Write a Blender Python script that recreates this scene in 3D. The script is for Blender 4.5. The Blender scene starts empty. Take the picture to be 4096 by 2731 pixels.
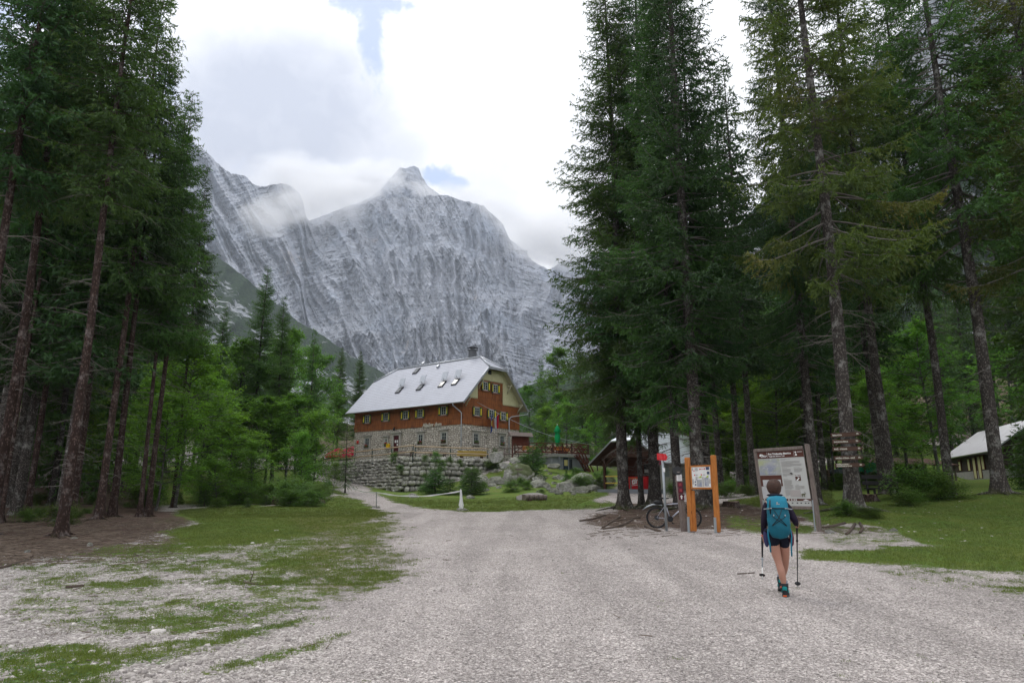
import bpy, math, random
import numpy as np
from mathutils import Vector, Matrix

# ------------------------------------------------------------------ camera, world, sun, exposure
SC = bpy.context.scene
COL = SC.collection
R = math.radians
PITCH = 12.3
CAMZ = 1.6
F = 2731.0                      # focal length in pixels of the 4096 px wide photograph
CX, CY = 2048.0, 1365.5
cp, sp = math.cos(R(PITCH)), math.sin(R(PITCH))

camd = bpy.data.cameras.new("camera"); camd.lens = 24.0; camd.sensor_width = 36.0
camd.clip_start = 0.1; camd.clip_end = 30000
camo = bpy.data.objects.new("camera", camd); COL.objects.link(camo)
camo.location = (0, 0, CAMZ); camo.rotation_euler = (R(90 + PITCH), 0, 0)
SC.camera = camo

SUN_EL, SUN_AZ = 58.0, -38.0     # azimuth from +Y towards +X
world = bpy.data.worlds.new("World"); SC.world = world; world.use_nodes = True
def build_world():
    nt = world.node_tree; nt.nodes.clear()
    N = nt.nodes.new; L = nt.links.new
    out = N("ShaderNodeOutputWorld")
    sky = N("ShaderNodeTexSky"); sky.sky_type = 'NISHITA'; sky.sun_disc = False
    sky.sun_elevation = R(SUN_EL); sky.sun_rotation = R(SUN_AZ); sky.altitude = 1000
    bg = N("ShaderNodeBackground"); bg.inputs[1].default_value = 0.15
    L(sky.outputs[0], bg.inputs[0])
    tc = N("ShaderNodeTexCoord")
    nrm = N("ShaderNodeVectorMath"); nrm.operation = 'NORMALIZE'; L(tc.outputs['Generated'], nrm.inputs[0])
    d = nrm.outputs[0]
    def math_(op, a, b=None, c=None, clamp=False):
        m = N("ShaderNodeMath"); m.operation = op; m.use_clamp = clamp
        for i, v in enumerate((a, b, c)):
            if v is None: continue
            if isinstance(v, (int, float)): m.inputs[i].default_value = v
            else: L(v, m.inputs[i])
        return m.outputs[0]
    def noise(scale, detail, rough, dist=0.0, off=(0, 0, 0), zs=1.0):
        mp = N("ShaderNodeMapping"); L(d, mp.inputs[0]); mp.inputs['Location'].default_value = off
        mp.inputs['Scale'].default_value = (1, 1, zs)
        n = N("ShaderNodeTexNoise"); n.inputs['Scale'].default_value = scale; n.inputs['Detail'].default_value = detail
        n.inputs['Roughness'].default_value = rough; n.inputs['Distortion'].default_value = dist
        L(mp.outputs[0], n.inputs[0]); return n.outputs[0]
    def ramp(v, lo, hi, a=0.0, b=1.0, smooth=True):
        m = N("ShaderNodeMapRange"); m.interpolation_type = 'SMOOTHERSTEP' if smooth else 'LINEAR'
        L(v, m.inputs[0]); m.inputs[1].default_value = lo; m.inputs[2].default_value = hi
        m.inputs[3].default_value = a; m.inputs[4].default_value = b; return m.outputs[0]
    def blob(px, py, r, sx=1.0, sz=1.0):      # distance (in radians) of the direction from a fixed bearing
        u = (px - CX) / F; v = (CY - py) / F
        w = Vector((u, cp - v * sp, sp + v * cp)).normalized()
        s = N("ShaderNodeVectorMath"); s.operation = 'SUBTRACT'; L(d, s.inputs[0]); s.inputs[1].default_value = w
        m = N("ShaderNodeVectorMath"); m.operation = 'MULTIPLY'; L(s.outputs[0], m.inputs[0]); m.inputs[1].default_value = (1 / sx, 1 / sz, 1 / sz)
        l = N("ShaderNodeVectorMath"); l.operation = 'LENGTH'; L(m.outputs[0], l.inputs[0])
        return math_('DIVIDE', l.outputs[1], r)
    n1 = noise(9, 8, 0.62, 0.6)
    n2 = noise(3.2, 5, 0.5, 0.3, (3, 1, 7))
    n3 = noise(22, 6, 0.6, 0.4, (1, 5, 2))
    # openings in the cloud
    wob = math_('ADD', math_('MULTIPLY', math_('SUBTRACT', n1, 0.5), 4.6), math_('MULTIPLY', math_('SUBTRACT', n3, 0.5), 3.2))
    hole = None
    for args in ((1490, 90, 0.022, 0.8, 3.2), (1420, -10, 0.022, 1.9, 0.8), (1540, 0, 0.022, 1.5, 0.8), (1500, 225, 0.016, 0.9, 1.3), (1750, 705, 0.018, 1.7, 0.8), (1810, 728, 0.016, 1.9, 0.7),
                 (-600, 200, 0.2, 1, 1), (5200, -300, 0.2, 1, 1)):
        b = ramp(math_('ADD', blob(*args), wob), 0.2, 1.5, 1.0, 0.0)
        hole = b if hole is None else math_('MAXIMUM', hole, b)
    # dark bellies
    dark = None
    for px, py, r, sx, sz, a in ((1130, 480, .17, 1.5, .9, 1.0), (1350, 620, .14, 1.8, .6, .75), (850, 560, .12, 1.2, 1, .7), (2050, 560, .10, 1.8, .7, .35),(1300, 760, .10, 2.2, .5, .45), (700, 150, .15, 1.5, 1, .3)):
        b = math_('MULTIPLY', ramp(math_('ADD', blob(px, py, r, sx, sz), math_('MULTIPLY', math_('SUBTRACT', n2, .5), 1.2)), 0.1, 1.25, 1.0, 0.0), a)
        dark = b if dark is None else math_('MAXIMUM', dark, b)
    mott = ramp(n2, 0.35, 0.72, 0.0, 0.42)
    fine = ramp(n3, 0.3, 0.7, -0.06, 0.06)
    dk = math_('ADD', math_('MAXIMUM', dark, mott), fine, clamp=True)
    cr = N("ShaderNodeValToRGB"); L(dk, cr.inputs[0])
    cr.color_ramp.elements[0].color = (1.0, 1.0, 1.0, 1); cr.color_ramp.elements[1].color = (0.46, 0.485, 0.57, 1)
    e = cr.color_ramp.elements.new(0.35); e.color = (0.86, 0.865, 0.90, 1)
    cl = N("ShaderNodeBackground"); L(cr.outputs[0], cl.inputs[0])
    # overcast sky: brightest overhead, dim near the horizon
    sep = N("ShaderNodeSeparateXYZ"); L(d, sep.inputs[0])
    st = ramp(sep.outputs[2], -0.02, 0.9, 0.82, 1.5, False)
    L(st, cl.inputs[1])
    blue = N("ShaderNodeBackground"); blue.inputs[1].default_value = 1.0
    mixb = N("ShaderNodeMixShader"); L(math_('MULTIPLY', hole, 0.78), mixb.inputs[0]); L(cl.outputs[0], mixb.inputs[1]); L(bg.outputs[0], mixb.inputs[2])
    L(mixb.outputs[0], out.inputs[0])
build_world()

sund = bpy.data.lights.new("sun", 'SUN'); sund.energy = 1.2; sund.angle = R(25); sund.color = (1.0, 0.96, 0.9)
suno = bpy.data.objects.new("sun", sund); COL.objects.link(suno)
_sd = Vector((math.sin(R(SUN_AZ)) * math.cos(R(SUN_EL)), math.cos(R(SUN_AZ)) * math.cos(R(SUN_EL)), math.sin(R(SUN_EL))))
suno.rotation_euler = _sd.to_track_quat('Z', 'Y').to_euler()
SC.view_settings.view_transform = 'Standard'; SC.view_settings.look = 'None'
SC.view_settings.exposure = 0.22; SC.view_settings.gamma = 1.0
SC.render.engine = 'CYCLES'
cy = SC.cycles
cy.max_bounces = 5; cy.diffuse_bounces = 3; cy.glossy_bounces = 2; cy.transmission_bounces = 3; cy.transparent_max_bounces = 8
cy.volume_bounces = 4; cy.caustics_reflective = False; cy.caustics_refractive = False
cy.use_denoising = True
try: cy.denoiser = 'OPENIMAGEDENOISE'; cy.denoising_input_passes = 'RGB_ALBEDO_NORMAL'
except Exception: pass
cy.use_adaptive_sampling = True; cy.adaptive_threshold = 0.015
cy.volume_step_rate = 1; cy.volume_max_steps = 128

# ------------------------------------------------------------------ photograph pixel <-> place
def ray(px, py):
    u = (px - CX) / F; v = (CY - py) / F
    return Vector((u, cp - v * sp, sp + v * cp))
def W(px, py, d):                   # the point at forward distance d seen at that pixel
    r = ray(px, py); k = d / r.y
    return Vector((r.x * k, d, CAMZ + r.z * k))
def to_px(x, y, z):                 # numpy-friendly projection
    zz = z - CAMZ
    dep = y * cp + zz * sp
    up = -y * sp + zz * cp
    dep = np.maximum(dep, 1e-3)
    return CX + F * x / dep, CY - F * up / dep

# ------------------------------------------------------------------ numpy noise
def _h(ix, iy, iz, seed):
    h = (ix.astype(np.int64) * 374761393 + iy.astype(np.int64) * 668265263 + iz.astype(np.int64) * 2147483647 + seed * 1274126177) & 0xffffffff
    h = ((h ^ (h >> 13)) * 1274126177) & 0xffffffff
    h = (h ^ (h >> 16)) & 0xffffffff
    return h.astype(np.float64) / 4294967295.0
def vnoise(x, y, z=None, seed=0):
    x = np.asarray(x, float); y = np.asarray(y, float); z = np.zeros_like(x) if z is None else np.asarray(z, float)
    ix, iy, iz = np.floor(x), np.floor(y), np.floor(z)
    fx, fy, fz = x - ix, y - iy, z - iz
    fx = fx * fx * (3 - 2 * fx); fy = fy * fy * (3 - 2 * fy); fz = fz * fz * (3 - 2 * fz)
    r = 0
    for a in (0, 1):
        for b in (0, 1):
            for c in (0, 1):
                w = (fx if a else 1 - fx) * (fy if b else 1 - fy) * (fz if c else 1 - fz)
                r = r + w * _h(ix + a, iy + b, iz + c, seed)
    return r * 2 - 1
def fbm(x, y, z=None, oct=5, seed=0, gain=0.5, ridged=False):
    a, s, t = 1.0, 0.0, 0.0
    for o in range(oct):
        k = 2.03 ** o
        n = vnoise(x * k, y * k, None if z is None else z * k, seed + o)
        if ridged: n = 1 - 2 * np.abs(n)
        s = s + a * n; t += a; a *= gain
    return s / t
def sstep(a, b, x):
    t = np.clip((x - a) / (b - a), 0, 1); return t * t * (3 - 2 * t)

# ------------------------------------------------------------------ object helpers
def tag(o, label=None, cat=None, group=None, kind=None):
    if label: o["label"] = label
    if cat: o["category"] = cat
    if group: o["group"] = group
    if kind: o["kind"] = kind
    return o
def empty(name, loc, rz=0.0, label=None, cat=None, group=None):
    o = bpy.data.objects.new(name, None); COL.objects.link(o); o.location = loc; o.rotation_euler = (0, 0, rz)
    o.empty_display_size = 0.2
    return tag(o, label, cat, group)
def link_mesh(name, me, mats=None, parent=None, loc=None):
    o = bpy.data.objects.new(name, me); COL.objects.link(o)
    if mats is not None:
        for m in (mats if isinstance(mats, (list, tuple)) else [mats]): me.materials.append(m)
    if parent is not None: o.parent = parent
    if loc is not None: o.location = loc
    return o
def np_mesh(name, verts, faces, k=None, smooth=False, attrs=None, midx=None):
    """verts (n,3), faces (m,k) int array -> mesh, fast"""
    verts = np.ascontiguousarray(verts, dtype=np.float32); faces = np.ascontiguousarray(faces, dtype=np.int32)
    m, k = faces.shape
    me = bpy.data.meshes.new(name)
    me.vertices.add(len(verts)); me.vertices.foreach_set("co", verts.ravel())
    me.loops.add(m * k); me.loops.foreach_set("vertex_index", faces.ravel())
    me.polygons.add(m); me.polygons.foreach_set("loop_start", np.arange(0, m * k, k, dtype=np.int32))
    try: me.polygons.foreach_set("loop_total", np.full(m, k, dtype=np.int32))
    except Exception: pass
    if smooth: me.polygons.foreach_set("use_smooth", np.ones(m, dtype=bool))
    if midx is not None: me.polygons.foreach_set("material_index", np.asarray(midx, dtype=np.int32))
    me.update(calc_edges=True)
    for an, (typ, arr) in (attrs or {}).items():
        at = me.attributes.new(an, typ, 'POINT')
        if typ == 'FLOAT': at.data.foreach_set("value", np.ascontiguousarray(arr, dtype=np.float32))
        else: at.data.foreach_set("color", np.ascontiguousarray(arr, dtype=np.float32).ravel())
    return me

class MB:
    """collects shapes, then links them as ONE mesh object"""
    def __init__(s): s.v = []; s.f = []; s.m = []; s.sm = []
    def add(s, vs, fs, mi=0, smooth=False):
        b = len(s.v); s.v.extend(tuple(v) for v in vs)
        for f in fs: s.f.append(tuple(i + b for i in f)); s.m.append(mi); s.sm.append(smooth)
    def box(s, c, size, M=None, mi=0, bev=0.0):
        hx, hy, hz = size[0] / 2, size[1] / 2, size[2] / 2
        c = Vector(c)
        if bev <= 0 or bev * 2.2 > min(size):
            vs = [Vector((x, y, z)) for x in (-hx, hx) for y in (-hy, hy) for z in (-hz, hz)]
            fs = [(0, 1, 3, 2), (4, 6, 7, 5), (0, 4, 5, 1), (2, 3, 7, 6), (0, 2, 6, 4), (1, 5, 7, 3)]
        else:                                   # chamfered box
            b = bev; vs = []; idx = {}
            for sx in (-1, 1):
                for sy in (-1, 1):
                    for sz in (-1, 1):
                        for ax in range(3):
                            p = [sx * (hx - b), sy * (hy - b), sz * (hz - b)]
                            p[ax] = (sx * hx, sy * hy, sz * hz)[ax]
                            idx[(sx, sy, sz, ax)] = len(vs); vs.append(Vector(p))
            I = idx; fs = []
            for sgn in (-1, 1):
                q = [(sgn, -1, -1, 0), (sgn, 1, -1, 0), (sgn, 1, 1, 0), (sgn, -1, 1, 0)]; fs.append(tuple(I[k] for k in (q if sgn > 0 else q[::-1])))
                q = [(-1, sgn, -1, 1), (1, sgn, -1, 1), (1, sgn, 1, 1), (-1, sgn, 1, 1)]; fs.append(tuple(I[k] for k in (q[::-1] if sgn > 0 else q)))
                q = [(-1, -1, sgn, 2), (1, -1, sgn, 2), (1, 1, sgn, 2), (-1, 1, sgn, 2)]; fs.append(tuple(I[k] for k in (q if sgn > 0 else q[::-1])))
            for a in (-1, 1):
                for b2 in (-1, 1):
                    fs.append((I[(a, b2, -1, 0)], I[(a, b2, 1, 0)], I[(a, b2, 1, 1)], I[(a, b2, -1, 1)]))
                    fs.append((I[(a, -1, b2, 0)], I[(a, 1, b2, 0)], I[(a, 1, b2, 2)], I[(a, -1, b2, 2)]))
                    fs.append((I[(-1, a, b2, 1)], I[(1, a, b2, 1)], I[(1, a, b2, 2)], I[(-1, a, b2, 2)]))
                    for c2 in (-1, 1): fs.append((I[(a, b2, c2, 0)], I[(a, b2, c2, 1)], I[(a, b2, c2, 2)]))
        if M is not None: vs = [M @ v for v in vs]
        s.add([v + c for v in vs], fs, mi)
    def bar(s, a, b, w, h=None, mi=0, up=(0, 0, 1), bev=0.0):   # rectangular bar from a to b
        a, b = Vector(a), Vector(b); d = b - a; L = d.length; d.normalize()
        u = Vector(up); x = u.cross(d)
        if x.length < 1e-4: x = Vector((1, 0, 0)).cross(d)
        x.normalize(); y = d.cross(x)
        M = Matrix((x, y, d)).transposed()
        s.box((a + b) / 2, (w, h or w, L), M, mi, bev)
    def tube(s, pts, rad, n=8, mi=0, cap=True, smooth=True, close=False):
        pts = [Vector(p) for p in pts]; m = len(pts)
        rad = [rad] * m if isinstance(rad, (int, float)) else list(rad)
        vs = []; prev = None
        for i, p in enumerate(pts):
            if close: t = pts[(i + 1) % m] - pts[i - 1]
            else: t = pts[min(i + 1, m - 1)] - pts[max(i - 1, 0)]
            t.normalize()
            if prev is None:
                x = t.cross(Vector((0, 0, 1)));
                if x.length < 1e-3: x = t.cross(Vector((0, 1, 0)))
            else:
                x = prev - t * prev.dot(t)
            x.normalize(); prev = x; y = t.cross(x)
            for k in range(n):
                a = 2 * math.pi * k / n
                vs.append(p + (x * math.cos(a) + y * math.sin(a)) * rad[i])
        fs = []
        for i in range(m if close else m - 1):
            j = (i + 1) % m
            for k in range(n):
                k2 = (k + 1) % n
                fs.append((i * n + k, i * n + k2, j * n + k2, j * n + k))
        s.add(vs, fs, mi, smooth)
        if cap and not close:
            b = len(s.v) - len(vs)
            s.f.append(tuple(b + k for k in range(n))[::-1]); s.m.append(mi); s.sm.append(False)
            s.f.append(tuple(b + (m - 1) * n + k for k in range(n))); s.m.append(mi); s.sm.append(False)
    def prism(s, poly, a, b, mi=0):            # poly: list of 3-D points, extruded by vector b-a
        n = len(poly); d = Vector(b) - Vector(a)
        vs = [Vector(p) for p in poly] + [Vector(p) + d for p in poly]
        fs = [tuple(range(n))[::-1], tuple(range(n, 2 * n))] + [(i, (i + 1) % n, n + (i + 1) % n, n + i) for i in range(n)]
        s.add(vs, fs, mi)
    def sphere(s, c, r, nu=12, nv=8, mi=0, M=None):
        if isinstance(r, (int, float)): r = (r, r, r)
        vs = []; c = Vector(c)
        for j in range(nv + 1):
            t = math.pi * j / nv
            for i in range(nu):
                p = 2 * math.pi * i / nu
                v = Vector((r[0] * math.sin(t) * math.cos(p), r[1] * math.sin(t) * math.sin(p), r[2] * math.cos(t)))
                if M is not None: v = M @ v
                vs.append(c + v)
        fs = [(j * nu + i, (j + 1) * nu + i, (j + 1) * nu + (i + 1) % nu, j * nu + (i + 1) % nu) for j in range(nv) for i in range(nu)]
        s.add(vs, fs, mi, True)
    def lathe(s, c, prof, n=12, mi=0, M=None, smooth=True):    # prof: (r, z)
        c = Vector(c); vs = []
        for r, z in prof:
            for i in range(n):
                a = 2 * math.pi * i / n; v = Vector((r * math.cos(a), r * math.sin(a), z))
                if M is not None: v = M @ v
                vs.append(c + v)
        fs = [(j * n + i, j * n + (i + 1) % n, (j + 1) * n + (i + 1) % n, (j + 1) * n + i) for j in range(len(prof) - 1) for i in range(n)]
        s.add(vs, fs, mi, smooth)
    def mesh(s, name):
        me = bpy.data.meshes.new(name)
        me.from_pydata([tuple(v) for v in s.v], [], s.f)
        me.polygons.foreach_set("material_index", s.m); me.polygons.foreach_set("use_smooth", s.sm)
        me.update(); return me
    def build(s, name, mats, parent=None, loc=None):
        return link_mesh(name, s.mesh(name), mats, parent, loc)
def copy_tree(o, parent=None):
    c = o.copy(); COL.objects.link(c); c.parent = parent
    for ch in list(o.children): copy_tree(ch, c)
    return c
def arr_cyl(P0, P1, r0, r1, n=3):
    """many thin tubes at once: P0,P1 (m,3), r (m,) -> verts, quads"""
    m = len(P0); d = P1 - P0; L = np.linalg.norm(d, axis=1, keepdims=True) + 1e-9; d = d / L
    ref = np.where(np.abs(d[:, 2:3]) > .9, np.array([[1., 0, 0]]), np.array([[0, 0, 1.]]))
    x = np.cross(d, ref); x /= np.linalg.norm(x, axis=1, keepdims=True) + 1e-9; y = np.cross(d, x)
    a = 2 * np.pi * np.arange(n) / n
    ring = x[:, None, :] * np.cos(a)[None, :, None] + y[:, None, :] * np.sin(a)[None, :, None]
    V = np.concatenate([P0[:, None, :] + ring * np.asarray(r0)[:, None, None], P1[:, None, :] + ring * np.asarray(r1)[:, None, None]], axis=1)
    k = np.arange(n); q = np.stack([k, (k + 1) % n, n + (k + 1) % n, n + k], axis=1)
    Fq = (np.arange(m)[:, None, None] * 2 * n + q[None]).reshape(-1, 4)
    return V.reshape(-1, 3), Fq

def text_mesh(name, body, mat, parent, mx, width=None, height=None, extrude=.004, shear=0.0, offset=0.0, align='LEFT', size=1.0):
    """lettering turned into a real mesh; mx places its left baseline; width fixes its length"""
    cu = bpy.data.curves.new("lettering", 'FONT'); cu.body = body; cu.size = size; cu.shear = shear; cu.align_x = align; cu.resolution_u = 2
    o = bpy.data.objects.new("tmp_lettering", cu); COL.objects.link(o); dg = bpy.context.evaluated_depsgraph_get(); dg.update()
    w = max(1e-4, o.evaluated_get(dg).dimensions.x); k = (width / w) if width else 1.0
    cu.extrude = extrude / k; cu.offset = offset / k
    dg = bpy.context.evaluated_depsgraph_get(); dg.update()
    me = bpy.data.meshes.new_from_object(o.evaluated_get(dg)); bpy.data.objects.remove(o); bpy.data.curves.remove(cu)
    me.name = name; me.transform(Matrix.Diagonal((k, (height or k), k, 1))); me.materials.clear()
    r = link_mesh(name, me, mat, parent); r.matrix_local = mx; return r
# ------------------------------------------------------------------ materials
class NT:
    def __init__(s, name):
        s.m = bpy.data.materials.new(name); s.m.use_nodes = True; s.t = s.m.node_tree; s.t.nodes.clear()
        s.out = s.n("ShaderNodeOutputMaterial")
    def n(s, t, **kw):
        nd = s.t.nodes.new(t)
        for k, v in kw.items(): setattr(nd, k, v)
        return nd
    def l(s, a, b): s.t.links.new(a, b)
    def setin(s, sock, v):
        if isinstance(v, (int, float)): sock.default_value = v
        elif isinstance(v, (tuple, list)): sock.default_value = (*v, 1) if len(v) == 3 and sock.type == 'RGBA' else v
        else: s.l(v, sock)
    def coord(s, which='Object', scale=(1, 1, 1), rot=(0, 0, 0), loc=(0, 0, 0)):
        tc = s.n("ShaderNodeTexCoord"); mp = s.n("ShaderNodeMapping"); s.l(tc.outputs[which], mp.inputs[0])
        mp.inputs['Scale'].default_value = scale; mp.inputs['Rotation'].default_value = rot; mp.inputs['Location'].default_value = loc
        return mp.outputs[0]
    def noise(s, vec, scale, detail=4, rough=.55, dist=0.0, out=0):
        n = s.n("ShaderNodeTexNoise"); s.l(vec, n.inputs['Vector']); n.inputs['Scale'].default_value = scale
        n.inputs['Detail'].default_value = detail; n.inputs['Roughness'].default_value = rough; n.inputs['Distortion'].default_value = dist
        return n.outputs[out]
    def voro(s, vec, scale, feature='F1', out='Distance', rand=1.0):
        n = s.n("ShaderNodeTexVoronoi", feature=feature); s.l(vec, n.inputs['Vector']); n.inputs['Scale'].default_value = scale
        n.inputs['Randomness'].default_value = rand
        return n.outputs[out]
    def math(s, op, a, b=0.0, c=None, clamp=False):
        m = s.n("ShaderNodeMath", operation=op, use_clamp=clamp); s.setin(m.inputs[0], a); s.setin(m.inputs[1], b)
        if c is not None: s.setin(m.inputs[2], c)
        return m.outputs[0]
    def mr(s, v, a, b, c=0.0, d=1.0, interp='SMOOTHSTEP'):
        m = s.n("ShaderNodeMapRange", interpolation_type=interp); s.l(v, m.inputs[0])
        for i, x in enumerate((a, b, c, d)): s.setin(m.inputs[i + 1], x)
        return m.outputs[0]
    def mix(s, f, a, b, blend='MIX'):
        m = s.n("ShaderNodeMix", data_type='RGBA', blend_type=blend); s.setin(m.inputs[0], f)
        s.setin(m.inputs[6], a); s.setin(m.inputs[7], b); return m.outputs[2]
    def ramp(s, v, stops):
        r = s.n("ShaderNodeValToRGB"); s.l(v, r.inputs[0]); e = r.color_ramp.elements
        while len(e) < len(stops): e.new(0.5)
        for i, (p, c) in enumerate(stops): e[i].position = p; e[i].color = (*c, 1) if len(c) == 3 else c
        return r.outputs[0]
    def hsv(s, col, h=.5, sat=1.0, v=1.0):
        n = s.n("ShaderNodeHueSaturation"); s.setin(n.inputs['Hue'], h); s.setin(n.inputs['Saturation'], sat); s.setin(n.inputs['Value'], v); s.setin(n.inputs['Color'], col)
        return n.outputs[0]
    def bump(s, h, strength=.5, dist=.1, normal=None):
        b = s.n("ShaderNodeBump"); s.l(h, b.inputs['Height']); b.inputs['Strength'].default_value = strength; b.inputs['Distance'].default_value = dist
        if normal is not None: s.l(normal, b.inputs['Normal'])
        return b.outputs[0]
    def bsdf(s, col, rough=.8, normal=None, metal=0.0, spec=.3, alpha=None):
        b = s.n("ShaderNodeBsdfPrincipled"); s.setin(b.inputs['Base Color'], col); s.setin(b.inputs['Roughness'], rough); s.setin(b.inputs['Metallic'], metal)
        b.inputs['Specular IOR Level'].default_value = spec
        if normal is not None: s.l(normal, b.inputs['Normal'])
        s.l(b.outputs[0], s.out.inputs[0]); return b
    def objrand(s): return s.n("ShaderNodeObjectInfo").outputs['Random']
    def attr(s, name, out='Fac'): 
        a = s.n("ShaderNodeAttribute"); a.attribute_name = name; return a.outputs[out]

def simple(name, col, rough=.7, metal=0.0, var=.12, scale=8.0, spec=.3, bump=.15):
    t = NT(name); v = t.coord('Object')
    n = t.noise(v, scale, 5, .6)
    c = t.mix(n, tuple(x * (1 - var * 1.6) for x in col), tuple(min(1, x * (1 + var)) for x in col))
    t.bsdf(c, rough, t.bump(t.noise(v, scale * 4, 4), bump, .01), metal, spec); return t.m

def wood(name, a, b, scale=(14, 14, 1.2), rough=.75, dirt=.3, knots=True):
    t = NT(name); v = t.coord('Object', scale)
    n = t.noise(v, 3, 6, .65, 1.2)
    c = t.mix(t.mr(n, .3, .7), a, b)
    v2 = t.coord('Object'); d = t.noise(v2, 1.7, 4, .6)
    c = t.mix(t.mr(d, .45, .8, 0, dirt), c, tuple(x * .35 for x in a))
    if knots:
        k = t.voro(t.coord('Object', (1.0, 1.0, .45)), 4.0)
        c = t.mix(t.mr(k, .06, .12, .6, 0), c, tuple(x * .25 for x in a))
    t.bsdf(c, rough, t.bump(n, .4, .01), 0, .25); return t.m

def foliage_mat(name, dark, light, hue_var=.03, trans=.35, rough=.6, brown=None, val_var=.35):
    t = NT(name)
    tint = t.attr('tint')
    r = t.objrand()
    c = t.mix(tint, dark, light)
    if brown is not None:
        w = t.noise(t.coord('Object'), .22, 2, .5)
        c = t.mix(t.mr(w, .52, .72, 0, .75), c, brown)
    c = t.hsv(c, t.mr(r, 0, 1, .5 - hue_var, .5 + hue_var, 'LINEAR'), 1.0, t.mr(r, 0, 1, 1 - val_var, 1 + val_var, 'LINEAR'))
    d = t.n("ShaderNodeBsdfDiffuse"); t.l(c, d.inputs[0])
    tr = t.n("ShaderNodeBsdfTranslucent"); t.l(t.mix(.4, c, (light[0] * 1.5, light[1] * 1.5, light[2] * .7)), tr.inputs[0])
    m = t.n("ShaderNodeMixShader"); m.inputs[0].default_value = trans; t.l(d.outputs[0], m.inputs[1]); t.l(tr.outputs[0], m.inputs[2])
    g = t.n("ShaderNodeBsdfGlossy"); g.inputs['Roughness'].default_value = .5; g.inputs[0].default_value = (.8, .85, .9, 1)
    m2 = t.n("ShaderNodeMixShader"); m2.inputs[0].default_value = .03; t.l(m.outputs[0], m2.inputs[1]); t.l(g.outputs[0], m2.inputs[2])
    t.l(m2.outputs[0], t.out.inputs[0]); return t.m

def bark_mat(name, a, b, lich, moss_h=0.8, scale=1.0):
    t = NT(name); v = t.coord('Object', (1, 1, .35))
    n = t.noise(v, 9 * scale, 6, .7, .4)
    vo = t.voro(t.coord('Object', (1, 1, .5)), 16 * scale)
    c = t.mix(t.mr(n, .3, .7), a, b)
    c = t.mix(t.mr(vo, .15, .5, .55, 0), tuple(x * .35 for x in a), c)
    l = t.noise(t.coord('Object'), 2.3, 5, .7)
    c = t.mix(t.mr(l, .5, .7, 0, .6), c, lich)
    # moss creeping up from the root flare
    tc = t.n("ShaderNodeTexCoord"); sx = t.n("ShaderNodeSeparateXYZ"); t.l(tc.outputs['Object'], sx.inputs[0])
    mz = t.math('ADD', sx.outputs[2], t.math('MULTIPLY', t.noise(t.coord('Object'), 3.0, 4), 1.2))
    c = t.mix(t.mr(mz, moss_h, moss_h + .6, .65, 0), c, (.06, .075, .015))
    c = t.hsv(c, .5, 1.0, t.mr(t.objrand(), 0, 1, .8, 1.25, 'LINEAR'))
    h = t.math('ADD', t.math('MULTIPLY', vo, .7), n)
    t.bsdf(c, .92, t.bump(h, .9, .035), 0, .1); return t.m

M = {}
M['bark_red'] = bark_mat('spruce_bark_red', (.10, .066, .056), (.21, .15, .13), (.24, .21, .20), .15)
M['bark_grey'] = bark_mat('spruce_bark_grey', (.12, .105, .095), (.26, .235, .215), (.33, .33, .31), .35)
M['bark_pale'] = bark_mat('beech_bark', (.16, .15, .14), (.28, .27, .25), (.33, .34, .31), .3)
M['needle_dark'] = foliage_mat('spruce_needles_dark', (.010, .034, .010), (.060, .135, .028), .018, .3)
M['needle_mid'] = foliage_mat('spruce_needles', (.016, .050, .010), (.098, .19, .030), .018, .35)
M['needle_gold'] = foliage_mat('spruce_needles_yellowing', (.020, .046, .008), (.13, .185, .022), .012, .35, brown=(.19, .155, .035))
M['leaf'] = foliage_mat('beech_leaves', (.016, .050, .006), (.20, .40, .045), .025, .45)
M['leaf_dark'] = foliage_mat('beech_leaves_deep', (.012, .036, .006), (.15, .30, .04), .025, .45)
M['shrub'] = foliage_mat('shrub_leaves', (.035, .08, .016), (.14, .24, .04), .02, .4)
M['branch'] = simple('spruce_branch', (.06, .045, .035), .9, 0, .3, 6)
M['twig'] = simple('dead_twig', (.16, .145, .13), .9, 0, .3, 6)
M['grassblade'] = foliage_mat('grass_blades', (.055, .088, .015), (.17, .215, .04), .01, .4)
M['white_paint'] = simple('white_paint', (.72, .72, .70), .6, 0, .06, 3)
M['grey_paint'] = simple('grey_render', (.22, .235, .26), .8, 0, .12, 1.2)
M['concrete'] = simple('concrete', (.30, .295, .28), .9, 0, .3, 3, bump=.4)
M['zinc'] = simple('zinc_metal', (.42, .44, .47), .42, .75, .12, 3)
M['steel'] = simple('galvanised_steel', (.33, .36, .38), .5, .6, .1, 20)
M['red_sign'] = simple('red_sign_paint', (.55, .012, .02), .5, 0, .08, 6)
M['dark_wood'] = wood('dark_stained_wood', (.045, .022, .016), (.085, .04, .028), dirt=.2, knots=False)
M['redbrown_wood'] = wood('red_brown_wood', (.075, .020, .013), (.12, .035, .022), dirt=.2, knots=False)
M['grey_wood'] = wood('weathered_wood', (.12, .095, .085), (.22, .18, .16))
M['orange_wood'] = wood('larch_wood', (.34, .115, .025), (.52, .20, .05), dirt=.35)
M['rail_wood'] = wood('peeled_rail_wood', (.42, .30, .19), (.60, .46, .32), dirt=.25)
M['black'] = simple('black_rubber', (.012, .012, .014), .6, 0, .2, 20)
M['black_metal'] = simple('black_metal', (.02, .022, .026), .4, .3, .2, 20)
M['green_post'] = simple('dark_green_post', (.008, .04, .035), .5, .2, .2, 20)
M['brown_sign'] = simple('brown_sign_paint', (.085, .028, .018), .6, 0, .08, 6)
M['cream'] = simple('cream_lettering', (.62, .60, .52), .6, 0, .05, 6)
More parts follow.
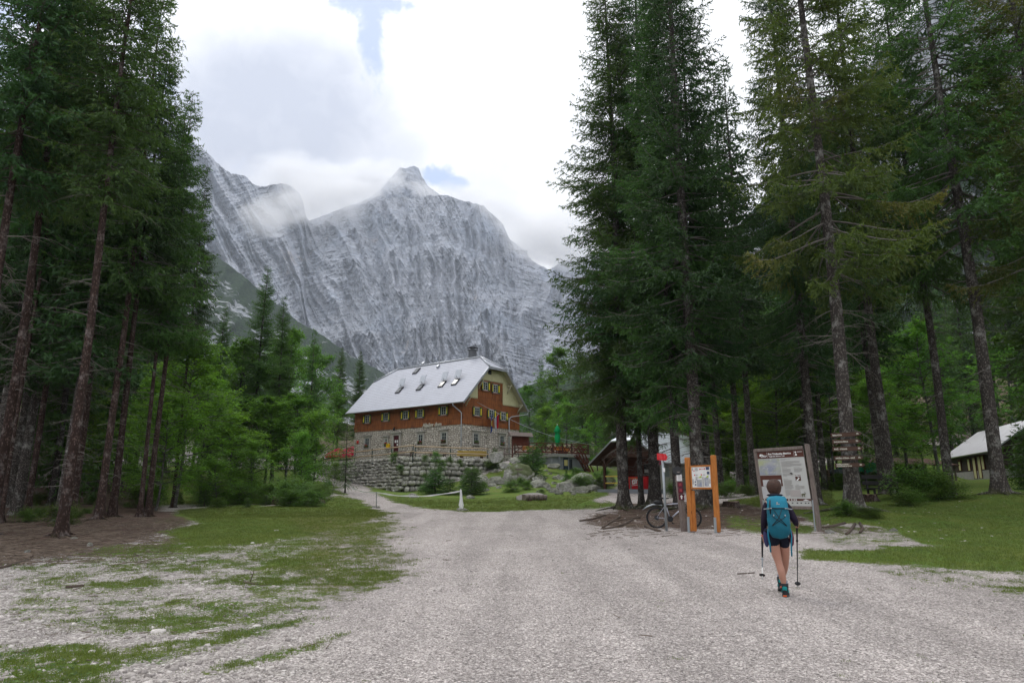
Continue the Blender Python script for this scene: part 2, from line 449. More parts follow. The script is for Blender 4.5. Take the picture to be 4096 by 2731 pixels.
M['white_letter'] = simple('white_lettering', (.75, .75, .74), .6, 0, .03, 6)
M['dark_letter'] = simple('dark_print', (.05, .045, .045), .7, 0, .03, 6)
M['grey_letter'] = simple('grey_print', (.30, .29, .28), .7, 0, .03, 6)
# ------------------------------------------------------------------ terrain heights
def Wn(px, py, d):
    u = (np.asarray(px, float) - CX) / F; v = (CY - np.asarray(py, float)) / F
    ry = cp - v * sp; rz = sp + v * cp
    return u / ry * d, d * np.ones_like(u), CAMZ + rz / ry * d
_cps = [(x, y, z) for y, z in ((-15, 0), (-4, 0), (4, 0), (10, 0)) for x in (-25, -8, 0, 8, 25)]
_cps += [(x, y, .0225 * (y - 10)) for y in (18, 26, 34) for x in (-8, -3, 2)] + [(3, 40, .66), (-2, 44, .8)]
for px, py, d in ((242, 2156, 22), (447, 2075, 29), (-50, 2150, 23), (600, 2070, 31), (700, 2038, 38), (1000, 2024, 42), (1100, 1990, 47), (900, 2000, 50), (500, 2010, 48), (1250, 2010, 43), (1320, 1975, 50),
                  (1230, 1880, 80), (1350, 1938, 62), (1450, 2000, 48), (1560, 2035, 40), (1592, 1975, 65.5), (1427, 1937, 72), (1270, 1893, 80), (1150, 1860, 86), (1000, 1900, 75),
                  (1700, 1965, 65.5), (1800, 1935, 67), (1900, 1905, 70), (1700, 2012, 46), (1900, 2040, 38), (1850, 2008, 49), (2000, 2000, 50), (2150, 1985, 52), (2350, 1985, 50), (2450, 1985, 49), (2600, 1987, 47),
                  (1900, 1950, 62), (2050, 1935, 61), (2200, 1930, 61), (2350, 1925, 60), (2000, 1850, 73), (2100, 1842, 75), (2170, 1866, 73), (2255, 1890, 73), (2340, 1893, 74), (2400, 1890, 76), (2480, 1900, 74),
                  (3420, 2068, 25), (3060, 2112, 21.5), (3270, 2130, 21), (3568, 2000, 32), (4000, 1988, 29), (3801, 1996, 33), (3500, 1938, 60), (3900, 1930, 55), (3990, 1912, 61), (3830, 1908, 75), (4060, 1915, 60), (3700, 1932, 72),
                  (3000, 1975, 45), (2900, 2012, 36), (2800, 2045, 30), (2700, 2096, 25.5), (2560, 2040, 36), (2480, 2050, 35), (3900, 2200, 16), (3600, 2125, 20.5), (3100, 2250, 14), (4090, 2080, 22), (4500, 2000, 27)):
    x, y, z = Wn(px, py, d); _cps.append((float(x), float(y), float(z)))
_cps += [(-45, 40, 2.5), (-60, 70, 7), (-30, 62, 2.6), (-90, 40, 10), (-40, 100, 8), (0, 110, 7), (40, 110, 8), (-20, 100, 7), (60, 70, 5), (75, 40, 5), (60, 20, 2), (110, 110, 20), (110, 50, 14), (-110, 110, 22), (-40, 10, 1), (-80, 0, 6), (80, 0, 3),
         (0, 200, 10), (-120, 200, 30), (120, 200, 30), (0, 400, 20), (-200, 400, 60), (200, 400, 60), (0, 900, 40), (-500, 900, 160), (500, 900, 160), (-250, 0, 40), (250, 0, 40)]
_cp = np.array(_cps); _P = _cp[:, :2]
_C2 = 9.0
def _phi(r2): return np.sqrt(r2 + _C2)
_A = _phi(((_P[:, None] - _P[None]) ** 2).sum(-1)); _n = len(_P)
_B = np.zeros((_n + 3, _n + 3)); _B[:_n, :_n] = _A - np.eye(_n) * 0.6; _B[:_n, _n] = 1; _B[:_n, _n + 1:_n + 3] = _P; _B[_n, :_n] = 1; _B[_n + 1:, :_n] = _P.T
_w = np.linalg.solve(_B, np.concatenate([_cp[:, 2], [0, 0, 0]]))
def hz(x, y):
    x = np.asarray(x, float); y = np.asarray(y, float); sh = x.shape; x = x.ravel(); y = y.ravel()
    out = np.empty_like(x)
    for i in range(0, len(x), 20000):
        xs, ys = x[i:i + 20000], y[i:i + 20000]
        r2 = (xs[:, None] - _P[None, :, 0]) ** 2 + (ys[:, None] - _P[None, :, 1]) ** 2
        out[i:i + 20000] = _phi(r2) @ _w[:_n] + _w[_n] + _w[_n + 1] * xs + _w[_n + 2] * ys
    out += 0.02 * fbm(x * .45, y * .45, oct=3, seed=5) * np.clip(y / 10, 0, 1)
    # mounds at tree roots
    for mx, my, mr, mh in MOUNDS: out += mh * np.exp(-((x - mx) ** 2 + (y - my) ** 2) / (2 * mr * mr))
    return out.reshape(sh)
MOUNDS = []
def gz(x, y): return float(hz(np.array([x]), np.array([y]))[0])
def at(px, d, lift=0.0):            # ground point seen in that column at forward distance d
    z = gz((px - CX) / F * d, d)
    for _ in range(4):
        a = (z - CAMZ) / d; v = (a * cp - sp) / (cp + a * sp)
        x = (px - CX) / F * d / (cp - v * sp); z = gz(x, d)
    return Vector((x, d, z + lift))
def hit(px, py):                    # where the line of sight meets the ground
    lo = 3.0; r = ray(px, py); d = 3.0
    while d < 300:
        p = W(px, py, d)
        if p.z < gz(p.x, p.y): break
        d *= 1.03
    a, b = d / 1.03, d
    for _ in range(12):
        m = (a + b) / 2; p = W(px, py, m)
        if p.z < gz(p.x, p.y): b = m
        else: a = m
    return W(px, py, (a + b) / 2)
for px, d, r_, h_ in ((3420, 25.2, 1.0, .22), (3568, 32, 1.1, .25), (4000, 29, 1.3, .18), (2800, 30, 1.1, .2), (242, 22.2, .7, .1), (447, 29, .9, .1), (2500, 35.5, 1.0, .12), (2610, 36, 1.0, .1)):
    p_ = at(px, d); MOUNDS.append((p_.x, p_.y, r_, h_))
_mp = at(2385, 42); MOUNDS.append((_mp.x, _mp.y, .55, .32))

# ------------------------------------------------------------------ what covers the ground (grass / earth / pale pebbles)
def poly_in(px, py, poly, feather):
    P = np.array(poly, float); n = len(P); inside = np.zeros(px.shape, bool); dist = np.full(px.shape, 1e9)
    for i in range(n):
        a, b = P[i], P[(i + 1) % n]
        cond = ((a[1] > py) != (b[1] > py)) & (px < (b[0] - a[0]) * (py - a[1]) / (b[1] - a[1] + 1e-9) + a[0])
        inside ^= cond
        e = b - a; t = np.clip(((px - a[0]) * e[0] + (py - a[1]) * e[1] * 9) / (e[0] ** 2 + 9 * e[1] ** 2 + 1e-9), 0, 1)
        dx = px - (a[0] + t * e[0]); dy = (py - (a[1] + t * e[1])) * 3
        dist = np.minimum(dist, np.hypot(dx, dy))
    s = np.where(inside, dist, -dist)
    return sstep(-feather, feather, s)
GRASS = [  # polygon in photograph pixels, cover, feather
    ([(700, 2040), (900, 2015), (1150, 2020), (1330, 1985), (1420, 1990), (1500, 2035), (1600, 2052), (1500, 2075), (1350, 2120), (1200, 2150), (1000, 2180), (760, 2190), (640, 2130), (800, 2090), (700, 2060)], .93, 40),
    ([(640, 2080), (1300, 2060), (1560, 2060), (1640, 2110), (1600, 2190), (1700, 2240), (1640, 2330), (1480, 2400), (1250, 2430), (1050, 2350), (950, 2250), (600, 2200)], .56, 130),
    ([(0, 2250), (500, 2170), (1000, 2200), (1300, 2300), (1350, 2450), (900, 2560), (400, 2560), (0, 2500)], .45, 150),
    ([(-100, 2600), (350, 2560), (500, 2620), (420, 2800), (-100, 2800)], .58, 140),
    ([(400, 2190), (800, 2150), (1150, 2200), (700, 2230), (350, 2240)], .64, 70),
    ([(800, 2320), (1200, 2200), (1450, 2180), (1560, 2260), (1350, 2330), (1000, 2380)], .60, 90),
    ([(250, 2620), (700, 2560), (1000, 2500), (1250, 2460), (1350, 2470), (1050, 2560), (600, 2660), (300, 2720)], .52, 90),
    ([(560, 2720), (900, 2640), (1250, 2570), (1500, 2500), (1300, 2600), (900, 2700)], .5, 50),
    ([(1300, 2080), (1600, 2075), (1560, 2150), (1300, 2160)], .66, 60),
    # centre lawn and slope
    ([(1640, 2030), (1500, 1975), (1440, 1925), (1290, 1870), (1330, 1865), (1600, 1950), (1800, 1930), (2000, 1880), (2050, 1800), (2500, 1880), (2440, 1975), (2350, 2000), (2480, 2018), (2380, 2035), (2150, 2042), (1900, 2048)], .93, 30),
    # left bank
    ([(900, 2020), (1150, 2012), (1320, 1975), (1400, 1990), (1330, 1940), (1200, 1880), (600, 1850), (600, 2020)], .85, 30),
    # right field
    ([(3260, 2105), (3420, 2095), (3560, 2125), (3700, 2175), (3900, 2200), (4300, 2170), (4900, 2120), (4900, 1700), (3400, 1800), (3150, 1958), (2880, 1958), (2880, 1968), (3100, 1970), (2960, 1995), (2900, 2010), (3000, 2020), (3180, 2060)], .95, 30),
    ([(3180, 2200), (3500, 2195), (3850, 2170), (4300, 2150), (4900, 2150), (4900, 2280), (4300, 2290), (3900, 2280), (3500, 2255), (3200, 2235)], .93, 50),
    ([(3240, 2100), (3800, 2110), (3860, 2170), (3280, 2195)], .44, 60),
    ([(3400, 2200), (4900, 2200), (4900, 2440), (4000, 2400), (3600, 2330), (3400, 2270)], .42, 110),
    ([(2880, 2060), (3060, 2070), (3250, 2110), (3230, 2140), (2980, 2135), (2900, 2110)], .7, 40),
    ([(2700, 1935), (3260, 1935), (3260, 1952), (2880, 1955), (2700, 1950)], .9, 15),
    ([(2050, 1640), (2900, 1700), (2900, 1940), (2500, 1960), (2050, 1800)], .7, 30),
]
DIRT = [
    ([(-300, 2100), (300, 2085), (600, 2040), (760, 2050), (800, 2085), (640, 2130), (500, 2170), (350, 2200), (180, 2220), (60, 2260), (-300, 2330)], 1.0, 50),
    ([(0, 2300), (500, 2250), (1050, 2300), (1000, 2450), (500, 2560), (0, 2560)], .36, 120),
    ([(150, 2200), (520, 2160), (800, 2120), (680, 2180), (420, 2230), (150, 2260)], .42, 50),
    ([(-300, 1900), (560, 1900), (640, 2040), (600, 2080), (-300, 2120)], 1.0, 30),
    ([(2330, 2075), (2440, 2045), (2620, 2040), (2900, 2030), (3100, 2030), (3230, 2080), (3080, 2105), (2960, 2120), (2780, 2115), (2500, 2110), (2370, 2095)], .85, 35),
    ([(2450, 2010), (2700, 2010), (2900, 2010), (3060, 2020), (2900, 2070), (2500, 2070)], .9, 30),
    ([(3250, 2110), (3480, 2105), (3560, 2130), (3380, 2140), (3260, 2135)], .6, 30),
]
def cover(x, y):
    px, py = to_px(x, y, hz(x, y))
    w1 = fbm(x * .9, y * .9, oct=4, seed=11); w2 = fbm(x * 3.1, y * 3.1, oct=3, seed=21, gain=.6); w3 = fbm(x * .28, y * .28, oct=3, seed=31)
    jx = px + 40 * w3; jy = py + 10 * w1
    g = np.zeros_like(x)
    for poly, a, f in GRASS: g = np.maximum(g, a * poly_in(jx, jy, poly, f))
    d = np.zeros_like(x)
    for poly, a, f in DIRT: d = np.maximum(d, a * poly_in(jx, jy, poly, f))
    # far from the view: forest floor under trees, grass elsewhere
    far = sstep(85, 110, y) + (x < -22 - .3 * y) + (x > 26 + .62 * y); far = np.clip(far, 0, 1)
    g = g * (1 - far) + far * .36; d = d * (1 - far) + far * 1.0
    w4 = fbm(x * 5.5, y * 5.5, oct=2, seed=41)
    n = .40 * w1 + .35 * w2 + .30 * w4
    grass = np.clip(.5 + (g - .5) * 1.15 + n * .55, 0, 1)
    grass = np.where(g < .03, 0, grass)
    dirt = np.clip(.5 + (d - .5) * 1.0 + n * .75, 0, 1)
    dirt = np.where(d < .03, 0, dirt)
    # the pale, coarse pebbles lie on the left
    peb = sstep(1500, 1000, px + 120 * w3) * sstep(8, 5, np.zeros_like(x)) + 0
    olive = sstep(.15, .75, poly_in(px, py, [(1150, 2060), (1560, 2050), (1750, 2150), (1650, 2330), (1400, 2430), (1200, 2300), (1250, 2160)], 160))
    return grass, dirt, peb, olive

def axis(segs):
    out = [segs[0][0]]
    for a, b, st in segs:
        n = max(1, int(round((b - a) / st))); out += list(np.linspace(a, b, n + 1)[1:])
    return np.array(out)
gx = axis([(-900, -300, 60), (-300, -80, 10), (-80, -34, 2), (-34, -16, .45), (-16, 16, .16), (16, 30, .3), (30, 60, .8), (60, 120, 4), (120, 300, 15), (300, 900, 60)])
gy = axis([(-20, 2, 2), (2, 5, .3), (5, 14, .12), (14, 30, .2), (30, 50, .35), (50, 90, .7), (90, 140, 3), (140, 400, 20), (400, 1700, 80)])
GX, GY = np.meshgrid(gx, gy)
GZ = hz(GX, GY)
cg, cd_, cpb, col_ = cover(GX.ravel(), GY.ravel())
GZ = GZ + (cg.reshape(GX.shape) * .015)
# cart ruts and worn hollows in the gravel
nyy, nxx = GX.shape
idx = np.arange(nyy * nxx).reshape(nyy, nxx)
fc = np.stack([idx[:-1, :-1], idx[:-1, 1:], idx[1:, 1:], idx[1:, :-1]], -1).reshape(-1, 4)
gme = np_mesh("ground", np.stack([GX.ravel(), GY.ravel(), GZ.ravel()], 1), fc, smooth=True,
              attrs={'cover': ('FLOAT_COLOR', np.stack([cg, cd_, cpb, col_], 1))})

def ground_mat():
    t = NT("ground_cover")
    v = t.coord('Object')
    a = t.n("ShaderNodeAttribute"); a.attribute_name = 'cover'
    sx = t.n("ShaderNodeSeparateColor"); t.l(a.outputs['Color'], sx.inputs[0])
    G, D, P, O = sx.outputs[0], sx.outputs[1], sx.outputs[2], a.outputs['Alpha']
    # gravel: two sizes of chips, each with its own grey
    wob = t.n("ShaderNodeVectorMath", operation='ADD'); t.l(v, wob.inputs[0])
    nz = t.n("ShaderNodeTexNoise"); t.l(v, nz.inputs['Vector']); nz.inputs['Scale'].default_value = 30
    sc = t.n("ShaderNodeVectorMath", operation='SCALE'); t.l(nz.outputs['Color'], sc.inputs[0]); sc.inputs['Scale'].default_value = .02; t.l(sc.outputs[0], wob.inputs[1])
    vv = wob.outputs[0]
    c1 = t.voro(vv, 34, out='Color'); d1 = t.voro(vv, 34)
    c2 = t.voro(vv, 85, out='Color'); d2 = t.voro(vv, 85)
    c3 = t.voro(vv, 15, out='Color'); d3 = t.voro(vv, 15)
    def grey(c):
        s = t.n("ShaderNodeSeparateColor"); t.l(c, s.inputs[0]); return s.outputs[0], s.outputs[1]
    g1, k1 = grey(c1); g2, k2 = grey(c2); g3, k3 = grey(c3)
    stops = [(0, (.26, .235, .22)), (.25, (.42, .375, .357)), (.6, (.555, .500, .475)), (1, (.73, .67, .635))]
    A = t.ramp(g1, stops); B = t.ramp(g2, stops)
    sel = t.math('GREATER_THAN', k1, .42)
    gr = t.mix(sel, B, A)
    hh1 = t.math('SUBTRACT', 1.0, t.math('MULTIPLY', d1, 1.4)); hh2 = t.math('SUBTRACT', .7, d2)
    h = t.mix(sel, hh2, hh1)
    # gaps between chips are darker
    edge = t.mix(sel, t.mr(d2, .3, .62, 1, .55), t.mr(d1, .3, .62, 1, .50))
    gr = t.mix(1.0, gr, edge, 'MULTIPLY')
    # broad tone: dusty pale areas, damp darker ones
    bn = t.noise(v, .35, 6, .65); bn2 = t.noise(v, 1.8, 5, .6); bn3 = t.noise(v, 7, 5, .7)
    gr = t.hsv(gr, .5, 1, t.math('ADD', t.math('ADD', t.mr(bn, .3, .7, .92, 1.07), t.mr(bn2, .3, .7, -.06, .06)), t.mr(bn3, .25, .75, -.08, .08)))
    lane = t.noise(t.coord('Object', (1.1, .10, 1), (0, 0, .12)), .9, 5, .6)
    gr = t.hsv(gr, .5, 1, t.mr(lane, .35, .62, .86, 1.08))
    # large stones among the pebbles at the left
    pst = t.math('MULTIPLY', P, t.mr(k3, .35, .4))
    peb = t.ramp(g3, [(0, (.36, .33, .30)), (.5, (.58, .54, .50)), (1, (.74, .71, .66))])
    under = t.ramp(g2, [(0, (.07, .06, .05)), (.4, (.22, .20, .18)), (1, (.5, .47, .43))])
    gap = t.math('MULTIPLY', P, t.mr(t.noise(v, 2.6, 5, .7), .42, .66))
    gr = t.mix(t.math('MULTIPLY', gap, .75), gr, under)
    stone = t.math('MULTIPLY', pst, t.mr(d3, .30, .42, 1, 0))
    gr = t.mix(t.math('MULTIPLY', stone, .9), gr, peb)
    h = t.mix(stone, h, t.mr(d3, 0, .5, 2.2, 1.0))
    # worn, darker scrape marks
    sc1 = t.noise(t.coord('Object', (1.2, .35, 1)), 1.3, 6, .75, .8)
    gr = t.mix(t.mr(sc1, .66, .78, 0, .35), gr, (.20, .17, .155))
    # earth with litter
    e = t.noise(v, 5, 8, .75, .8)
    dirt = t.ramp(e, [(.3, (.020, .013, .010)), (.5, (.075, .047, .037)), (.66, (.15, .105, .085)), (.85, (.30, .26, .235))])
    lit = t.voro(t.coord('Object', (2.2, 9, 1), (0, 0, .6)), 4.0)
    dirt = t.mix(t.mr(lit, .05, .12, .6, 0), dirt, (.20, .15, .12)); dirt = t.mix(t.mr(t.noise(v, 28, 4, .8), .55, .68, 0, .7), dirt, (.24, .18, .145)); dirt = t.mix(t.mr(t.noise(v, .9, 5, .7), .52, .7, 0, .5), dirt, (.045, .055, .018))
    # short grass
    gn = t.noise(v, 16, 6, .8); gn2 = t.noise(v, 1.1, 5, .6); gn3 = t.noise(v, 60, 3, .7)
    grass = t.mix(t.mr(gn, .3, .7), (.052, .098, .016), (.125, .20, .036))
    grass = t.mix(t.mr(gn2, .38, .66), grass, t.mix(t.mr(gn, .3, .7), (.085, .11, .02), (.16, .19, .045)))
    grass = t.mix(t.math('MULTIPLY', O, t.mr(gn2, .3, .6, .45, .9)), grass, t.mix(gn, (.085, .085, .028), (.17, .155, .065)))
    grass = t.mix(t.mr(gn3, .68, .74, 0, .5), grass, (.32, .33, .22))
    # breakup of the borders
    fn = t.math('MULTIPLY', t.math('SUBTRACT', t.noise(v, 3.2, 9, .82), .5), 1.7)
    fn2 = t.math('MULTIPLY', t.math('SUBTRACT', t.noise(v, 26, 4, .8), .5), 1.9)
    fa = t.math('ADD', fn, fn2)
    fd = t.mr(t.math('ADD', D, fa), .40, .62)
    fg = t.mr(t.math('ADD', G, fa), .46, .58)
    c = t.mix(fd, gr, dirt); c = t.mix(fg, c, grass)
    H = t.mix(fd, h, t.math('MULTIPLY', e, 1.5)); H = t.mix(fg, H, t.math('MULTIPLY', gn, 2.5))
    t.bsdf(c, .95, t.bump(H, .75, .016), 0, .12)
    return t.m
M['ground'] = ground_mat()
ground = link_mesh("ground", gme, M['ground']); tag(ground, kind='structure')

# ------------------------------------------------------------------ mountains
def rock_mat(name, base=(.36, .37, .40), veg=False, strata=(.5, .15, .35), scale=1.0, contrast=1.0):
    t = NT(name)
    v0 = t.coord('Object', (scale,) * 3)
    wb = t.n("ShaderNodeTexNoise"); t.l(v0, wb.inputs['Vector']); wb.inputs['Scale'].default_value = .004; wb.inputs['Detail'].default_value = 4
    ws = t.n("ShaderNodeVectorMath", operation='SCALE'); t.l(wb.outputs['Color'], ws.inputs[0]); ws.inputs['Scale'].default_value = 55
    ad = t.n("ShaderNodeVectorMath", operation='ADD'); t.l(v0, ad.inputs[0]); t.l(ws.outputs[0], ad.inputs[1])
    mp = t.n("ShaderNodeMapping"); t.l(ad.outputs[0], mp.inputs[0]); mp.inputs['Rotation'].default_value = strata; mp.inputs['Scale'].default_value = (.09, .09, 1)
    s1 = t.noise(mp.outputs[0], .12, 5, .7, .15); s2 = t.noise(mp.outputs[0], .028, 4, .6, .5)
    g = t.noise(v0, .006, 8, .62, .5); f = t.noise(v0, .05, 8, .7)
    mp2 = t.n("ShaderNodeMapping"); t.l(ad.outputs[0], mp2.inputs[0]); mp2.inputs['Scale'].default_value = (1, 1, .22); mp2.inputs['Rotation'].default_value = (0, -.6, 0)
    cr = t.noise(mp2.outputs[0], .022, 7, .68, .6)
    b = base
    c = t.mix(t.mr(s1, .28, .72), tuple(x * .66 for x in b), tuple(min(1, x * 1.25) for x in b))
    c = t.mix(t.mr(cr, .34, .44, .35 * contrast, 0), c, tuple(x * .45 for x in b))
    li = t.math('ABSOLUTE', t.math('SUBTRACT', t.noise(mp.outputs[0], .055, 4, .75, .2), .5))
    c = t.mix(t.mr(li, .0, .03, .75, 0), c, tuple(x * .34 for x in b))
    li2 = t.math('ABSOLUTE', t.math('SUBTRACT', t.noise(mp2.outputs[0], .014, 6, .72, .8), .5))
    c = t.mix(t.mr(li2, .0, .026, .7, 0), c, tuple(x * .38 for x in b))
    c = t.mix(t.mr(s2, .40, .60, .12, 0), c, tuple(x * .65 for x in b))
    c = t.mix(t.mr(g, .45, .7, 0, .4), c, (b[0] * .75, b[1] * .85, b[2] * .95))
    c = t.mix(t.mr(f, .58, .75, 0, .3), c, (b[0] * 1.4, b[1] * 1.38, b[2] * 1.35))
    c = t.mix(t.mr(t.noise(v0, .009, 4, .6, 1.0), .64, .75, 0, .45), c, (b[0] * 1.35, b[1] * 1.1, b[2] * .9))
    if veg:
        vg = t.attr('veg')
        vn = t.noise(v0, .016, 8, .72, .3); vf = t.noise(v0, .12, 5, .7)
        fac = t.mr(t.math('ADD', vg, t.math('MULTIPLY', t.math('SUBTRACT', vn, .5), 2.2)), .42, .58)
        gc = t.mix(t.mr(vf, .35, .65), (.005, .014, .009), (.036, .066, .024))
        c = t.mix(fac, c, gc)
    h = t.math('ADD', t.math('MULTIPLY', s1, 1.0), t.math('ADD', t.math('MULTIPLY', cr, 2.0), t.math('MULTIPLY', f, .8)))
    t.bsdf(c, .95, t.bump(h, .8, 7.0 / scale), 0, .05)
    return t.m

def sheet(name, ridge, base, d0, d1, amp, nx, ny, mat, px0, px1, seed, jag=6, p=1.3, lean=0.0, veg=None, gsc=(60, 170), dense=None, crag=False):
    rx = np.array([r[0] for r in ridge]); ry = np.array([r[1] for r in ridge])
    px = np.linspace(px0, px1, nx) if dense is None else np.concatenate([np.linspace(px0, dense[0], 60)[:-1], np.linspace(dense[0], dense[1], nx - 120), np.linspace(dense[1], px1, 60)[1:]])
    rp = np.interp(px, rx, ry)
    rp = rp + jag * fbm(px / 38., px * 0 + seed, oct=5, seed=seed, gain=.72) + jag * .5 * np.abs(fbm(px / 17., px * 0 + seed, oct=3, seed=seed + 1))
    t = np.linspace(0, 1, ny)
    PX, T = np.meshgrid(px, t); RP = np.broadcast_to(rp, PX.shape)
    b = base if np.isscalar(base) else np.interp(px, [q[0] for q in base], [q[1] for q in base])
    PY = b + (RP - b) * T
    if np.isscalar(d0): D0 = d0
    else: D0 = np.interp(PX, [q[0] for q in d0], [q[1] for q in d0])
    D = D0 + (d1 - D0) * T ** p
    # buttresses and gullies running down the face, slightly slanted
    q = PX + lean * (PY - RP)
    wob = 22 * fbm(PX / 160, PY / 220, oct=3, seed=seed + 3)
    n1 = fbm((q + wob) / gsc[0], PY / (gsc[1] * 1.9), oct=5, seed=seed + 7, gain=.5, ridged=True)
    n2 = fbm((q + wob) / 190, PY / 520, oct=3, seed=seed + 17)
    n3 = fbm((q + wob * .6) / 13, PY / 42, oct=5, seed=seed + 27, gain=.62, ridged=True)
    n4 = fbm((PX * .5 - PY * .25 + wob) / 70, (PY - PX * .30 * np.sign(1500 - PX) * np.minimum(1, np.abs(PX - 1500) / 300) + wob * .4) / 6.5, oct=3, seed=seed + 37, gain=.6)
    n1 = np.sign(n1) * np.abs(n1) ** .85
    if crag:
        kx = [500, 900, 1300, 1600, 1850, 2100, 2400]; kv = [.95, .85, .55, .30, .10, -.12, -.25]
        K = np.interp(PX, kx, kv); dy = PY - RP
        q = PX - K * dy + 18 * fbm(PX / 90, PY / 90, oct=3, seed=seed + 3)
        q = q + 5 * fbm(PX / 40, PY / 40, oct=3, seed=51)
        n1 = 1.5 * (.5 - np.abs(vnoise(q / 75, dy / 340, seed=1))) + .9 * (.5 - np.abs(vnoise(q / 31, dy / 150, seed=2)))
        q2 = PX + .35 * dy + 14 * fbm(PX / 70, PY / 70, oct=2, seed=seed + 8)
        n3 = 1.6 * (.5 - np.abs(vnoise(q / 14, dy / 60, seed=3))) + 1.3 * (.5 - np.abs(vnoise(q2 / 17, dy / 45, seed=5))) + .9 * (.5 - np.abs(vnoise(q / 6, dy / 18, seed=6))) + .5 * fbm(PX / 5, PY / 5, oct=2, seed=12)
        qs = PY + PX * .28 * np.clip((1700 - PX) / 300, -1, 1) + 9 * fbm(PX / 60, PY / 60, oct=3, seed=19)
        n4 = 1.2 * vnoise(PX / 60, qs / 4.2, seed=7) + .8 * vnoise(PX / 34, qs / 9, seed=8)
        RB = np.exp(-((PX - 1240) / 38) ** 2 - (dy / 240) ** 2) * -1.6 + np.exp(-((PX - 1560 - .25 * dy) / 60) ** 2) * .5
        n1 = n1 * 1.35 + RB
    D = D - amp * (n1 * .8 + n2 * 1.1 + n3 * .13 + n4 * .07) * np.minimum(1, .35 + T * 2)
    x, y, z = Wn(PX, PY, D)
    V = [np.stack([x, y, z], -1)]
    for k, (dd, dz) in enumerate(((60, -.1), (300, -.6), (900, -1.2))):
        s = d1 / 2300
        V.append(np.stack([x[-1] * (1 + dd * s / d1), y[-1] + dd * s, z[-1] + dz * dd * s], -1)[None])
    V = np.concatenate(V, 0); n_, m_ = V.shape[:2]
    idx = np.arange(n_ * m_).reshape(n_, m_)
    f = np.stack([idx[:-1, :-1], idx[:-1, 1:], idx[1:, 1:], idx[1:, :-1]], -1).reshape(-1, 4)
    at_ = {}
    if veg is not None:
        vv = veg(np.concatenate([PX, PX[-1:], PX[-1:], PX[-1:]]), np.concatenate([PY, PY[-1:], PY[-1:], PY[-1:]]))
        at_['veg'] = ('FLOAT', vv.ravel())
    me = np_mesh(name, V.reshape(-1, 3), f, smooth=True, attrs=at_)
    o = link_mesh(name, me, mat); tag(o, kind='structure'); return o

M['rock_far'] = rock_mat('limestone_wall', (.44, .46, .515), strata=(.25, .42, .2))
M['rock_near'] = rock_mat('limestone_slope', (.36, .37, .39), veg=True, strata=(.3, -.5, .2), scale=2.0)
RIDGE = [(-1500, 100), (-400, 300), (300, 380), (600, 430), (700, 520), (791, 588), (815, 600), (840, 622), (903, 681), (925, 697), (945, 693), (981, 706), (1005, 730), (1023, 740), (1044, 748), (1080, 742), (1121, 735), (1156, 741), (1198, 773), (1215, 815), (1226, 870), (1255, 905), (1290, 890),
         (1317, 871), (1345, 843), (1401, 832), (1457, 808), (1500, 785), (1560, 790), (1612, 787), (1680, 795), (1717, 780), (1787, 780), (1836, 801), (1892, 815), (1934, 822), (1970, 857), (2012, 892), (2033, 941), (2061, 997), (2096, 1011), (2138, 1046), (2200, 1075), (2260, 1040), (2400, 1010), (2700, 1030), (3200, 900), (4500, 600), (5500, 500)]
sheet("mountain", RIDGE, 1800, 1500, 2300, 66, 1350, 560, M['rock_far'], -900, 4700, 3, jag=9, dense=(560, 2480), crag=True)
PEAK = [(1200, 900), (1330, 845), (1420, 815), (1493, 782), (1542, 731), (1577, 695), (1600, 668), (1622, 672), (1640, 664), (1654, 662), (1675, 672), (1689, 708), (1712, 745), (1752, 776), (1850, 830), (2000, 930), (2100, 1000)]
sheet("mountain", PEAK, 1000, 2400, 2700, 60, 300, 120, M['rock_far'], 1180, 2110, 9, jag=7, gsc=(26, 60), crag=True)
# wooded flank on the left, pine scrub and scree
LFL = [(-1500, 300), (0, 520), (500, 800), (740, 930), (830, 1000), (880, 1035), (960, 1090), (1040, 1160), (1110, 1215), (1200, 1290), (1300, 1345), (1400, 1420), (1500, 1470), (1580, 1520), (1750, 1600), (2000, 1680)]
def vegl(px, py):
    r = np.interp(px, [a for a, b in LFL], [b for a, b in LFL])
    t = (py - r)
    return np.clip(.86 - .30 * sstep(40, 140, t) + .28 * fbm(px / 60, py / 60, oct=3, seed=5), .2, 1)
sheet("hill", LFL, 1820, [(-1500, 300), (600, 380), (1500, 700), (2000, 900)], 1250, 50, 420, 140, M['rock_near'], -1500, 1990, 13, jag=7, p=1.1, lean=.5, veg=vegl, gsc=(80, 200))
RFL = [(2050, 1560), (2300, 1480), (2600, 1240), (2900, 950), (3100, 750), (3300, 470), (3450, 290), (3560, 170), (3700, 10), (3900, -250), (4300, -600), (5500, -1100)]
def vegr(px, py):
    r = np.interp(px, [a for a, b in RFL], [b for a, b in RFL])
    n = fbm(px / 130, py / 90, oct=3, seed=77)
    return np.clip(.30 + .55 * sstep(200, 1100, py + .25 * (px - 3600)) + .55 * n, 0, 1)
sheet("hill", RFL, 1850, [(2050, 330), (5500, 180)], 750, 45, 420, 200, M['rock_near'], 2050, 5400, 23, jag=8, p=1.2, lean=-.4, veg=vegr, gsc=(90, 200))
# ------------------------------------------------------------------ trees
def _norm(a): return a / (np.linalg.norm(a, axis=-1, keepdims=True) + 1e-9)

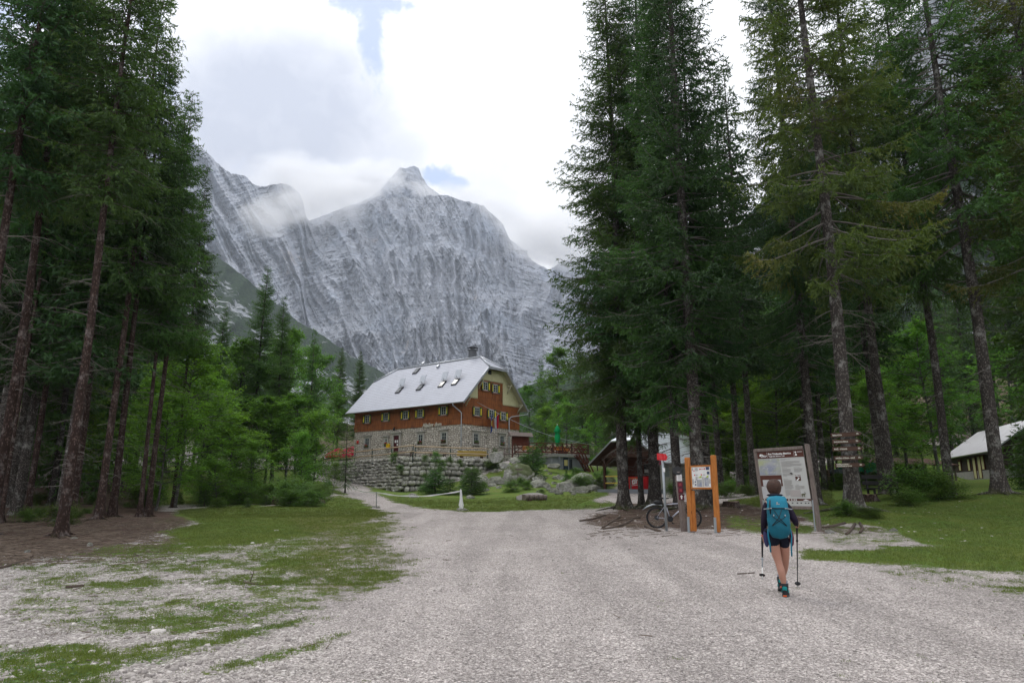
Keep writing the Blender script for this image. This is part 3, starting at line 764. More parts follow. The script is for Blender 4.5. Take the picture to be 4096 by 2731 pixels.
def spruce_meshes(seed, H, cb, Rm, trunk_r, whorl=.40, nper=6, twig_step=.12, elem=.19, ew=.06, droop=.5, bare=0.0, dead=60, flare=.75, gaps=.12, ends_only=.0, lowlen=.75, pexp=.80):
    """returns (trunk mesh, crown mesh); z=0 at the ground, x/y centred on the stem"""
    rg = np.random.default_rng(seed)
    bx = lambda z: .10 * np.sin(z * .21 + seed) * np.minimum(1, z / 8)
    by = lambda z: .10 * np.cos(z * .17 + seed * 2) * np.minimum(1, z / 8) - .10 * math.cos(seed * 2) * 0
    def tr(z): return trunk_r * (np.clip(1 - z / H, 0, 1) ** .85 * .97 + .02)
    # trunk rings with root flare
    zs = np.concatenate([[-.5, -.12, 0, .1, .25, .45, .8, 1.3, 2], np.linspace(3, H, 22)])
    nseg = 18; V = []; a = 2 * np.pi * np.arange(nseg) / nseg
    ph = rg.uniform(0, 6.28, 3)
    for z in zs:
        zz = max(z, 0)
        f = 1 + flare * math.exp(-zz / .35) * (1 + .55 * np.cos(5 * a + ph[0]) + .35 * np.cos(3 * a + ph[1]))
        f = f + .045 * np.cos(7 * a + ph[2] + z * .6) + .03 * np.sin(4 * a + z * 1.3)
        r = tr(zz) * f
        V.append(np.stack([bx(zz) + r * np.cos(a), by(zz) + r * np.sin(a), np.full(nseg, z)], -1))
    V = np.concatenate(V); m = len(zs)
    k = np.arange(nseg); q = np.stack([k, (k + 1) % nseg, nseg + (k + 1) % nseg, nseg + k], 1)
    Fc = (np.arange(m - 1)[:, None, None] * nseg + q[None]).reshape(-1, 4)
    TV, TF = [V], [Fc]; off = len(V); TM = [np.zeros(len(Fc), int)]
    # surface roots
    P0, P1, R0, R1 = [], [], [], []
    for i in range(5):
        az = ph[0] * -1 / 5 + i * 2 * np.pi / 5 + rg.normal(0, .15); L = rg.uniform(.7, 1.5) * trunk_r / .25
        p = np.array([math.cos(az), math.sin(az), 0]) * trunk_r * 1.0 + np.array([0, 0, .16]); rr = trunk_r * .32
        for j in range(5):
            az += rg.normal(0, .3); st = L / 5
            qn = p + np.array([math.cos(az) * st, math.sin(az) * st, -(.16 + .03) / 5 - .012])
            P0.append(p); P1.append(qn); R0.append(rr); R1.append(rr * .72); p = qn; rr *= .72
    # dead twigs and stubs on the bare stem
    zc = cb * H
    for i in range(dead):
        z = rg.uniform(1.6, zc * 1.12 + 1); az = rg.uniform(0, 6.28)
        L = rg.uniform(.12, .5) if rg.random() < .55 else rg.uniform(.6, 2.0) * min(1, .35 + z / zc)
        p = np.array([bx(z), by(z), z]) + np.array([math.cos(az), math.sin(az), 0]) * tr(z) * .8
        dz = rg.uniform(-.25, .15); nn = 4 if L > .6 else 1; rr = .008 + L * .011
        for j in range(nn):
            az += rg.normal(0, .14); dz += rg.normal(-.07, .1)
            qn = p + np.array([math.cos(az), math.sin(az), dz]) * L / nn
            P0.append(p); P1.append(qn); R0.append(rr); R1.append(rr * .62)
            if L > .6:
                for _ in range(2):
                    a2 = az + rg.choice([-1, 1]) * rg.uniform(.5, 1.1); l2 = L * rg.uniform(.15, .35)
                    P0.append(qn); P1.append(qn + np.array([math.cos(a2), math.sin(a2), dz - .2]) * l2); R0.append(rr * .5); R1.append(.003)
            p = qn; rr *= .62
    v, f = arr_cyl(np.array(P0), np.array(P1), np.array(R0), np.array(R1), 5); TV.append(v); TF.append(f + off); TM.append(np.where(np.arange(len(f)) < 125, 0, 1))
    tme = np_mesh("trunk", np.concatenate(TV), np.concatenate(TF), smooth=True, midx=np.concatenate(TM))
    # living branches
    zz = []; z = zc
    while z < H - .35:
        t = (z - zc) / (H - zc); n = nper if t < .85 else 4
        for j in range(n): zz.append(z + rg.uniform(-.18, .18))
        z += whorl * (1 - .35 * t)
    zz = np.array(zz); zz = zz[rg.random(len(zz)) > gaps]; nb = len(zz)
    t = np.clip((zz - zc) / (H - zc), 0, 1)
    prof = (1 - t) ** pexp * np.minimum(1, lowlen + t * 2.2) + .02
    lump = 1 + .22 * vnoise(zz * .45, zz * 0 + seed)
    L = Rm * prof * rg.uniform(.62, 1.12, nb) * lump + .15
    az = rg.uniform(0, 2 * np.pi, nb)
    pit = -.28 + .75 * t ** 1.4 + rg.normal(0, .09, nb)
    KS = 7; s = np.linspace(0, 1, KS)
    dr = droop * (1 - t)[:, None]
    hor = L[:, None] * s * np.cos(pit)[:, None]
    ver = L[:, None] * (np.sin(pit)[:, None] * s - dr * .42 * s ** 2 + (.18 + .16 * (1 - t))[:, None] * s ** 4)
    bend = rg.normal(0, .12, nb)[:, None] * s ** 2
    A = az[:, None] + bend
    PX_ = bx(zz)[:, None] + np.cos(A) * hor; PY_ = by(zz)[:, None] + np.sin(A) * hor; PZ_ = zz[:, None] + ver
    B = np.stack([PX_, PY_, PZ_], -1)                      # nb,KS,3
    r0 = (.006 + .009 * L)[:, None] * (1 - s) ** .7 + .003
    v1, f1 = arr_cyl(B[:, :-1].reshape(-1, 3), B[:, 1:].reshape(-1, 3), r0[:, :-1].ravel(), r0[:, 1:].ravel(), 3)
    # side twigs
    ntw = np.maximum(3, (L / twig_step).astype(int)); bi = np.repeat(np.arange(nb), ntw)
    start = np.concatenate([[0], np.cumsum(ntw)[:-1]]); k_ = np.arange(len(bi)) - start[bi]
    smin = bare * (1 - t[bi]) + .06
    sp_ = smin + (1 - smin) * (k_ + rg.uniform(.1, .9, len(bi))) / ntw[bi]; sp_ = np.clip(sp_, 0, .995)
    fi = sp_ * (KS - 1); i0 = np.minimum(fi.astype(int), KS - 2); fr = (fi - i0)[:, None]
    O = B[bi, i0] * (1 - fr) + B[bi, i0 + 1] * fr; AX = _norm(B[bi, i0 + 1] - B[bi, i0])
    up = np.array([0, 0, 1.]); SD = _norm(np.cross(AX, up)); side = np.where(k_ % 2 == 0, 1., -1.)[:, None]
    tl = np.minimum(1.15, (.20 + .34 * L[bi] * (1 - sp_) ** .75)) * rg.uniform(.6, 1.15, len(bi))
    hang = rg.uniform(.10, .85, len(bi)) * (1 - .6 * t[bi])
    TD = _norm(AX * rg.uniform(.45, .8, (len(bi), 1)) + SD * side * rg.uniform(.5, .9, (len(bi), 1)) - up * hang[:, None])
    # twig wood (only the thicker ones)
    E = O + TD * tl[:, None]
    # needles: short shards around each twig
    ne = np.maximum(2, (tl / (.050 if elem < .25 else .10)).astype(int)); ti = np.repeat(np.arange(len(bi)), ne)
    st2 = np.concatenate([[0], np.cumsum(ne)[:-1]]); kk = np.arange(len(ti)) - st2[ti]
    fpos = (kk + rg.uniform(0, 1, len(ti))) / ne[ti]
    base = O[ti] + TD[ti] * (tl[ti] * fpos)[:, None] - up * (.22 * (tl[ti] * fpos) ** 2)[:, None]
    rnd = _norm(rg.normal(0, 1, (len(ti), 3)))
    ND = _norm(TD[ti] * .75 + rnd * .75 - up * .12)
    ln = elem * rg.uniform(.6, 1.25, len(ti)); wd = ew * rg.uniform(.7, 1.3, len(ti))
    WD = _norm(np.cross(ND, _norm(rg.normal(0, 1, (len(ti), 3)))))
    b0 = base - WD * wd[:, None] * .5; b1 = base + WD * wd[:, None] * .5; b2 = base + ND * ln[:, None]
    # leader and branch tips
    nv = np.stack([b0, b1, b2], 1).reshape(-1, 3)
    nf = np.arange(len(nv)).reshape(-1, 3)
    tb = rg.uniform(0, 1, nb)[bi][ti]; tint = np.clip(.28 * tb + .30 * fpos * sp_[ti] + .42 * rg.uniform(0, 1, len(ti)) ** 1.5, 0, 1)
    tint3 = np.repeat(tint, 3)
    # wood quads -> triangles so that one mesh carries both
    f1t = np.concatenate([f1[:, [0, 1, 2]], f1[:, [0, 2, 3]]])
    verts = np.concatenate([v1, nv]); faces = np.concatenate([f1t, nf + len(v1)])
    mi = np.concatenate([np.ones(len(f1t), int), np.zeros(len(nf), int)])
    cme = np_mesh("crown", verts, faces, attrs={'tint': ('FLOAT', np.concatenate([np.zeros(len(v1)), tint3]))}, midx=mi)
    return tme, cme

def broadleaf_meshes(seed, H, Rm, zc, trunk_r, n_limb=70, sprays=7, leaves=34, leaf=.11, lean=0.0, flat=.16, stems=1, spread=.7):
    rg = np.random.default_rng(seed)
    P0, P1, R0, R1 = [], [], [], []; tips = []
    for st in range(stems):
        p = np.array([rg.normal(0, .15) * (stems > 1), rg.normal(0, .15) * (stems > 1), -.3]); az = rg.uniform(0, 6.28); ln = lean + rg.uniform(-.04, .08) + .12 * (stems > 1)
        n = 14; pts = [p]
        for i in range(n):
            az += rg.normal(0, .3)
            p = p + np.array([math.cos(az) * ln, math.sin(az) * ln, 1]) * (H * .93) / n + np.append(rg.normal(0, .02 * H / n * 2, 2), 0); pts.append(p)
        pts = np.array(pts); rr = trunk_r * (1 - np.linspace(0, 1, n + 1) * .93) ** .9 / math.sqrt(stems)
        for i in range(n): P0.append(pts[i]); P1.append(pts[i + 1]); R0.append(rr[i]); R1.append(rr[i + 1])
        for j in range(n_limb // stems):
            z = zc + (H * .97 - zc) * rg.uniform(0, 1) ** .85; f = np.clip((z + .3) / (H * .93) * n, 0, n - .01); i = int(f); b = pts[i] + (pts[i + 1] - pts[i]) * (f - i)
            t = (z - zc) / (H - zc); Lr = Rm * (math.sin(math.pi * min(1, .22 + t * .80)) ** .8) * rg.uniform(.55, 1.1) + .3
            a = rg.uniform(0, 6.28); pit = rg.uniform(.05, .5) + .5 * t
            q = b.copy(); rl = .012 + .012 * Lr; nn = 5
            for m_ in range(nn):
                a += rg.normal(0, .16); pit -= .09
                q2 = q + np.array([math.cos(a) * math.cos(pit), math.sin(a) * math.cos(pit), math.sin(pit)]) * Lr / nn
                P0.append(q); P1.append(q2); R0.append(rl); R1.append(rl * .72); rl *= .72; q = q2
                if m_ >= 1:
                    for _ in range(2): tips.append(q + np.append(rg.normal(0, .22 * spread * Lr / 2, 2), rg.normal(-.08, .30)))
            tips.append(q)
    v1, f1 = arr_cyl(np.array(P0), np.array(P1), np.array(R0), np.array(R1), 6)
    tme = np_mesh("trunk", v1, f1, smooth=True)
    tips = np.array(tips); nt_ = len(tips)
    ti = np.repeat(np.arange(nt_), leaves)
    rad = (.30 + .50 * rg.random(nt_))[ti] * spread * 1.2; rr = np.sqrt(rg.random(len(ti))) * rad; aa = rg.uniform(0, 6.28, len(ti))
    tilt = rg.normal(0, .55, (nt_, 2))[ti]
    dx = rr * np.cos(aa); dy = rr * np.sin(aa); dz = dx * tilt[:, 0] + dy * tilt[:, 1] + rg.normal(0, flat * .5, len(ti)) - .25 * rr ** 2
    C_ = tips[ti] + np.stack([dx, dy, dz], -1)
    nrm = _norm(np.stack([rg.normal(0, .45, len(ti)), rg.normal(0, .45, len(ti)), np.ones(len(ti))], -1))
    u = _norm(np.cross(nrm, rg.normal(0, 1, (len(ti), 3)))); w = np.cross(nrm, u)
    sz = leaf * rg.uniform(.6, 1.2, len(ti))[:, None]
    a0 = C_ - u * sz * .55; a1 = C_ + w * sz * .33; a2 = C_ + u * sz * .55; a3 = C_ - w * sz * .33
    nv = np.stack([a0, a1, a2, a3], 1).reshape(-1, 3); nf = np.arange(len(nv)).reshape(-1, 4)
    tint = np.clip(.62 * rg.random(nt_)[ti] ** 1.3 + .38 * rg.random(len(ti)), 0, 1)  # per-spray tint paints lit clumps and shaded gaps into the leaf colour
    cme = np_mesh("crown", nv, nf, attrs={'tint': ('FLOAT', np.repeat(tint, 4))})
    return tme, cme

def conifer_small(seed, H, Rm): return spruce_meshes(seed, H, .03, Rm, .035 + H * .008, whorl=.22, nper=6, twig_step=.085, elem=.15, ew=.055, droop=.3, dead=0, flare=.1, gaps=.05, lowlen=.9)

PROTO = {}
def proto(key, fn, trunk_mats, crown_mats):
    t, c = fn()
    for m in trunk_mats: t.materials.append(m)
    for m in crown_mats: c.materials.append(m)
    PROTO[key] = (t, c)
BR, BG, TW = M['bark_red'], M['bark_grey'], M['twig']
# left forest edge: long bare stems
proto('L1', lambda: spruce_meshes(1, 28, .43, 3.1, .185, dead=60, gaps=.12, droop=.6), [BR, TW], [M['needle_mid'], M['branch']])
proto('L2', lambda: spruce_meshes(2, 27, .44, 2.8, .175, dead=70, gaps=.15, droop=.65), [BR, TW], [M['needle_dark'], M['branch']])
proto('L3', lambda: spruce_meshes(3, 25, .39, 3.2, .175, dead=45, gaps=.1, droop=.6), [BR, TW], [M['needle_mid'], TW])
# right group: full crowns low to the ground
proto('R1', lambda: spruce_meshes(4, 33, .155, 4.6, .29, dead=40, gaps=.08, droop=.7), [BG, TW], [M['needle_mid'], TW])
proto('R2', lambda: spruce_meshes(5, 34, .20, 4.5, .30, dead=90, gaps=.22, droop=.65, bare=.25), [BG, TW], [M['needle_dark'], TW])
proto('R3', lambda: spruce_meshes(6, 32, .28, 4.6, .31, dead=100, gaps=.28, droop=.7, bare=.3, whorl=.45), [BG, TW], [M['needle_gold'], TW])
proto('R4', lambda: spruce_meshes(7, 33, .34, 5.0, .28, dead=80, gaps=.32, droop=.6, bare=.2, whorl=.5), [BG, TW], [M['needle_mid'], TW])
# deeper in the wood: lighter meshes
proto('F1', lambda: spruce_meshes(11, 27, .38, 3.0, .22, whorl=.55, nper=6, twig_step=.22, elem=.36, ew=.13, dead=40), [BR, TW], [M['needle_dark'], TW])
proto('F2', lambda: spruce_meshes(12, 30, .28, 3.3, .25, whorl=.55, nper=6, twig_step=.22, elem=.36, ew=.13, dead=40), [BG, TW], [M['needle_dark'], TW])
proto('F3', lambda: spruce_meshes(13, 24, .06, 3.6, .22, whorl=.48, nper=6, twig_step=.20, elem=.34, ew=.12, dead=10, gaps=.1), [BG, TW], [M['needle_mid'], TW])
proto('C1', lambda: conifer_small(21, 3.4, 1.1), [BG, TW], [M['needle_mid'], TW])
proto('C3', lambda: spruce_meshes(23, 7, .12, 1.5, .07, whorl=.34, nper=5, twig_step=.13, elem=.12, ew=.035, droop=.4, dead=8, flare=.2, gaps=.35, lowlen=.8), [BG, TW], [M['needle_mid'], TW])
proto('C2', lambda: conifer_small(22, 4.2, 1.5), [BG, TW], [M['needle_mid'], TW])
BP = M['bark_pale']
proto('B1', lambda: broadleaf_meshes(31, 14, 4.2, 2.5, .15, n_limb=80, leaves=26, leaf=.19), [BP], [M['leaf']])
proto('B2', lambda: broadleaf_meshes(32, 10, 3.4, 1.2, .11, n_limb=70, leaves=26, leaf=.16, lean=.06), [BP], [M['leaf']])
proto('B3', lambda: broadleaf_meshes(33, 17, 4.0, 4.0, .18, n_limb=80, leaves=26, leaf=.21), [BP], [M['leaf_dark']])
proto('B4', lambda: broadleaf_meshes(34, 6, 2.6, .5, .07, n_limb=50, leaves=24, leaf=.13, lean=.08), [BP], [M['leaf']])
proto('S1', lambda: broadleaf_meshes(35, 1.5, 1.1, .1, .03, n_limb=36, leaves=24, leaf=.085, stems=4, spread=.45), [BP], [M['shrub']])
proto('S2', lambda: broadleaf_meshes(36, 2.6, 1.5, .15, .04, n_limb=48, leaves=24, leaf=.10, stems=4, spread=.55), [BP], [M['leaf_dark']])
PH = {'L1': 28, 'L2': 27, 'L3': 25, 'R1': 33, 'R2': 34, 'R3': 32, 'R4': 33, 'F1': 27, 'F2': 30, 'F3': 24, 'C1': 3.4, 'C2': 4.2, 'C3': 7, 'B1': 14, 'B2': 10, 'B3': 17, 'B4': 6, 'S1': 1.5, 'S2': 2.6}
PW = {'L1': .27, 'L2': .25, 'L3': .24, 'R1': .34, 'R2': .36, 'R3': .36, 'R4': .32}
def plant(key, loc, H=None, rot=0.0, label='', name='spruce_tree', cat='tree', group=None, wide=1.0, lean=(0, 0)):
    t, c = PROTO[key]; s = (H or PH[key]) / PH[key]
    e = empty(name, loc, 0, label, cat, group)
    e.rotation_euler = (lean[1], lean[0], rot); e.scale = (s * wide, s * wide, s)
    link_mesh("trunk", t, None, e); link_mesh("crown", c, None, e)
    return e
rnd = random.Random(7)
def top_h(px, d, topy):             # height of a tree at that spot whose tip shows at topy
    p = at(px, d); return W(px, topy, d).z - p.z
GL = "tall spruces along the left forest edge"
# (proto, base px, distance, trunk width factor, height, label)
left_edge = [
 ('L2', -175, 21.5, 1.0, 27, "reddish bare spruce trunk crossing the far upper left corner of the photo"),
 ('L1', -45, 23.5, .95, 28, "thick spruce with grey-pink bark, first full trunk from the left edge"),
 ('L2', 0, 27.5, .62, 24, "thin leaning spruce trunk just right of the thick leftmost one"),
 ('L1', 242, 22, .9, 26.5, "nearest left spruce with a flared root beside a white stone"),
 ('L3', 396, 28.5, .85, 26, "slimmer spruce left of the pair with spreading roots"),
 ('L2', 447, 29.2, 1.0, 23, "stout spruce with a wide root foot, right one of the close pair"),
 ('L3', 557, 31, .72, 20.5, "slender spruce beside the moss-footed trunk at the forest edge"),
 ('L3', 590, 31.5, .88, 21.3, "moss-footed spruce forming the right edge of the left forest"),
 ('L1', 105, 31, .8, 26, "dark spruce trunk between the leftmost trunks and the near one"),
 ('L2', 690, 41, .7, 22, "slim spruce behind the bright beech leaves at the forest corner"),
]
for k, px, d, w, h, lab in left_edge:
    p = at(px, d, -.05); plant(k, p, h, rnd.uniform(0, 6.28), lab, group=GL, wide=w * PH[k] / h if False else w)
GR = "tall spruces around the notice boards"
right_edge = [
 ('R1', 2497, 35.5, 1.0, 33, "dark spruce left of the kiosk opening, leftmost of the right-hand group"),
 ('R1', 2566, 36.5, .62, 27, "thin spruce between the two thick ones in front of the kiosk"),
 ('R2', 2622, 35.8, 1.0, 34, "thick spruce behind the red arrow signpost and bicycle"),
 ('R1', 2716, 31.5, .8, 30, "spruce directly behind the post with small brown plates"),
 ('R2', 2798, 30, 1.0, 33, "mossy-rooted big spruce behind the orange-posted map board"),
 ('R2', 2838, 32.5, .7, 28, "darker spruce with a curved root just right of the mossy-rooted one"),
 ('R2', 3268, 30.5, .8, 31, "grey spruce rising behind the right post of the large trail board"),
 ('R3', 3420, 25.2, .86, 32, "thick grey spruce carrying five brown arrow signs"),
 ('R4', 3568, 32.2, .9, 32, "spruce with a wide dark foot beside the black bench"),
 ('F2', 3535, 35.5, .8, 27, "thin spruce behind the one beside the black bench"),
 ('R4', 3805, 33, .8, 31, "speckled spruce between the leafy shrub and the white-roofed cabin"),
 ('R4', 4003, 29, .98, 33, "large spruce standing before the white-roofed cabin"),
 ('R3', 4420, 27, 1.0, 31, "spruce outside the right edge whose boughs hang into view"),
]
for k, px, d, w, h, lab in right_edge:
    p = at(px, d, -.05); plant(k, p, h, rnd.uniform(0, 6.28), lab, group=GR, wide=w)
# far stems of the right wood, seen one by one
for px, d, h, lab in ((2885, 45, 29, "pale straight spruce stem right of the orange-posted map board"), (2965, 46, 32, "slim pale stem in the middle of the dark gap left of the trail board"),
                      (3018, 44, 31, "greyish stem just left of the large trail board"), (3245, 50, 26, "stem behind the right post of the trail board, twin of its neighbour"), (3300, 49, 27, "right one of the two twin stems behind the trail board")):
    plant('F2', at(px, d, -.1), h, rnd.uniform(0, 6), lab, group="stems at the edge of the right wood", wide=.9)

def fill(n, box, keys, hr, label, name, group, seed, avoid=None, mind=2.4, wide=(.8, 1.1)):
    r = random.Random(seed); pts = []; tries = 0
    while len(pts) < n and tries < n * 60:
        tries += 1
        y = r.uniform(box[1], box[3]); px = r.uniform(box[0], box[2])
        x = (px - CX) / F * y
        if any((x - a) ** 2 + (y - b) ** 2 < mind ** 2 for a, b in pts): continue
        if avoid and avoid(x, y): continue
        pts.append((x, y))
        plant(r.choice(keys), (x, y, gz(x, y) - .1), r.uniform(*hr), r.uniform(0, 6.28), label, name, group=group, wide=r.uniform(*wide))
    return pts
# deep left wood
fill(54, (-900, 27, 560, 60), ['F1', 'F2'], (22, 28), "dark spruce standing deep inside the left forest", 'spruce_tree', "spruces deep in the left forest", 1, avoid=lambda x, y: x > -.61 * y - .5 + max(0, (y - 33)) * .06, mind=2.0)
fill(24, (-1400, 40, 700, 95), ['F3', 'F2'], (20, 27), "spruce closing the back of the left forest", 'spruce_tree', "spruces at the back of the left forest", 2, mind=3)
fill(5, (-100, 44, 640, 62), ['B3', 'B2'], (5, 10), "bright green beech growing beneath the left spruces", 'beech_tree', "beeches under the left forest", 3, avoid=lambda x, y: y < 33 + (x + 15) * -.2, mind=2.2)
# between the left forest and the hut
GC = "trees between the forest and the hut"
for k, nm, px, d, topy, w, lab in (
 ('B1', 'beech_tree', 700, 41, 1330, 1.0, "bright beech with layered boughs at the corner of the left forest"),
 ('B2', 'beech_tree', 620, 37, 1560, 1.1, "low beech leaning out of the left forest over the grass"),
 ('B1', 'beech_tree', 800, 46, 1480, 1.0, "fresh green beech behind the forest corner with drooping tips"),
 ('R1', 'spruce_tree', 835, 56, 1215, 1.0, "dark narrow spruce in front of the wooded slope"),
 ('R1', 'spruce_tree', 1000, 60, 1058, 1.1, "tallest spruce between forest and hut, with a bare lower stem"),
 ('R1', 'spruce_tree', 1085, 64, 1178, 1.1, "second tall spruce right of the tallest one"),
 ('B3', 'beech_tree', 930, 60, 1330, 1.1, "yellow-green beech around the foot of the tallest spruce"),
 ('B3', 'beech_tree', 1140, 68, 1290, .9, "bright broadleaf tree with a forked top beside the spruces"),
 ('B3', 'beech_tree', 1225, 74, 1365, .9, "light broadleaf tree with a rounded top left of the hut"),
 ('R1', 'spruce_tree', 1345, 97, 1385, 1.15, "left one of the two dark pointed spruces behind the hut's end"),
 ('R1', 'spruce_tree', 1425, 101, 1400, 1.1, "right one of the two dark pointed spruces behind the hut's end"),
 ('B3', 'beech_tree', 1060, 54, 1570, 1.5, "dense dark green beech mass above the path, left part"),
 ('B3', 'beech_tree', 1180, 57, 1560, 1.5, "dense green tree left of the red parasols"),
 ('B2', 'beech_tree', 930, 50, 1640, 1.5, "leafy tree in the hollow behind the stump"),
 ('F3', 'spruce_tree', 1240, 88, 1480, .9, "spruce between the light broadleaf tree and the hut roof"),
 ('B3', 'beech_tree', 1330, 92, 1560, 1.0, "bushy tree at the hut's left gable"),
 ('B2', 'beech_tree', 1010, 45, 1750, 1.2, "low spreading tree beside the path entrance"),
 ('B4', 'beech_tree', 1250, 56, 1640, .9, "slim young tree on the bank with two pale stems"),
 ('B4', 'beech_tree', 1200, 51, 1720, .8, "small open tree on the bank left of the path"),
 ('C3', 'spruce_tree', 1380, 53, 1640, .95, "thin young spruce with sparse boughs in front of the hut, path at its foot"),
 ('B4', 'beech_tree', 1330, 52, 1840, .6, "sapling left of the thin young spruce"),
 ('B4', 'beech_tree', 870, 43, 1830, 1.3, "low bush with pale leaves at the lawn's far edge"),
 ('B3', 'beech_tree', 760, 62, 1400, 1.2, "tall light green tree behind the forest corner"),
 ):
    h = top_h(px, d, topy); plant(k, at(px, d, -.1), h, rnd.uniform(0, 6.28), lab, nm, group=GC, wide=w)
fill(12, (640, 62, 1330, 100), ['F3', 'B3', 'B1'], (9, 16), "green tree filling the slope behind the hut's left side", 'mixed_tree', "trees on the slope left of the hut", 5, mind=3.2)
# right of the hut
GH = "trees behind the hut and terrace"
for k, nm, px, d, topy, w, lab in (
 ('F3', 'spruce_tree', 2168, 118, 1430, .9, "pointed spruce just right of the hut's gable"),
 ('B3', 'beech_tree', 2120, 112, 1530, 1.0, "grey-green tree behind the hut's right gable edge"),
 ('B3', 'beech_tree', 2230, 105, 1560, 1.1, "leafy tree above the closed green parasol"),
 ('B1', 'beech_tree', 2180, 97, 1620, 1.1, "bright leafy tree behind the dark red notice board"),
 ('B1', 'beech_tree', 2270, 92, 1600, 1.1, "broad green tree behind the wooden terrace"),
 ('B3', 'beech_tree', 2240, 110, 1370, 1.0, "bare-tipped tree against the rock wall"),
 ('F3', 'spruce_tree', 2350, 90, 1420, 1.2, "dark spruce behind the wooden terrace railing"),
 ('F3', 'spruce_tree', 2440, 84, 1380, 1.2, "dark spruce behind the kiosk roof"),
 ('B1', 'beech_tree', 2390, 78, 1640, 1.0, "green tree between terrace and kiosk"),
 ('F2', 'spruce_tree', 2330, 100, 1300, 1.0, "tall spruce far behind the terrace"),
 ('B1', 'beech_tree', 2740, 62, 1480, 1.2, "bright beech above the orange-posted map board"),
 ('B2', 'beech_tree', 2860, 56, 1560, 1.2, "bright beech right of the orange-posted map board"),
 ('B3', 'beech_tree', 3340, 52, 1400, 1.1, "light beech between trail board and sign tree"),
 ('B1', 'beech_tree', 3470, 56, 1450, 1.1, "bright beech right of the sign tree"),
 ('B3', 'beech_tree', 3640, 58, 1380, 1.2, "green beech between the right spruces"),
 ('B1', 'beech_tree', 3700, 64, 1600, 1.2, "low beech left of the white-roofed cabin"),
 ('B1', 'beech_tree', 3900, 100, 1450, 1.3, "yellow-green beech behind the cabin roof"),
 ('B3', 'beech_tree', 3130, 50, 1330, 1.2, "tall beech between the trail board and the dark gap"),
 ('B1', 'beech_tree', 3560, 47, 1500, 1.1, "bright low beech right behind the black bench"),
 ('B3', 'beech_tree', 3760, 50, 1250, 1.1, "tall bright beech behind the speckled spruce"),
 ('B2', 'beech_tree', 2960, 54, 1500, 1.3, "spreading beech behind the slim pale stems"),
 ('B3', 'beech_tree', 4070, 74, 1330, 1.3, "beech rising above the cabin's roof ridge"),
 ('C2', 'spruce_tree', 4125, 42, 1690, .8, "young spruce in front of the cabin's right wall"),
 ('F3', 'spruce_tree', 2640, 70, 1100, 1.1, "tall dark spruce behind the thick trunks"),
 ):
    h = top_h(px, d, topy); plant(k, at(px, d, -.1), h, rnd.uniform(0, 6.28), lab, nm, group=GH, wide=w)
_hx = lambda x, y: (2.0 < x < 8.5 and y < 60) or (y < 86 and 36 < x < 62)
fill(34, (2600, 60, 4300, 110), ['F1', 'F2', 'F3'], (22, 31), "dark spruce standing deep in the right wood", 'spruce_tree', "spruces deep in the right wood", 6, mind=3.0,
     avoid=lambda x, y: (y < 88 and x > .50 * y - 2) or (x < .24 * y))
fill(10, (3650, 88, 4700, 120), ['F1', 'F2'], (22, 30), "spruce stem rising behind the cabin", 'spruce_tree', "spruces behind the cabin", 8, mind=3.2)
fill(8, (2650, 56, 3500, 85), ['B1', 'B3', 'B2'], (7, 13), "beech growing between the stems of the right wood", 'beech_tree', "beeches in the right wood", 9, mind=3.5)
fill(14, (4150, 24, 5200, 70), ['F2', 'F3'], (24, 30), "spruce at the right edge of the field", 'spruce_tree', "spruces right of the field", 10, mind=3.5, avoid=lambda x, y: x < .80 * y)
# ------------------------------------------------------------------ the mountain hut and its terrace
def stone_mat(name, a, b, joint, sc=2.5, moss=.0, asp=1.6):
    t = NT(name); v = t.coord('Object')
    wv = t.n("ShaderNodeTexNoise"); t.l(v, wv.inputs['Vector']); wv.inputs['Scale'].default_value = 1.5
    ws = t.n("ShaderNodeVectorMath", operation='SCALE'); t.l(wv.outputs['Color'], ws.inputs[0]); ws.inputs['Scale'].default_value = .22
    ad = t.n("ShaderNodeVectorMath", operation='ADD'); t.l(v, ad.inputs[0]); t.l(ws.outputs[0], ad.inputs[1])
    mp = t.n("ShaderNodeMapping"); t.l(ad.outputs[0], mp.inputs[0]); mp.inputs['Scale'].default_value = (1, 1, asp)
    de = t.voro(mp.outputs[0], sc, 'DISTANCE_TO_EDGE', 'Distance', .75); cc = t.voro(mp.outputs[0], sc, 'F1', 'Color', .75)
    s = t.n("ShaderNodeSeparateColor"); t.l(cc, s.inputs[0])
    c = t.mix(s.outputs[0], a, b); n = t.noise(v, 14, 6, .7)
    c = t.mix(t.mr(n, .35, .7, 0, .5), c, tuple(x * .5 for x in a))
    c = t.mix(t.mr(de, .03, .10, .95, 0), c, joint)
    if moss: c = t.mix(t.mr(t.noise(v, .9, 5, .7), .5, .66, 0, moss), c, (.07, .085, .03))
    h = t.math('ADD', t.mr(de, 0, .16, 0, 1), t.math('MULTIPLY', n, .5))
    t.bsdf(c, .92, t.bump(h, 1.0, .07), 0, .1); return t.m
M['hut_stone'] = stone_mat('hut_stone', (.50, .45, .39), (.80, .74, .66), (.17, .15, .125))
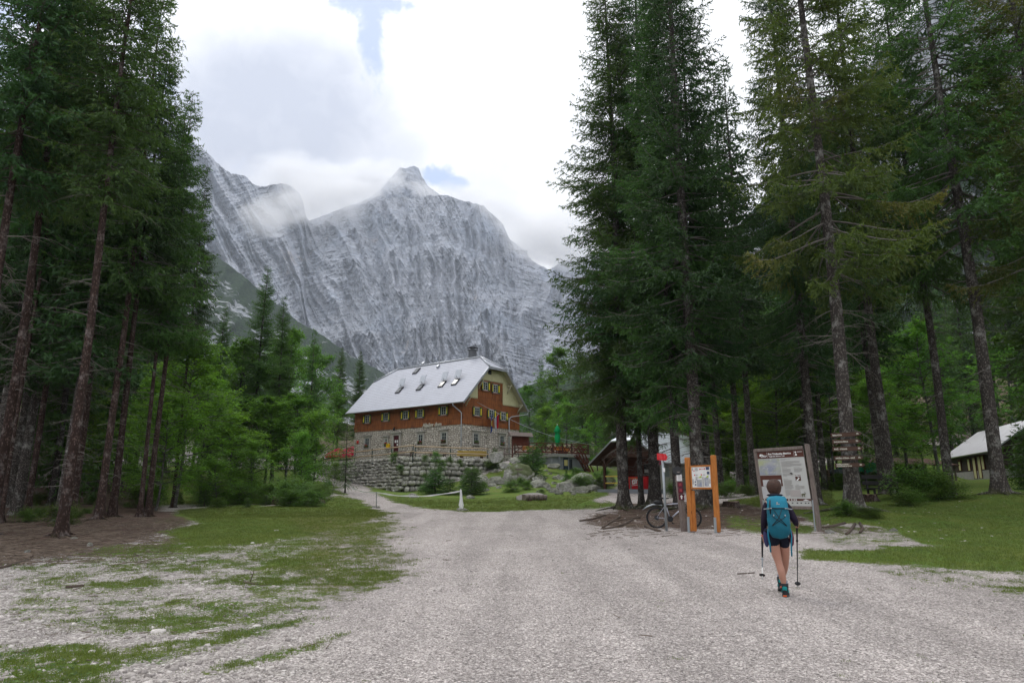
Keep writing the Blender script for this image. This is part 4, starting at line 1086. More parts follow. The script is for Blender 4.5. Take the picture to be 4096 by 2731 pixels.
def shingle_mat():
    t = NT('brown_shingles'); v = t.coord('Object')
    c1 = t.noise(t.coord('Object', (9, 9, .55)), 1.6, 6, .7, .4)
    c = t.mix(t.mr(c1, .3, .7), (.115, .034, .011), (.34, .115, .032))
    c = t.mix(t.mr(t.noise(v, .8, 4, .6), .5, .72, 0, .6), c, (.07, .025, .012))
    sx = t.n("ShaderNodeSeparateXYZ"); t.l(v, sx.inputs[0])
    row = t.math('FRACT', t.math('MULTIPLY', sx.outputs[2], 1.45))
    st = t.math('FRACT', t.math('ADD', t.math('MULTIPLY', t.math('ADD', sx.outputs[0], sx.outputs[1]), .75), t.math('MULTIPLY', t.math('FLOOR', t.math('MULTIPLY', sx.outputs[2], 1.45)), .37)))
    ln = t.math('MAXIMUM', t.mr(row, 0, .07, 1, 0), t.mr(st, 0, .035, .8, 0))
    c = t.mix(t.math('MULTIPLY', ln, .6), c, (.05, .018, .01))
    t.bsdf(c, .7, t.bump(t.math('SUBTRACT', t.math('MULTIPLY', c1, .5), ln), .5, .03), 0, .25); return t.m
M['shingle'] = shingle_mat()
def tile_mat(name, col, pz=.26, px_=.24, gloss=.38):
    t = NT(name); v = t.coord('Object'); sx = t.n("ShaderNodeSeparateXYZ"); t.l(v, sx.inputs[0])
    row = t.math('FRACT', t.math('DIVIDE', sx.outputs[2], pz))
    wv = t.math('SINE', t.math('MULTIPLY', t.math('ADD', sx.outputs[1], sx.outputs[0]), 2 * math.pi / px_))
    n = t.noise(v, .7, 6, .65)
    c = t.mix(t.mr(n, .35, .7, 0, .35), col, tuple(x * .72 for x in col))
    c = t.mix(t.mr(row, 0, .18, .65, 0), c, tuple(x * .30 for x in col))
    h = t.math('ADD', t.math('MULTIPLY', row, -.8), t.math('MULTIPLY', wv, .22))
    t.bsdf(c, gloss, t.bump(h, .8, .04), .25, .5); return t.m
M['chimney_grey'] = simple('chimney_cladding', (.13, .135, .15), .6, .2, .1, 4)
M['hut_roof'] = tile_mat('metal_tile_roof', (.34, .355, .41), gloss=.55)
M['kiosk_roof'] = tile_mat('kiosk_metal_tile_roof', (.62, .66, .72), .22, .2)
M['cream_boards'] = wood('cream_boards', (.44, .42, .24), (.60, .57, .36), (9, 9, 1), dirt=.25, knots=False)
M['soffit'] = wood('soffit_boards', (.36, .34, .24), (.50, .48, .36), dirt=.3, knots=False)
M['shutter_green'] = simple('shutter_green', (.006, .07, .035), .5, 0, .2, 8)
M['shutter_yellow'] = simple('shutter_yellow', (.72, .55, .02), .5, 0, .08, 8)
M['pink_trim'] = simple('pink_brown_trim', (.30, .15, .12), .7, 0, .15, 8)
M['surround'] = simple('stone_surround', (.40, .385, .35), .85, 0, .15, 5)
M['door_maroon'] = wood('maroon_door', (.055, .008, .014), (.085, .014, .02), dirt=.1, knots=False)
M['paper'] = simple('white_paper', (.75, .75, .76), .7, 0, .04, 5)
def glass_mat():
    t = NT("window_glass"); v = t.coord('Object'); n = t.noise(v, 2.5, 3)
    c = t.mix(n, (.012, .016, .02), (.05, .06, .07))
    t.bsdf(c, .06, t.bump(t.noise(v, 1.3, 2), .08, .02), 0, .9); return t.m
M['glass'] = glass_mat()
M['sash'] = simple('window_sash', (.42, .45, .43), .6, 0, .08, 8)
M['red_canvas'] = simple('red_canvas', (.62, .012, .085), .75, 0, .12, 2)
M['green_canvas'] = simple('green_canvas', (.0, .30, .09), .75, 0, .15, 4)
M['yellow'] = simple('mailbox_yellow', (.78, .48, .01), .5, 0, .06, 8)
M['flower_red'] = foliage_mat('geranium_petals', (.35, .004, .02), (.60, .01, .05), .01, .3)
M['kiosk_wall'] = simple('kiosk_white_wall', (.56, .56, .50), .85, 0, .08, 1.5)
M['cabin_roof'] = tile_mat('pale_board_roof', (.78, .77, .80), 50, .36, .5)

HC = Vector((-5.58, 78.0, 5.5)); HA = math.atan2(.79, .613)
ug = Vector((math.cos(HA), math.sin(HA), 0)); ul = Vector((-math.sin(HA), math.cos(HA), 0))
HL, HWD = 18.9, 10.5
def hut_front(px, py, x=0.0):       # sight line -> (y, z) on the long front at local x
    r = ray(px, py); o = Vector((0, 0, CAMZ)) - HC; k = (x - o.dot(ug)) / r.dot(ug); p = o + r * k; return p.dot(ul), p.z
def hut_gable(px, py, y=0.0):
    r = ray(px, py); o = Vector((0, 0, CAMZ)) - HC; k = (y - o.dot(ul)) / r.dot(ul); p = o + r * k; return p.dot(ug), p.z
c1 = lambda x, y: (1280 + x * .4464, 1350 + y * .4464)      # measured on an enlargement of the photo

def build_hut():
    h = empty("mountain_hut", HC, HA, "large stone and brown shingle mountain hut with pale metal roof", "mountain hut")
    T = .35
    b = MB(); z0, z1 = -1.4, 3.5
    b.box((HWD / 2, HL / 2, (z0 + z1) / 2), (HWD, HL, z1 - z0)); b.build("stone_wall", M['hut_stone'], h)
    k = 1.024; rz = lambda x: 6.0 + (min(x, HWD - x) + .9) * k
    b = MB(); zt = 10.45; xs = (zt - 6.0 + .12) / k - .9
    poly = [(-.06, z1), (HWD + .06, z1), (HWD + .06, rz(0) - .2), (HWD - xs, zt), (xs, zt), (-.06, rz(0) - .2)]
    b.prism([(x, -.06, z) for x, z in poly], (0, 0, 0), (0, HL + .12, 0)); b.build("shingle_wall", M['shingle'], h)
    # roof
    top = 12.3; xe, xr = -.9, HWD / 2; y0, y1 = -.9, HL + .9; hx = 3.56; hz_ = 10.6
    F1 = [(xe, y0, 6.0), (xe, y1, 6.0), (hx, y1, hz_), (xr, y1 - 2.9, top), (xr, y0 + 2.9, top), (hx, y0, hz_)]
    F2 = [(HWD - x, y, z) for x, y, z in F1]
    H1 = [(hx, y0, hz_), (xr, y0 + 2.9, top), (HWD - hx, y0, hz_)]; H2 = [(x, HL - y, z) for x, y, z in H1]
    b = MB(); th = .16
    for P in (F1, F2, H1, H2):
        P = [Vector(p) for p in P]; n = (P[1] - P[0]).cross(P[2] - P[0]).normalized(); n = -n if n.z < 0 else n
        m = len(P); vs = P + [p - n * th for p in P]
        b.add([p for p in vs], [tuple(range(m))], 0); b.add(vs, [tuple(range(m, 2 * m))], 1)
        b.add(vs, [(i, (i + 1) % m, m + (i + 1) % m, m + i) for i in range(m)], 2)
    roof = b.build("roof", [M['hut_roof'], M['soffit'], M['zinc']], h)
    b = MB()                                          # ridge and hip caps
    up = Vector((0, 0, .05))
    for a_, c_ in ((F1[4], F1[3]), (F1[4], F1[5]), (F2[4], F2[5]), (F1[3], F1[2])): b.tube([Vector(a_) + up, Vector(c_) + up], .11, 6)
    b.build("ridge_cap", M['zinc'], roof)
    b = MB(); ch = Vector((xr + .35, 3.6, 12.6)); b.box(ch, (.75, .75, 1.5), bev=.02); b.box(ch + Vector((0, 0, .82)), (.95, .95, .1)); b.box(ch + Vector((0, 0, 1.15)), (1.05, 1.05, .08))
    for sx in (-.4, .4):
        for sy in (-.4, .4): b.box(ch + Vector((sx, sy, .98)), (.08, .08, .3))
    b.build("chimney", M['chimney_grey'], roof)
    nrm = Vector((-k, 0, 1)).normalized(); sl = Vector((1, 0, k)).normalized()
    def roof_pt(px, py):
        r = ray(px, py); o = Vector((0, 0, CAMZ)) - HC; o = Vector((o.dot(ug), o.dot(ul), o.z)); r = Vector((r.dot(ug), r.dot(ul), r.z))
        p0 = Vector((-.9, 0, 6.0)); kk = (p0 - o).dot(nrm) / r.dot(nrm); return o + r * kk
    Mr = Matrix((sl, Vector((0, 1, 0)), nrm)).transposed()
    for cx, cyy, flap in ((712, 474, 1), (900, 448, 1), (1096, 420, 1), (1216, 400, 1), (866, 302, 0)):
        p = roof_pt(*c1(cx, cyy)); b = MB(); b.box(p + nrm * .06, (1.15, .78, .14), Mr, 1); b.box(p + nrm * .14, (.95, .6, .03), Mr, 0)
        if flap:
            q = p + sl * 1.05 + nrm * .5; tl = Matrix.Rotation(R(-24), 3, 'Y') @ Mr
            b.box(q, (1.1, .95, .05), tl, 2); b.bar(p + sl * .5 + nrm * .1, q - sl * .4, .03, mi=1)
        b.build("roof_window", [M['glass'], M['black_metal'], M['zinc']], roof)
    for cx, cyy in ((930, 235), (1062, 262)):
        b = MB(); p = roof_pt(*c1(cx, cyy)); b.box(p + nrm * .12, (.45, .35, .22), Mr); b.build("roof_vent", M['zinc'], roof)
    b = MB(); p = roof_pt(*c1(1066, 245)); b.tube([p, p + Vector((0, 0, 3.2))], .02, 5); b.bar(p + Vector((0, -.35, 2.7)), p + Vector((0, .35, 2.7)), .02); b.bar(p + Vector((0, -.25, 2.3)), p + Vector((0, .25, 2.3)), .02)
    b.build("antenna", M['zinc'], roof)
    # fascia boards, gutters, downpipes
    b = MB(); b.tube([(xe - .06, y0, 5.9), (xe - .06, y1, 5.9)], .085, 8); b.build("gutter", M['zinc'], h)
    b = MB(); b.tube([(HWD - xe + .06, y0, 5.9), (HWD - xe + .06, y1, 5.9)], .085, 8); b.build("gutter", M['zinc'], h)
    b = MB(); b.tube([(xe - .06, .75, 5.85), (xe - .05, .75, 5.6), (-.3, .25, 4.95), (-.17, .12, 4.75), (-.17, .12, 1.5), (-.17, .12, -.7)], .065, 8); b.build("downpipe", M['zinc'], h)
    gx_ = hut_gable(*c1(1685, 740))[0]; b = MB(); b.tube([(HWD + .96, -.75, 5.85), (HWD + .9, -.7, 5.5), (gx_ + .35, -.25, 5.0), (gx_, -.17, 4.75), (gx_, -.17, 2), (gx_, -.17, -.7)], .065, 8); b.build("downpipe", M['zinc'], h)
    for y in (y0 + .05,):                                # verge boards and brackets under the gable overhang
        b = MB()
        b.bar((xe, y, 5.82), (hx, y, hz_ - .17), .08, .24); b.bar((HWD - xe, y, 5.82), (HWD - hx, y, hz_ - .17), .08, .24); b.bar((hx - .1, y, hz_ - .17), (HWD - hx + .1, y, hz_ - .17), .08, .22)
        b.build("verge_board", M['zinc'], h)
        for sgn in (0, 1):
            for bx_, bz in ((.35, 6.55), (2.55, 8.75)):
                X = HWD - bx_ if sgn else bx_; b = MB(); b.bar((X, -.06, bz), (X, -.85, bz), .14, .16)
                b.tube([(X, -.08, bz - .95), (X, -.3, bz - .55), (X, -.75, bz - .1)], .07, 6); b.build("bracket", M['soffit'], h)
    # cream panels with a toothed lower edge
    def panel(poly, teeth_x0, teeth_x1, zb):
        b = MB(); b.prism([(x, -.075, z) for x, z in poly], (0, 0, 0), (0, -.06, 0))
        n = int((teeth_x1 - teeth_x0) / .22)
        for i in range(n):
            xa = teeth_x0 + (teeth_x1 - teeth_x0) * i / n; xb = teeth_x0 + (teeth_x1 - teeth_x0) * (i + 1) / n
            b.prism([(xa + .01, -.077, zb), (xb - .01, -.077, zb), ((xa + xb) / 2, -.077, zb - .17)], (0, 0, 0), (0, -.05, 0))
        b.build("gable_panel", M['cream_boards'], h)
    xl, zl = hut_gable(*c1(1406, 538)); xr_, zr_ = hut_gable(*c1(1632, 596)); _, ztp = hut_gable(*c1(1545, 388))
    zv = lambda x: rz(x) - .22
    xb0 = (zl - 6 + .22) / k - .9
    panel([(xb0, zl), (xl, zl), (xl, zv(xl))], xb0 + .1, xl, zl)
    xb1 = HWD - ((zr_ - 6 + .22) / k - .9)
    panel([(xr_, zr_), (xb1, zr_), (xr_, zv(xr_))], xr_, xb1 - .1, zr_)
    xt = (ztp - 6 + .22) / k - .9
    panel([(xt, ztp), (HWD - xt, ztp), (HWD - hx, hz_ - .2), (hx, hz_ - .2)], xt, HWD - xt, ztp)
    vx, vz = hut_gable(*c1(1513, 305)); b = MB(); b.box((vx, -.15, vz - .1), (.6, .06, .5)); b.build("vent", M['black'], h)
    # windows
    def window(face, u, z, w, hh, kind, open_=False):
        # face 0: front (x = 0, out = -x); 1: gable (y = 0, out = -y). local frame: U along the wall to the right as seen, N outwards
        U, N = (Vector((0, -1, 0)), Vector((-1, 0, 0))) if face == 0 else (Vector((1, 0, 0)), Vector((0, -1, 0)))
        P = Vector((0, u, z)) if face == 0 else Vector((u, 0, z)); Mx = Matrix((U, -N, Vector((0, 0, 1)))).transposed()
        o = lambda a, b_, c: P + U * a + N * b_ + Vector((0, 0, c))
        pr = .075 if kind == 'wood' else .015
        b = MB(); b.box(o(0, pr, 0), (w, .03, hh), Mx); wn = b.build("window", M['glass'], h)
        b = MB(); fw = .07
        for s in (-1, 1): b.box(o(s * (w / 2 - fw / 2), pr + .03, 0), (fw, .05, hh), Mx); b.box(o(0, pr + .028, s * (hh / 2 - fw / 2)), (w - fw * 2, .05, fw), Mx)
        b.box(o(0, pr + .03, 0), (.05, .04, hh - fw * 2), Mx)
        for q in (-.17, .17): b.box(o(0, pr + .025, q * hh), (w - fw * 2, .025, .03), Mx)
        b.build("frame", M['sash'], wn)
        if kind == 'wood':
            b = MB(); b.box(o(0, .10, -hh / 2 - .07), (w + .34, .14, .09), Mx)
            for q in (-.4, -.2, 0, .2, .4): b.box(o(q * w, .11, -hh / 2 - .128), (.09, .06, .06), Mx)
            b.build("sill", M['pink_trim'], wn)
            b = MB(); b.box(o(0, .09, hh / 2 + .06), (w + .22, .09, .10), Mx); b.build("lintel", M['pink_trim'], wn)
            for s in (-1, 1):
                sw = w * .46; b = MB(); cxs = s * (w / 2 + sw / 2 + .04); yaw = s * .22
                Mq = Mx @ Matrix.Rotation(-yaw, 3, 'Z')
                b.box(o(cxs, .17, 0), (sw, .045, hh + .12), Mq, 0); b.box(o(cxs, .205, 0), (sw * .42, .02, hh * .82), Mq, 1)
                b.build("shutter", [M['shutter_green'], M['shutter_yellow']], wn)
        else:
            b = MB(); e = .22
            for s in (-1, 1): b.box(o(s * (w / 2 + e / 2), .05, 0), (e, .14, hh + e * .1), Mx)
            b.box(o(0, .05, hh / 2 + e / 2 + .012), (w + 2 * e, .15, e), Mx); b.box(o(0, .09, -hh / 2 - .09), (w + 2 * e + .1, .24, .14), Mx); b.box(o(0, .11, hh / 2 + e + .10), (w + 2 * e + .36, .30, .13), Mx, bev=.02)
            b.build("surround", M['surround'], wn)
        return P, U, N
    for cx, cyy in ((430, 731), (597, 712), (773, 694), (903, 680), (1113, 655)):
        y, z = hut_front(*c1(cx, cyy)); window(0, y, z, .78, .98, 'wood')
    for cx, cyy in ((1400, 662), (1529, 683), (1636, 705), (1476, 435), (1565, 458)):
        x, z = hut_gable(*c1(cx, cyy)); window(1, x, z, .82 if cyy > 500 else .78, .98, 'wood')
    boxes = []
    for cx, cyy, w, hh in ((424, 945, .8, 1.25), (596, 940, .45, .95), (904, 912, .75, 1.2), (1114, 898, .78, 1.25)):
        y, z = hut_front(*c1(cx, cyy)); boxes.append((window(0, y, z, w, hh, 'stone'), hh, cx))
    for cx, cyy in ((1394, 905), (1628, 925)):
        x, z = hut_gable(*c1(cx, cyy)); boxes.append((window(1, x, z, .8, 1.2, 'stone'), 1.2, cx))
    # door
    y, z = hut_front(*c1(688, 955)); b = MB(); dz = 2.0; zc_ = z
    b.box((-.03, y, zc_), (.06, .95, dz + .1)); d = b.build("door", M['door_maroon'], h)
    b = MB(); b.box((-.072, y + .18, zc_ + .35), (.01, .22, .32)); b.box((-.072, y - .16, zc_ + .35), (.01, .22, .32)); b.box((-.072, y - .18, zc_ - .05), (.01, .2, .24)); b.build("notice", M['paper'], d)
    b = MB()
    for s in (-1, 1): b.box((-.06, y + s * .62, zc_ + .05), (.2, .28, dz + .1))
    b.box((-.065, y, zc_ + dz / 2 + .22), (.2, 1.52, .24)); b.box((-.12, y, zc_ + dz / 2 + .42), (.36, 2.0, .16), bev=.02); b.build("surround", M['surround'], d)
    # lamp over the door, satellite arm
    y2, z2 = hut_front(*c1(682, 812)); b = MB(); b.bar((-.02, y2, z2 + .1), (-.35, y2, z2 + .1), .04); b.lathe((-.35, y2, z2 - .1), [(.02, .22), (.14, .05), (.11, -.2), (.03, -.24)], 8); b.build("lantern", M['black_metal'], h)
    # painted name
    ya, za = hut_front(*c1(925, 785)); yb, zb = hut_front(*c1(1090, 780))
    text_mesh("name_lettering", "Alja\u017eev dom", M['cream'], h, Matrix.Translation((-.11, ya, (za + zb) / 2 - .17)) @ Matrix(((0, 0, -1, 0), (-1, 0, 0, 0), (0, 1, 0, 0), (0, 0, 0, 1))), width=abs(ya - yb) * 1.02, extrude=.03, shear=.12, offset=.008)
    return boxes
boxes = build_hut()
HM = Matrix.Translation(HC) @ Matrix.Rotation(HA, 4, 'Z')
def hutw(p): return HM @ Vector(p)

# flower boxes on the sills
def flowerbox(loc, rz, w, seed, label, red=True):
    rg = np.random.default_rng(seed)
    e = empty("flower_box", loc, rz, label, "flower box", "window boxes on the stone walls")
    b = MB(); b.box((0, 0, .08), (w * .9, .16, .14), bev=.015); b.build("planter", M['dark_wood'], e)
    for nm, n, mm, zz, sz in (("foliage", 260, M['shrub'], (.12, .42), .07), ("blossom", 90 if red else 0, M['flower_red'], (.28, .52), .075)):
        if not n: continue
        c = np.stack([rg.uniform(-w * .45, w * .45, n), rg.normal(0, .07, n), rg.uniform(*zz, n)], 1)
        if nm == "blossom": k = rg.integers(0, 6, n); cc = rg.uniform(-1, 1, (6, 2)); c[:, 0] = cc[k, 0] * w * .4 + rg.normal(0, .035, n); c[:, 2] = .36 + cc[k, 1] * .1 + rg.normal(0, .03, n)
        u = _norm(rg.normal(0, 1, (n, 3))); v = _norm(np.cross(u, rg.normal(0, 1, (n, 3))))
        V = np.stack([c - u * sz / 2, c + v * sz / 2, c + u * sz / 2, c - v * sz / 2], 1).reshape(-1, 3)
        link_mesh(nm, np_mesh(nm, V, np.arange(4 * n).reshape(-1, 4), attrs={'tint': ('FLOAT', np.repeat(rg.random(n), 4))}), mm, e)
for i, ((P, U, N), hh, cx) in enumerate(boxes):
    lab = ["red geraniums in the leftmost stone-framed window of the hut", "red geraniums in the small window beside the yellow mailbox", "red geraniums in the window right of the maroon door",
           "red geraniums in the front window nearest the hut corner", "leafy green plant without blossoms in the gable window by the downpipe", "red geraniums in the window behind the dark red notice board"][i]
    p = hutw(P + N * .16 + Vector((0, 0, -hh / 2 - .02))); rz = HA + (-math.pi / 2 if N.x < -.5 else 0)
    flowerbox(p, rz, .8 if i != 1 else .5, 50 + i, lab, red=(i != 4))

# mailbox, red plate
y, z = hut_front(*c1(622, 968)); e = empty("mailbox", hutw((-.22, y, z - .25)), HA, "yellow mailbox on the hut wall left of the door", "mailbox")
b = MB(); b.box((0, 0, .25), (.3, .46, .5), bev=.03); b.build("box_body", M['yellow'], e); b = MB(); b.box((-.16, 0, .38), (.02, .3, .05)); b.build("slot", M['dark_letter'], e)
y, z = hut_front(*c1(339, 937)); b = MB(); b.box((0, 0, 0), (.03, .4, .42), bev=.005); o = b.build("wall_plate", M['red_sign'], None, hutw((-.04, y, z))); o.rotation_euler = (0, 0, HA); tag(o, "small square red plate on the hut's stone wall near its left end", "sign")

# terrace
TL, TK, TR = W(1272, 1859, 80), W(1617, 1826, 66), W(1965, 1834, 72)
def build_terrace():
    pts = [TL + Vector((-3, 4, -.5)), TL, TK, TR, W(2100, 1826, 79), W(2160, 1815, 90), Vector((10, 103, 5.6)), Vector((-30, 106, 5.4)), Vector((-30, 94, 4.8))]
    c = Vector((-6, 86, 5.45)); b = MB(); n = len(pts)
    b.add([c] + pts, [(0, i + 1, (i + 1) % n + 1) for i in range(n)])
    b.add(pts + [p - Vector((0, 0, 3.2)) for p in pts], [(i, n + i, n + (i + 1) % n, (i + 1) % n) for i in range(n)])
    t = NT("terrace_soil"); v = t.coord('Object'); nn = t.noise(v, 1.2, 6, .7)
    col = t.mix(t.mr(nn, .45, .55), (.06, .10, .02), (.34, .31, .29)); t.bsdf(col, .95, t.bump(t.noise(v, 20, 4), .5, .03), 0, .1)
    o = b.build("terrain_terrace", t.m); tag(o, kind='structure')
build_terrace()

# rounded stones, many at once
def _superell(nu=8, nv=5, e=.55):
    V = []
    for j in range(nv + 1):
        th = -math.pi / 2 + math.pi * j / nv
        for i in range(nu):
            p = 2 * math.pi * (i + .5) / nu; f = lambda v: math.copysign(abs(v) ** e, v)
            V.append((f(math.cos(th)) * f(math.cos(p)), f(math.cos(th)) * f(math.sin(p)), f(math.sin(th))))
    Fq = [(j * nu + i, j * nu + (i + 1) % nu, (j + 1) * nu + (i + 1) % nu, (j + 1) * nu + i) for j in range(nv) for i in range(nu)]
    return np.array(V), np.array(Fq)
def stones_mesh(name, C_, S_, A_, seed, e=.55, rough=.12, nu=8, nv=5, tilt=.1, smooth=False):
    """C centres (n,3), S half sizes (n,3), A yaw (n,)"""
    rg = np.random.default_rng(seed); T, Fq = _superell(nu, nv, e); n = len(C_)
    V = T[None] * (1 + rg.normal(0, rough, (n, len(T), 1))) ; V = V * np.asarray(S_)[:, None, :]
    tx = rg.normal(0, tilt, n); V2 = V.copy(); V2[..., 1] = V[..., 1] * np.cos(tx)[:, None] - V[..., 2] * np.sin(tx)[:, None]; V2[..., 2] = V[..., 1] * np.sin(tx)[:, None] + V[..., 2] * np.cos(tx)[:, None]
    ca, sa = np.cos(A_)[:, None], np.sin(A_)[:, None]; V3 = V2.copy(); V3[..., 0] = V2[..., 0] * ca - V2[..., 1] * sa; V3[..., 1] = V2[..., 0] * sa + V2[..., 1] * ca
    V3 += np.asarray(C_)[:, None, :]
    Fa = (np.arange(n)[:, None, None] * len(T) + Fq[None]).reshape(-1, 4)
    return np_mesh(name, V3.reshape(-1, 3), Fa, smooth=smooth, attrs={'tint': ('FLOAT', np.repeat(rg.random(n), len(T)))})
def limestone(name, a=(.20, .19, .18), b=(.56, .54, .52), moss=.5, mz=.45, sc=1.0):
    t = NT(name); v = t.coord('Object'); n = t.noise(v, 3.2 * sc, 8, .72, .3); n2 = t.noise(v, 11 * sc, 6, .75)
    c = t.mix(t.mr(t.math('ADD', t.math('MULTIPLY', n, .7), t.math('MULTIPLY', n2, .3)), .36, .64), a, b)
    c = t.hsv(c, .5, 1, t.mr(t.attr('tint'), 0, 1, .62, 1.15, 'LINEAR'))
    g = t.n("ShaderNodeNewGeometry"); sx = t.n("ShaderNodeSeparateXYZ"); t.l(g.outputs['Normal'], sx.inputs[0])
    mo = t.mr(t.math('ADD', t.math('MULTIPLY', sx.outputs[2], .45), t.noise(v, 1.1, 6, .75)), mz + .12, mz + .34, 0, moss)
    c = t.mix(mo, c, t.mix(n2, (.03, .045, .012), (.085, .11, .025)))
    t.bsdf(c, .95, t.bump(t.math('ADD', n, t.math('MULTIPLY', n2, .5)), .9, .08), 0, .1); return t.m
M['limestone'] = limestone('limestone_rock')
M['limestone_mossy'] = limestone('mossy_limestone', moss=.9, mz=.40)
M['wall_stone'] = limestone('retaining_wall_stone', (.30, .285, .27), (.74, .71, .67), .6, .5)

def build_retaining():
    h = empty("retaining_wall", (TK.x, TK.y, TK.z), 0, "rough dry stone retaining wall with moss below the hut's fence", "stone wall")
    rg = np.random.default_rng(5); o = Vector(h.location)
    for A, B_, bias in ((TK, TL, 0), (TK, TR, 1)):
        d = (B_ - A); L = math.hypot(d.x, d.y); dx, dy = d.x / L, d.y / L; nx, ny = (dy, -dx) if (dy * 0 - dx) * 1 < 0 else (-dy, dx)
        if ny > 0: nx, ny = -nx, -ny
        yaw = math.atan2(dy, dx); Cs, Ss = [], []
        row = 0; zt = .05; H_ = 0
        while True:
            rh = rg.uniform(.38, .58) if bias else rg.uniform(.24, .36)
            if zt < -4.6: break
            s = rg.uniform(-.3, .1)
            while s < L:
                w = rg.uniform(.38, .80) if bias else rg.uniform(.24, .48)
                m = s + w / 2; zz = A.z + d.z * m / L + zt - rh / 2 + rg.normal(0, .045)
                bx_, by_ = A.x + dx * m, A.y + dy * m; bat = (-zt) * .10
                gx_, gy_ = bx_ + nx * bat, by_ + ny * bat
                if zz > gz(gx_ + nx * .4, gy_ + ny * .4) - .4 and 0 < m < L + .2 and not (bias and zt < -.9 and rg.random() < .06):
                    Cs.append((gx_ + nx * rg.uniform(-.04, .10) - o.x, gy_ + ny * rg.uniform(-.04, .10) - o.y, zz - o.z)); Ss.append((w * .49, .30, rh * .49 * rg.uniform(.85, 1.1)))
                s += w * rg.uniform(.97, 1.05)
            zt -= rh; row += 1
        link_mesh("stone_face", stones_mesh("stone_face", np.array(Cs), np.array(Ss), np.full(len(Cs), yaw) + rg.normal(0, .05, len(Cs)), 6 + bias, e=.58, rough=.06), M['wall_stone'], h)
        b = MB(); back = Vector((-nx, -ny, 0)) * .14
        P = [A + back - o - Vector((0, 0, .12)), B_ + back - o - Vector((0, 0, .12))]
        out = Vector((nx, ny, 0)) * .36
        b.prism([P[0], P[1], P[1] + out + Vector((0, 0, -4.3)), P[0] + out + Vector((0, 0, -4.3))], (0, 0, 0), (-nx * .8, -ny * .8, 0)); b.build("core", M['dark_soil'], h)
M['dark_soil'] = simple('joint_soil', (.085, .085, .06), .95, 0, .3, 3)
build_retaining()

# fences of peeled rails on green metal posts
def rail_fence(name, pts, label, post_h=1.12, rails=(.45, 1.02), pm='green_post', rm='rail_wood', rr=.06, pr=.045, skip_last=False):
    o = Vector(pts[0]); h = empty(name, o, 0, label, "fence"); 
    for p in pts:
        b = MB(); q = Vector(p) - o; b.tube([q - Vector((0, 0, .6)), q + Vector((0, 0, post_h))], pr, 8); b.tube([q + Vector((0, 0, post_h)), q + Vector((0, 0, post_h + .05))], pr * 1.5, 8); b.build("post", M[pm], h)
    for i in range(len(pts) - 1):
        for z in rails:
            a, c = Vector(pts[i]) - o + Vector((0, -.07, z)), Vector(pts[i + 1]) - o + Vector((0, -.07, z)); d = (c - a).normalized() * .12
            m = (a + c) / 2 + Vector((0, 0, random.Random(i + z).uniform(-.03, .03))); b = MB(); b.tube([a - d, m, c + d], [rr, rr * .95, rr * .85], 8); b.build("rail", M[rm], h)
    return h
def lerp3(A, B_, f): return A + (B_ - A) * f
def on_line(A, B_, px):      # the point of the wall line seen in that column
    best = min((abs(to_px(*(lerp3(A, B_, f / 200)))[0] - px), f / 200) for f in range(-20, 221)); return lerp3(A, B_, best[1])
bk = Vector((0, .45, .0))
rail_fence("rail_fence", [on_line(TL, TK, x) + bk for x in (1290, 1351, 1414, 1485, 1563, 1649)][::1], "peeled rail fence on dark posts left of the wall corner")
rail_fence("rail_fence", [on_line(TK, TR, x) + bk for x in (1658, 1801, 1951)], "peeled rail fence on green posts right of the wall corner")
rail_fence("rail_fence", [at(1100, 80), at(1160, 82), at(1225, 84), at(1285, 86)], "low peeled rail fence beside the top of the path", rails=(.35, .85), post_h=.9)
rail_fence("rail_fence", [W(2018, 1826, 75), W(2074, 1826, 76), W(2130, 1826, 77), W(2190, 1824, 79)], "grey rail fence between the hut and the wooden terrace", pm='grey_wood', rm='grey_wood', rails=(.9, .3), post_h=.95)

def parasol_open(loc, r, H, rim, label, val=.3, tilt=0):
    e = empty("parasol", loc, tilt, label, "parasol", "red parasols left of the hut")
    b = MB(); b.tube([(0, 0, 0), (0, 0, H)], .03, 8); b.build("pole", M['white_paint'], e)
    b = MB(); n = 8; vs = [(0, 0, H)]; 
    for k_, rr, z in ((0, r * .5, (H + rim) / 2 + .10), (1, r, rim), (2, r * 1.01, rim - val)):
        for i in range(n * 2):
            a = math.pi * i / n; q = rr * (1 if i % 2 == 0 else .945); vs.append((q * math.cos(a), q * math.sin(a), z - (0 if i % 2 == 0 else .05)))
    m = n * 2; fs = [(0, 1 + i, 1 + (i + 1) % m) for i in range(m)] + [(1 + j * m + i, 1 + (j + 1) * m + i, 1 + (j + 1) * m + (i + 1) % m, 1 + j * m + (i + 1) % m) for j in range(2) for i in range(m)]
    b.add(vs, fs); b.build("canopy", M['red_canvas'], e)
p = W(1352, 1850, 92); parasol_open((p.x, p.y, 4.7), 1.75, 2.45, 1.6, "red parasol with a sagging canopy, left one of two by the hut", .42)
p = W(1408, 1850, 95); parasol_open((p.x, p.y, 4.8), 1.9, 2.75, 1.8, "red parasol half hidden behind the hut's left corner", .42, .3)

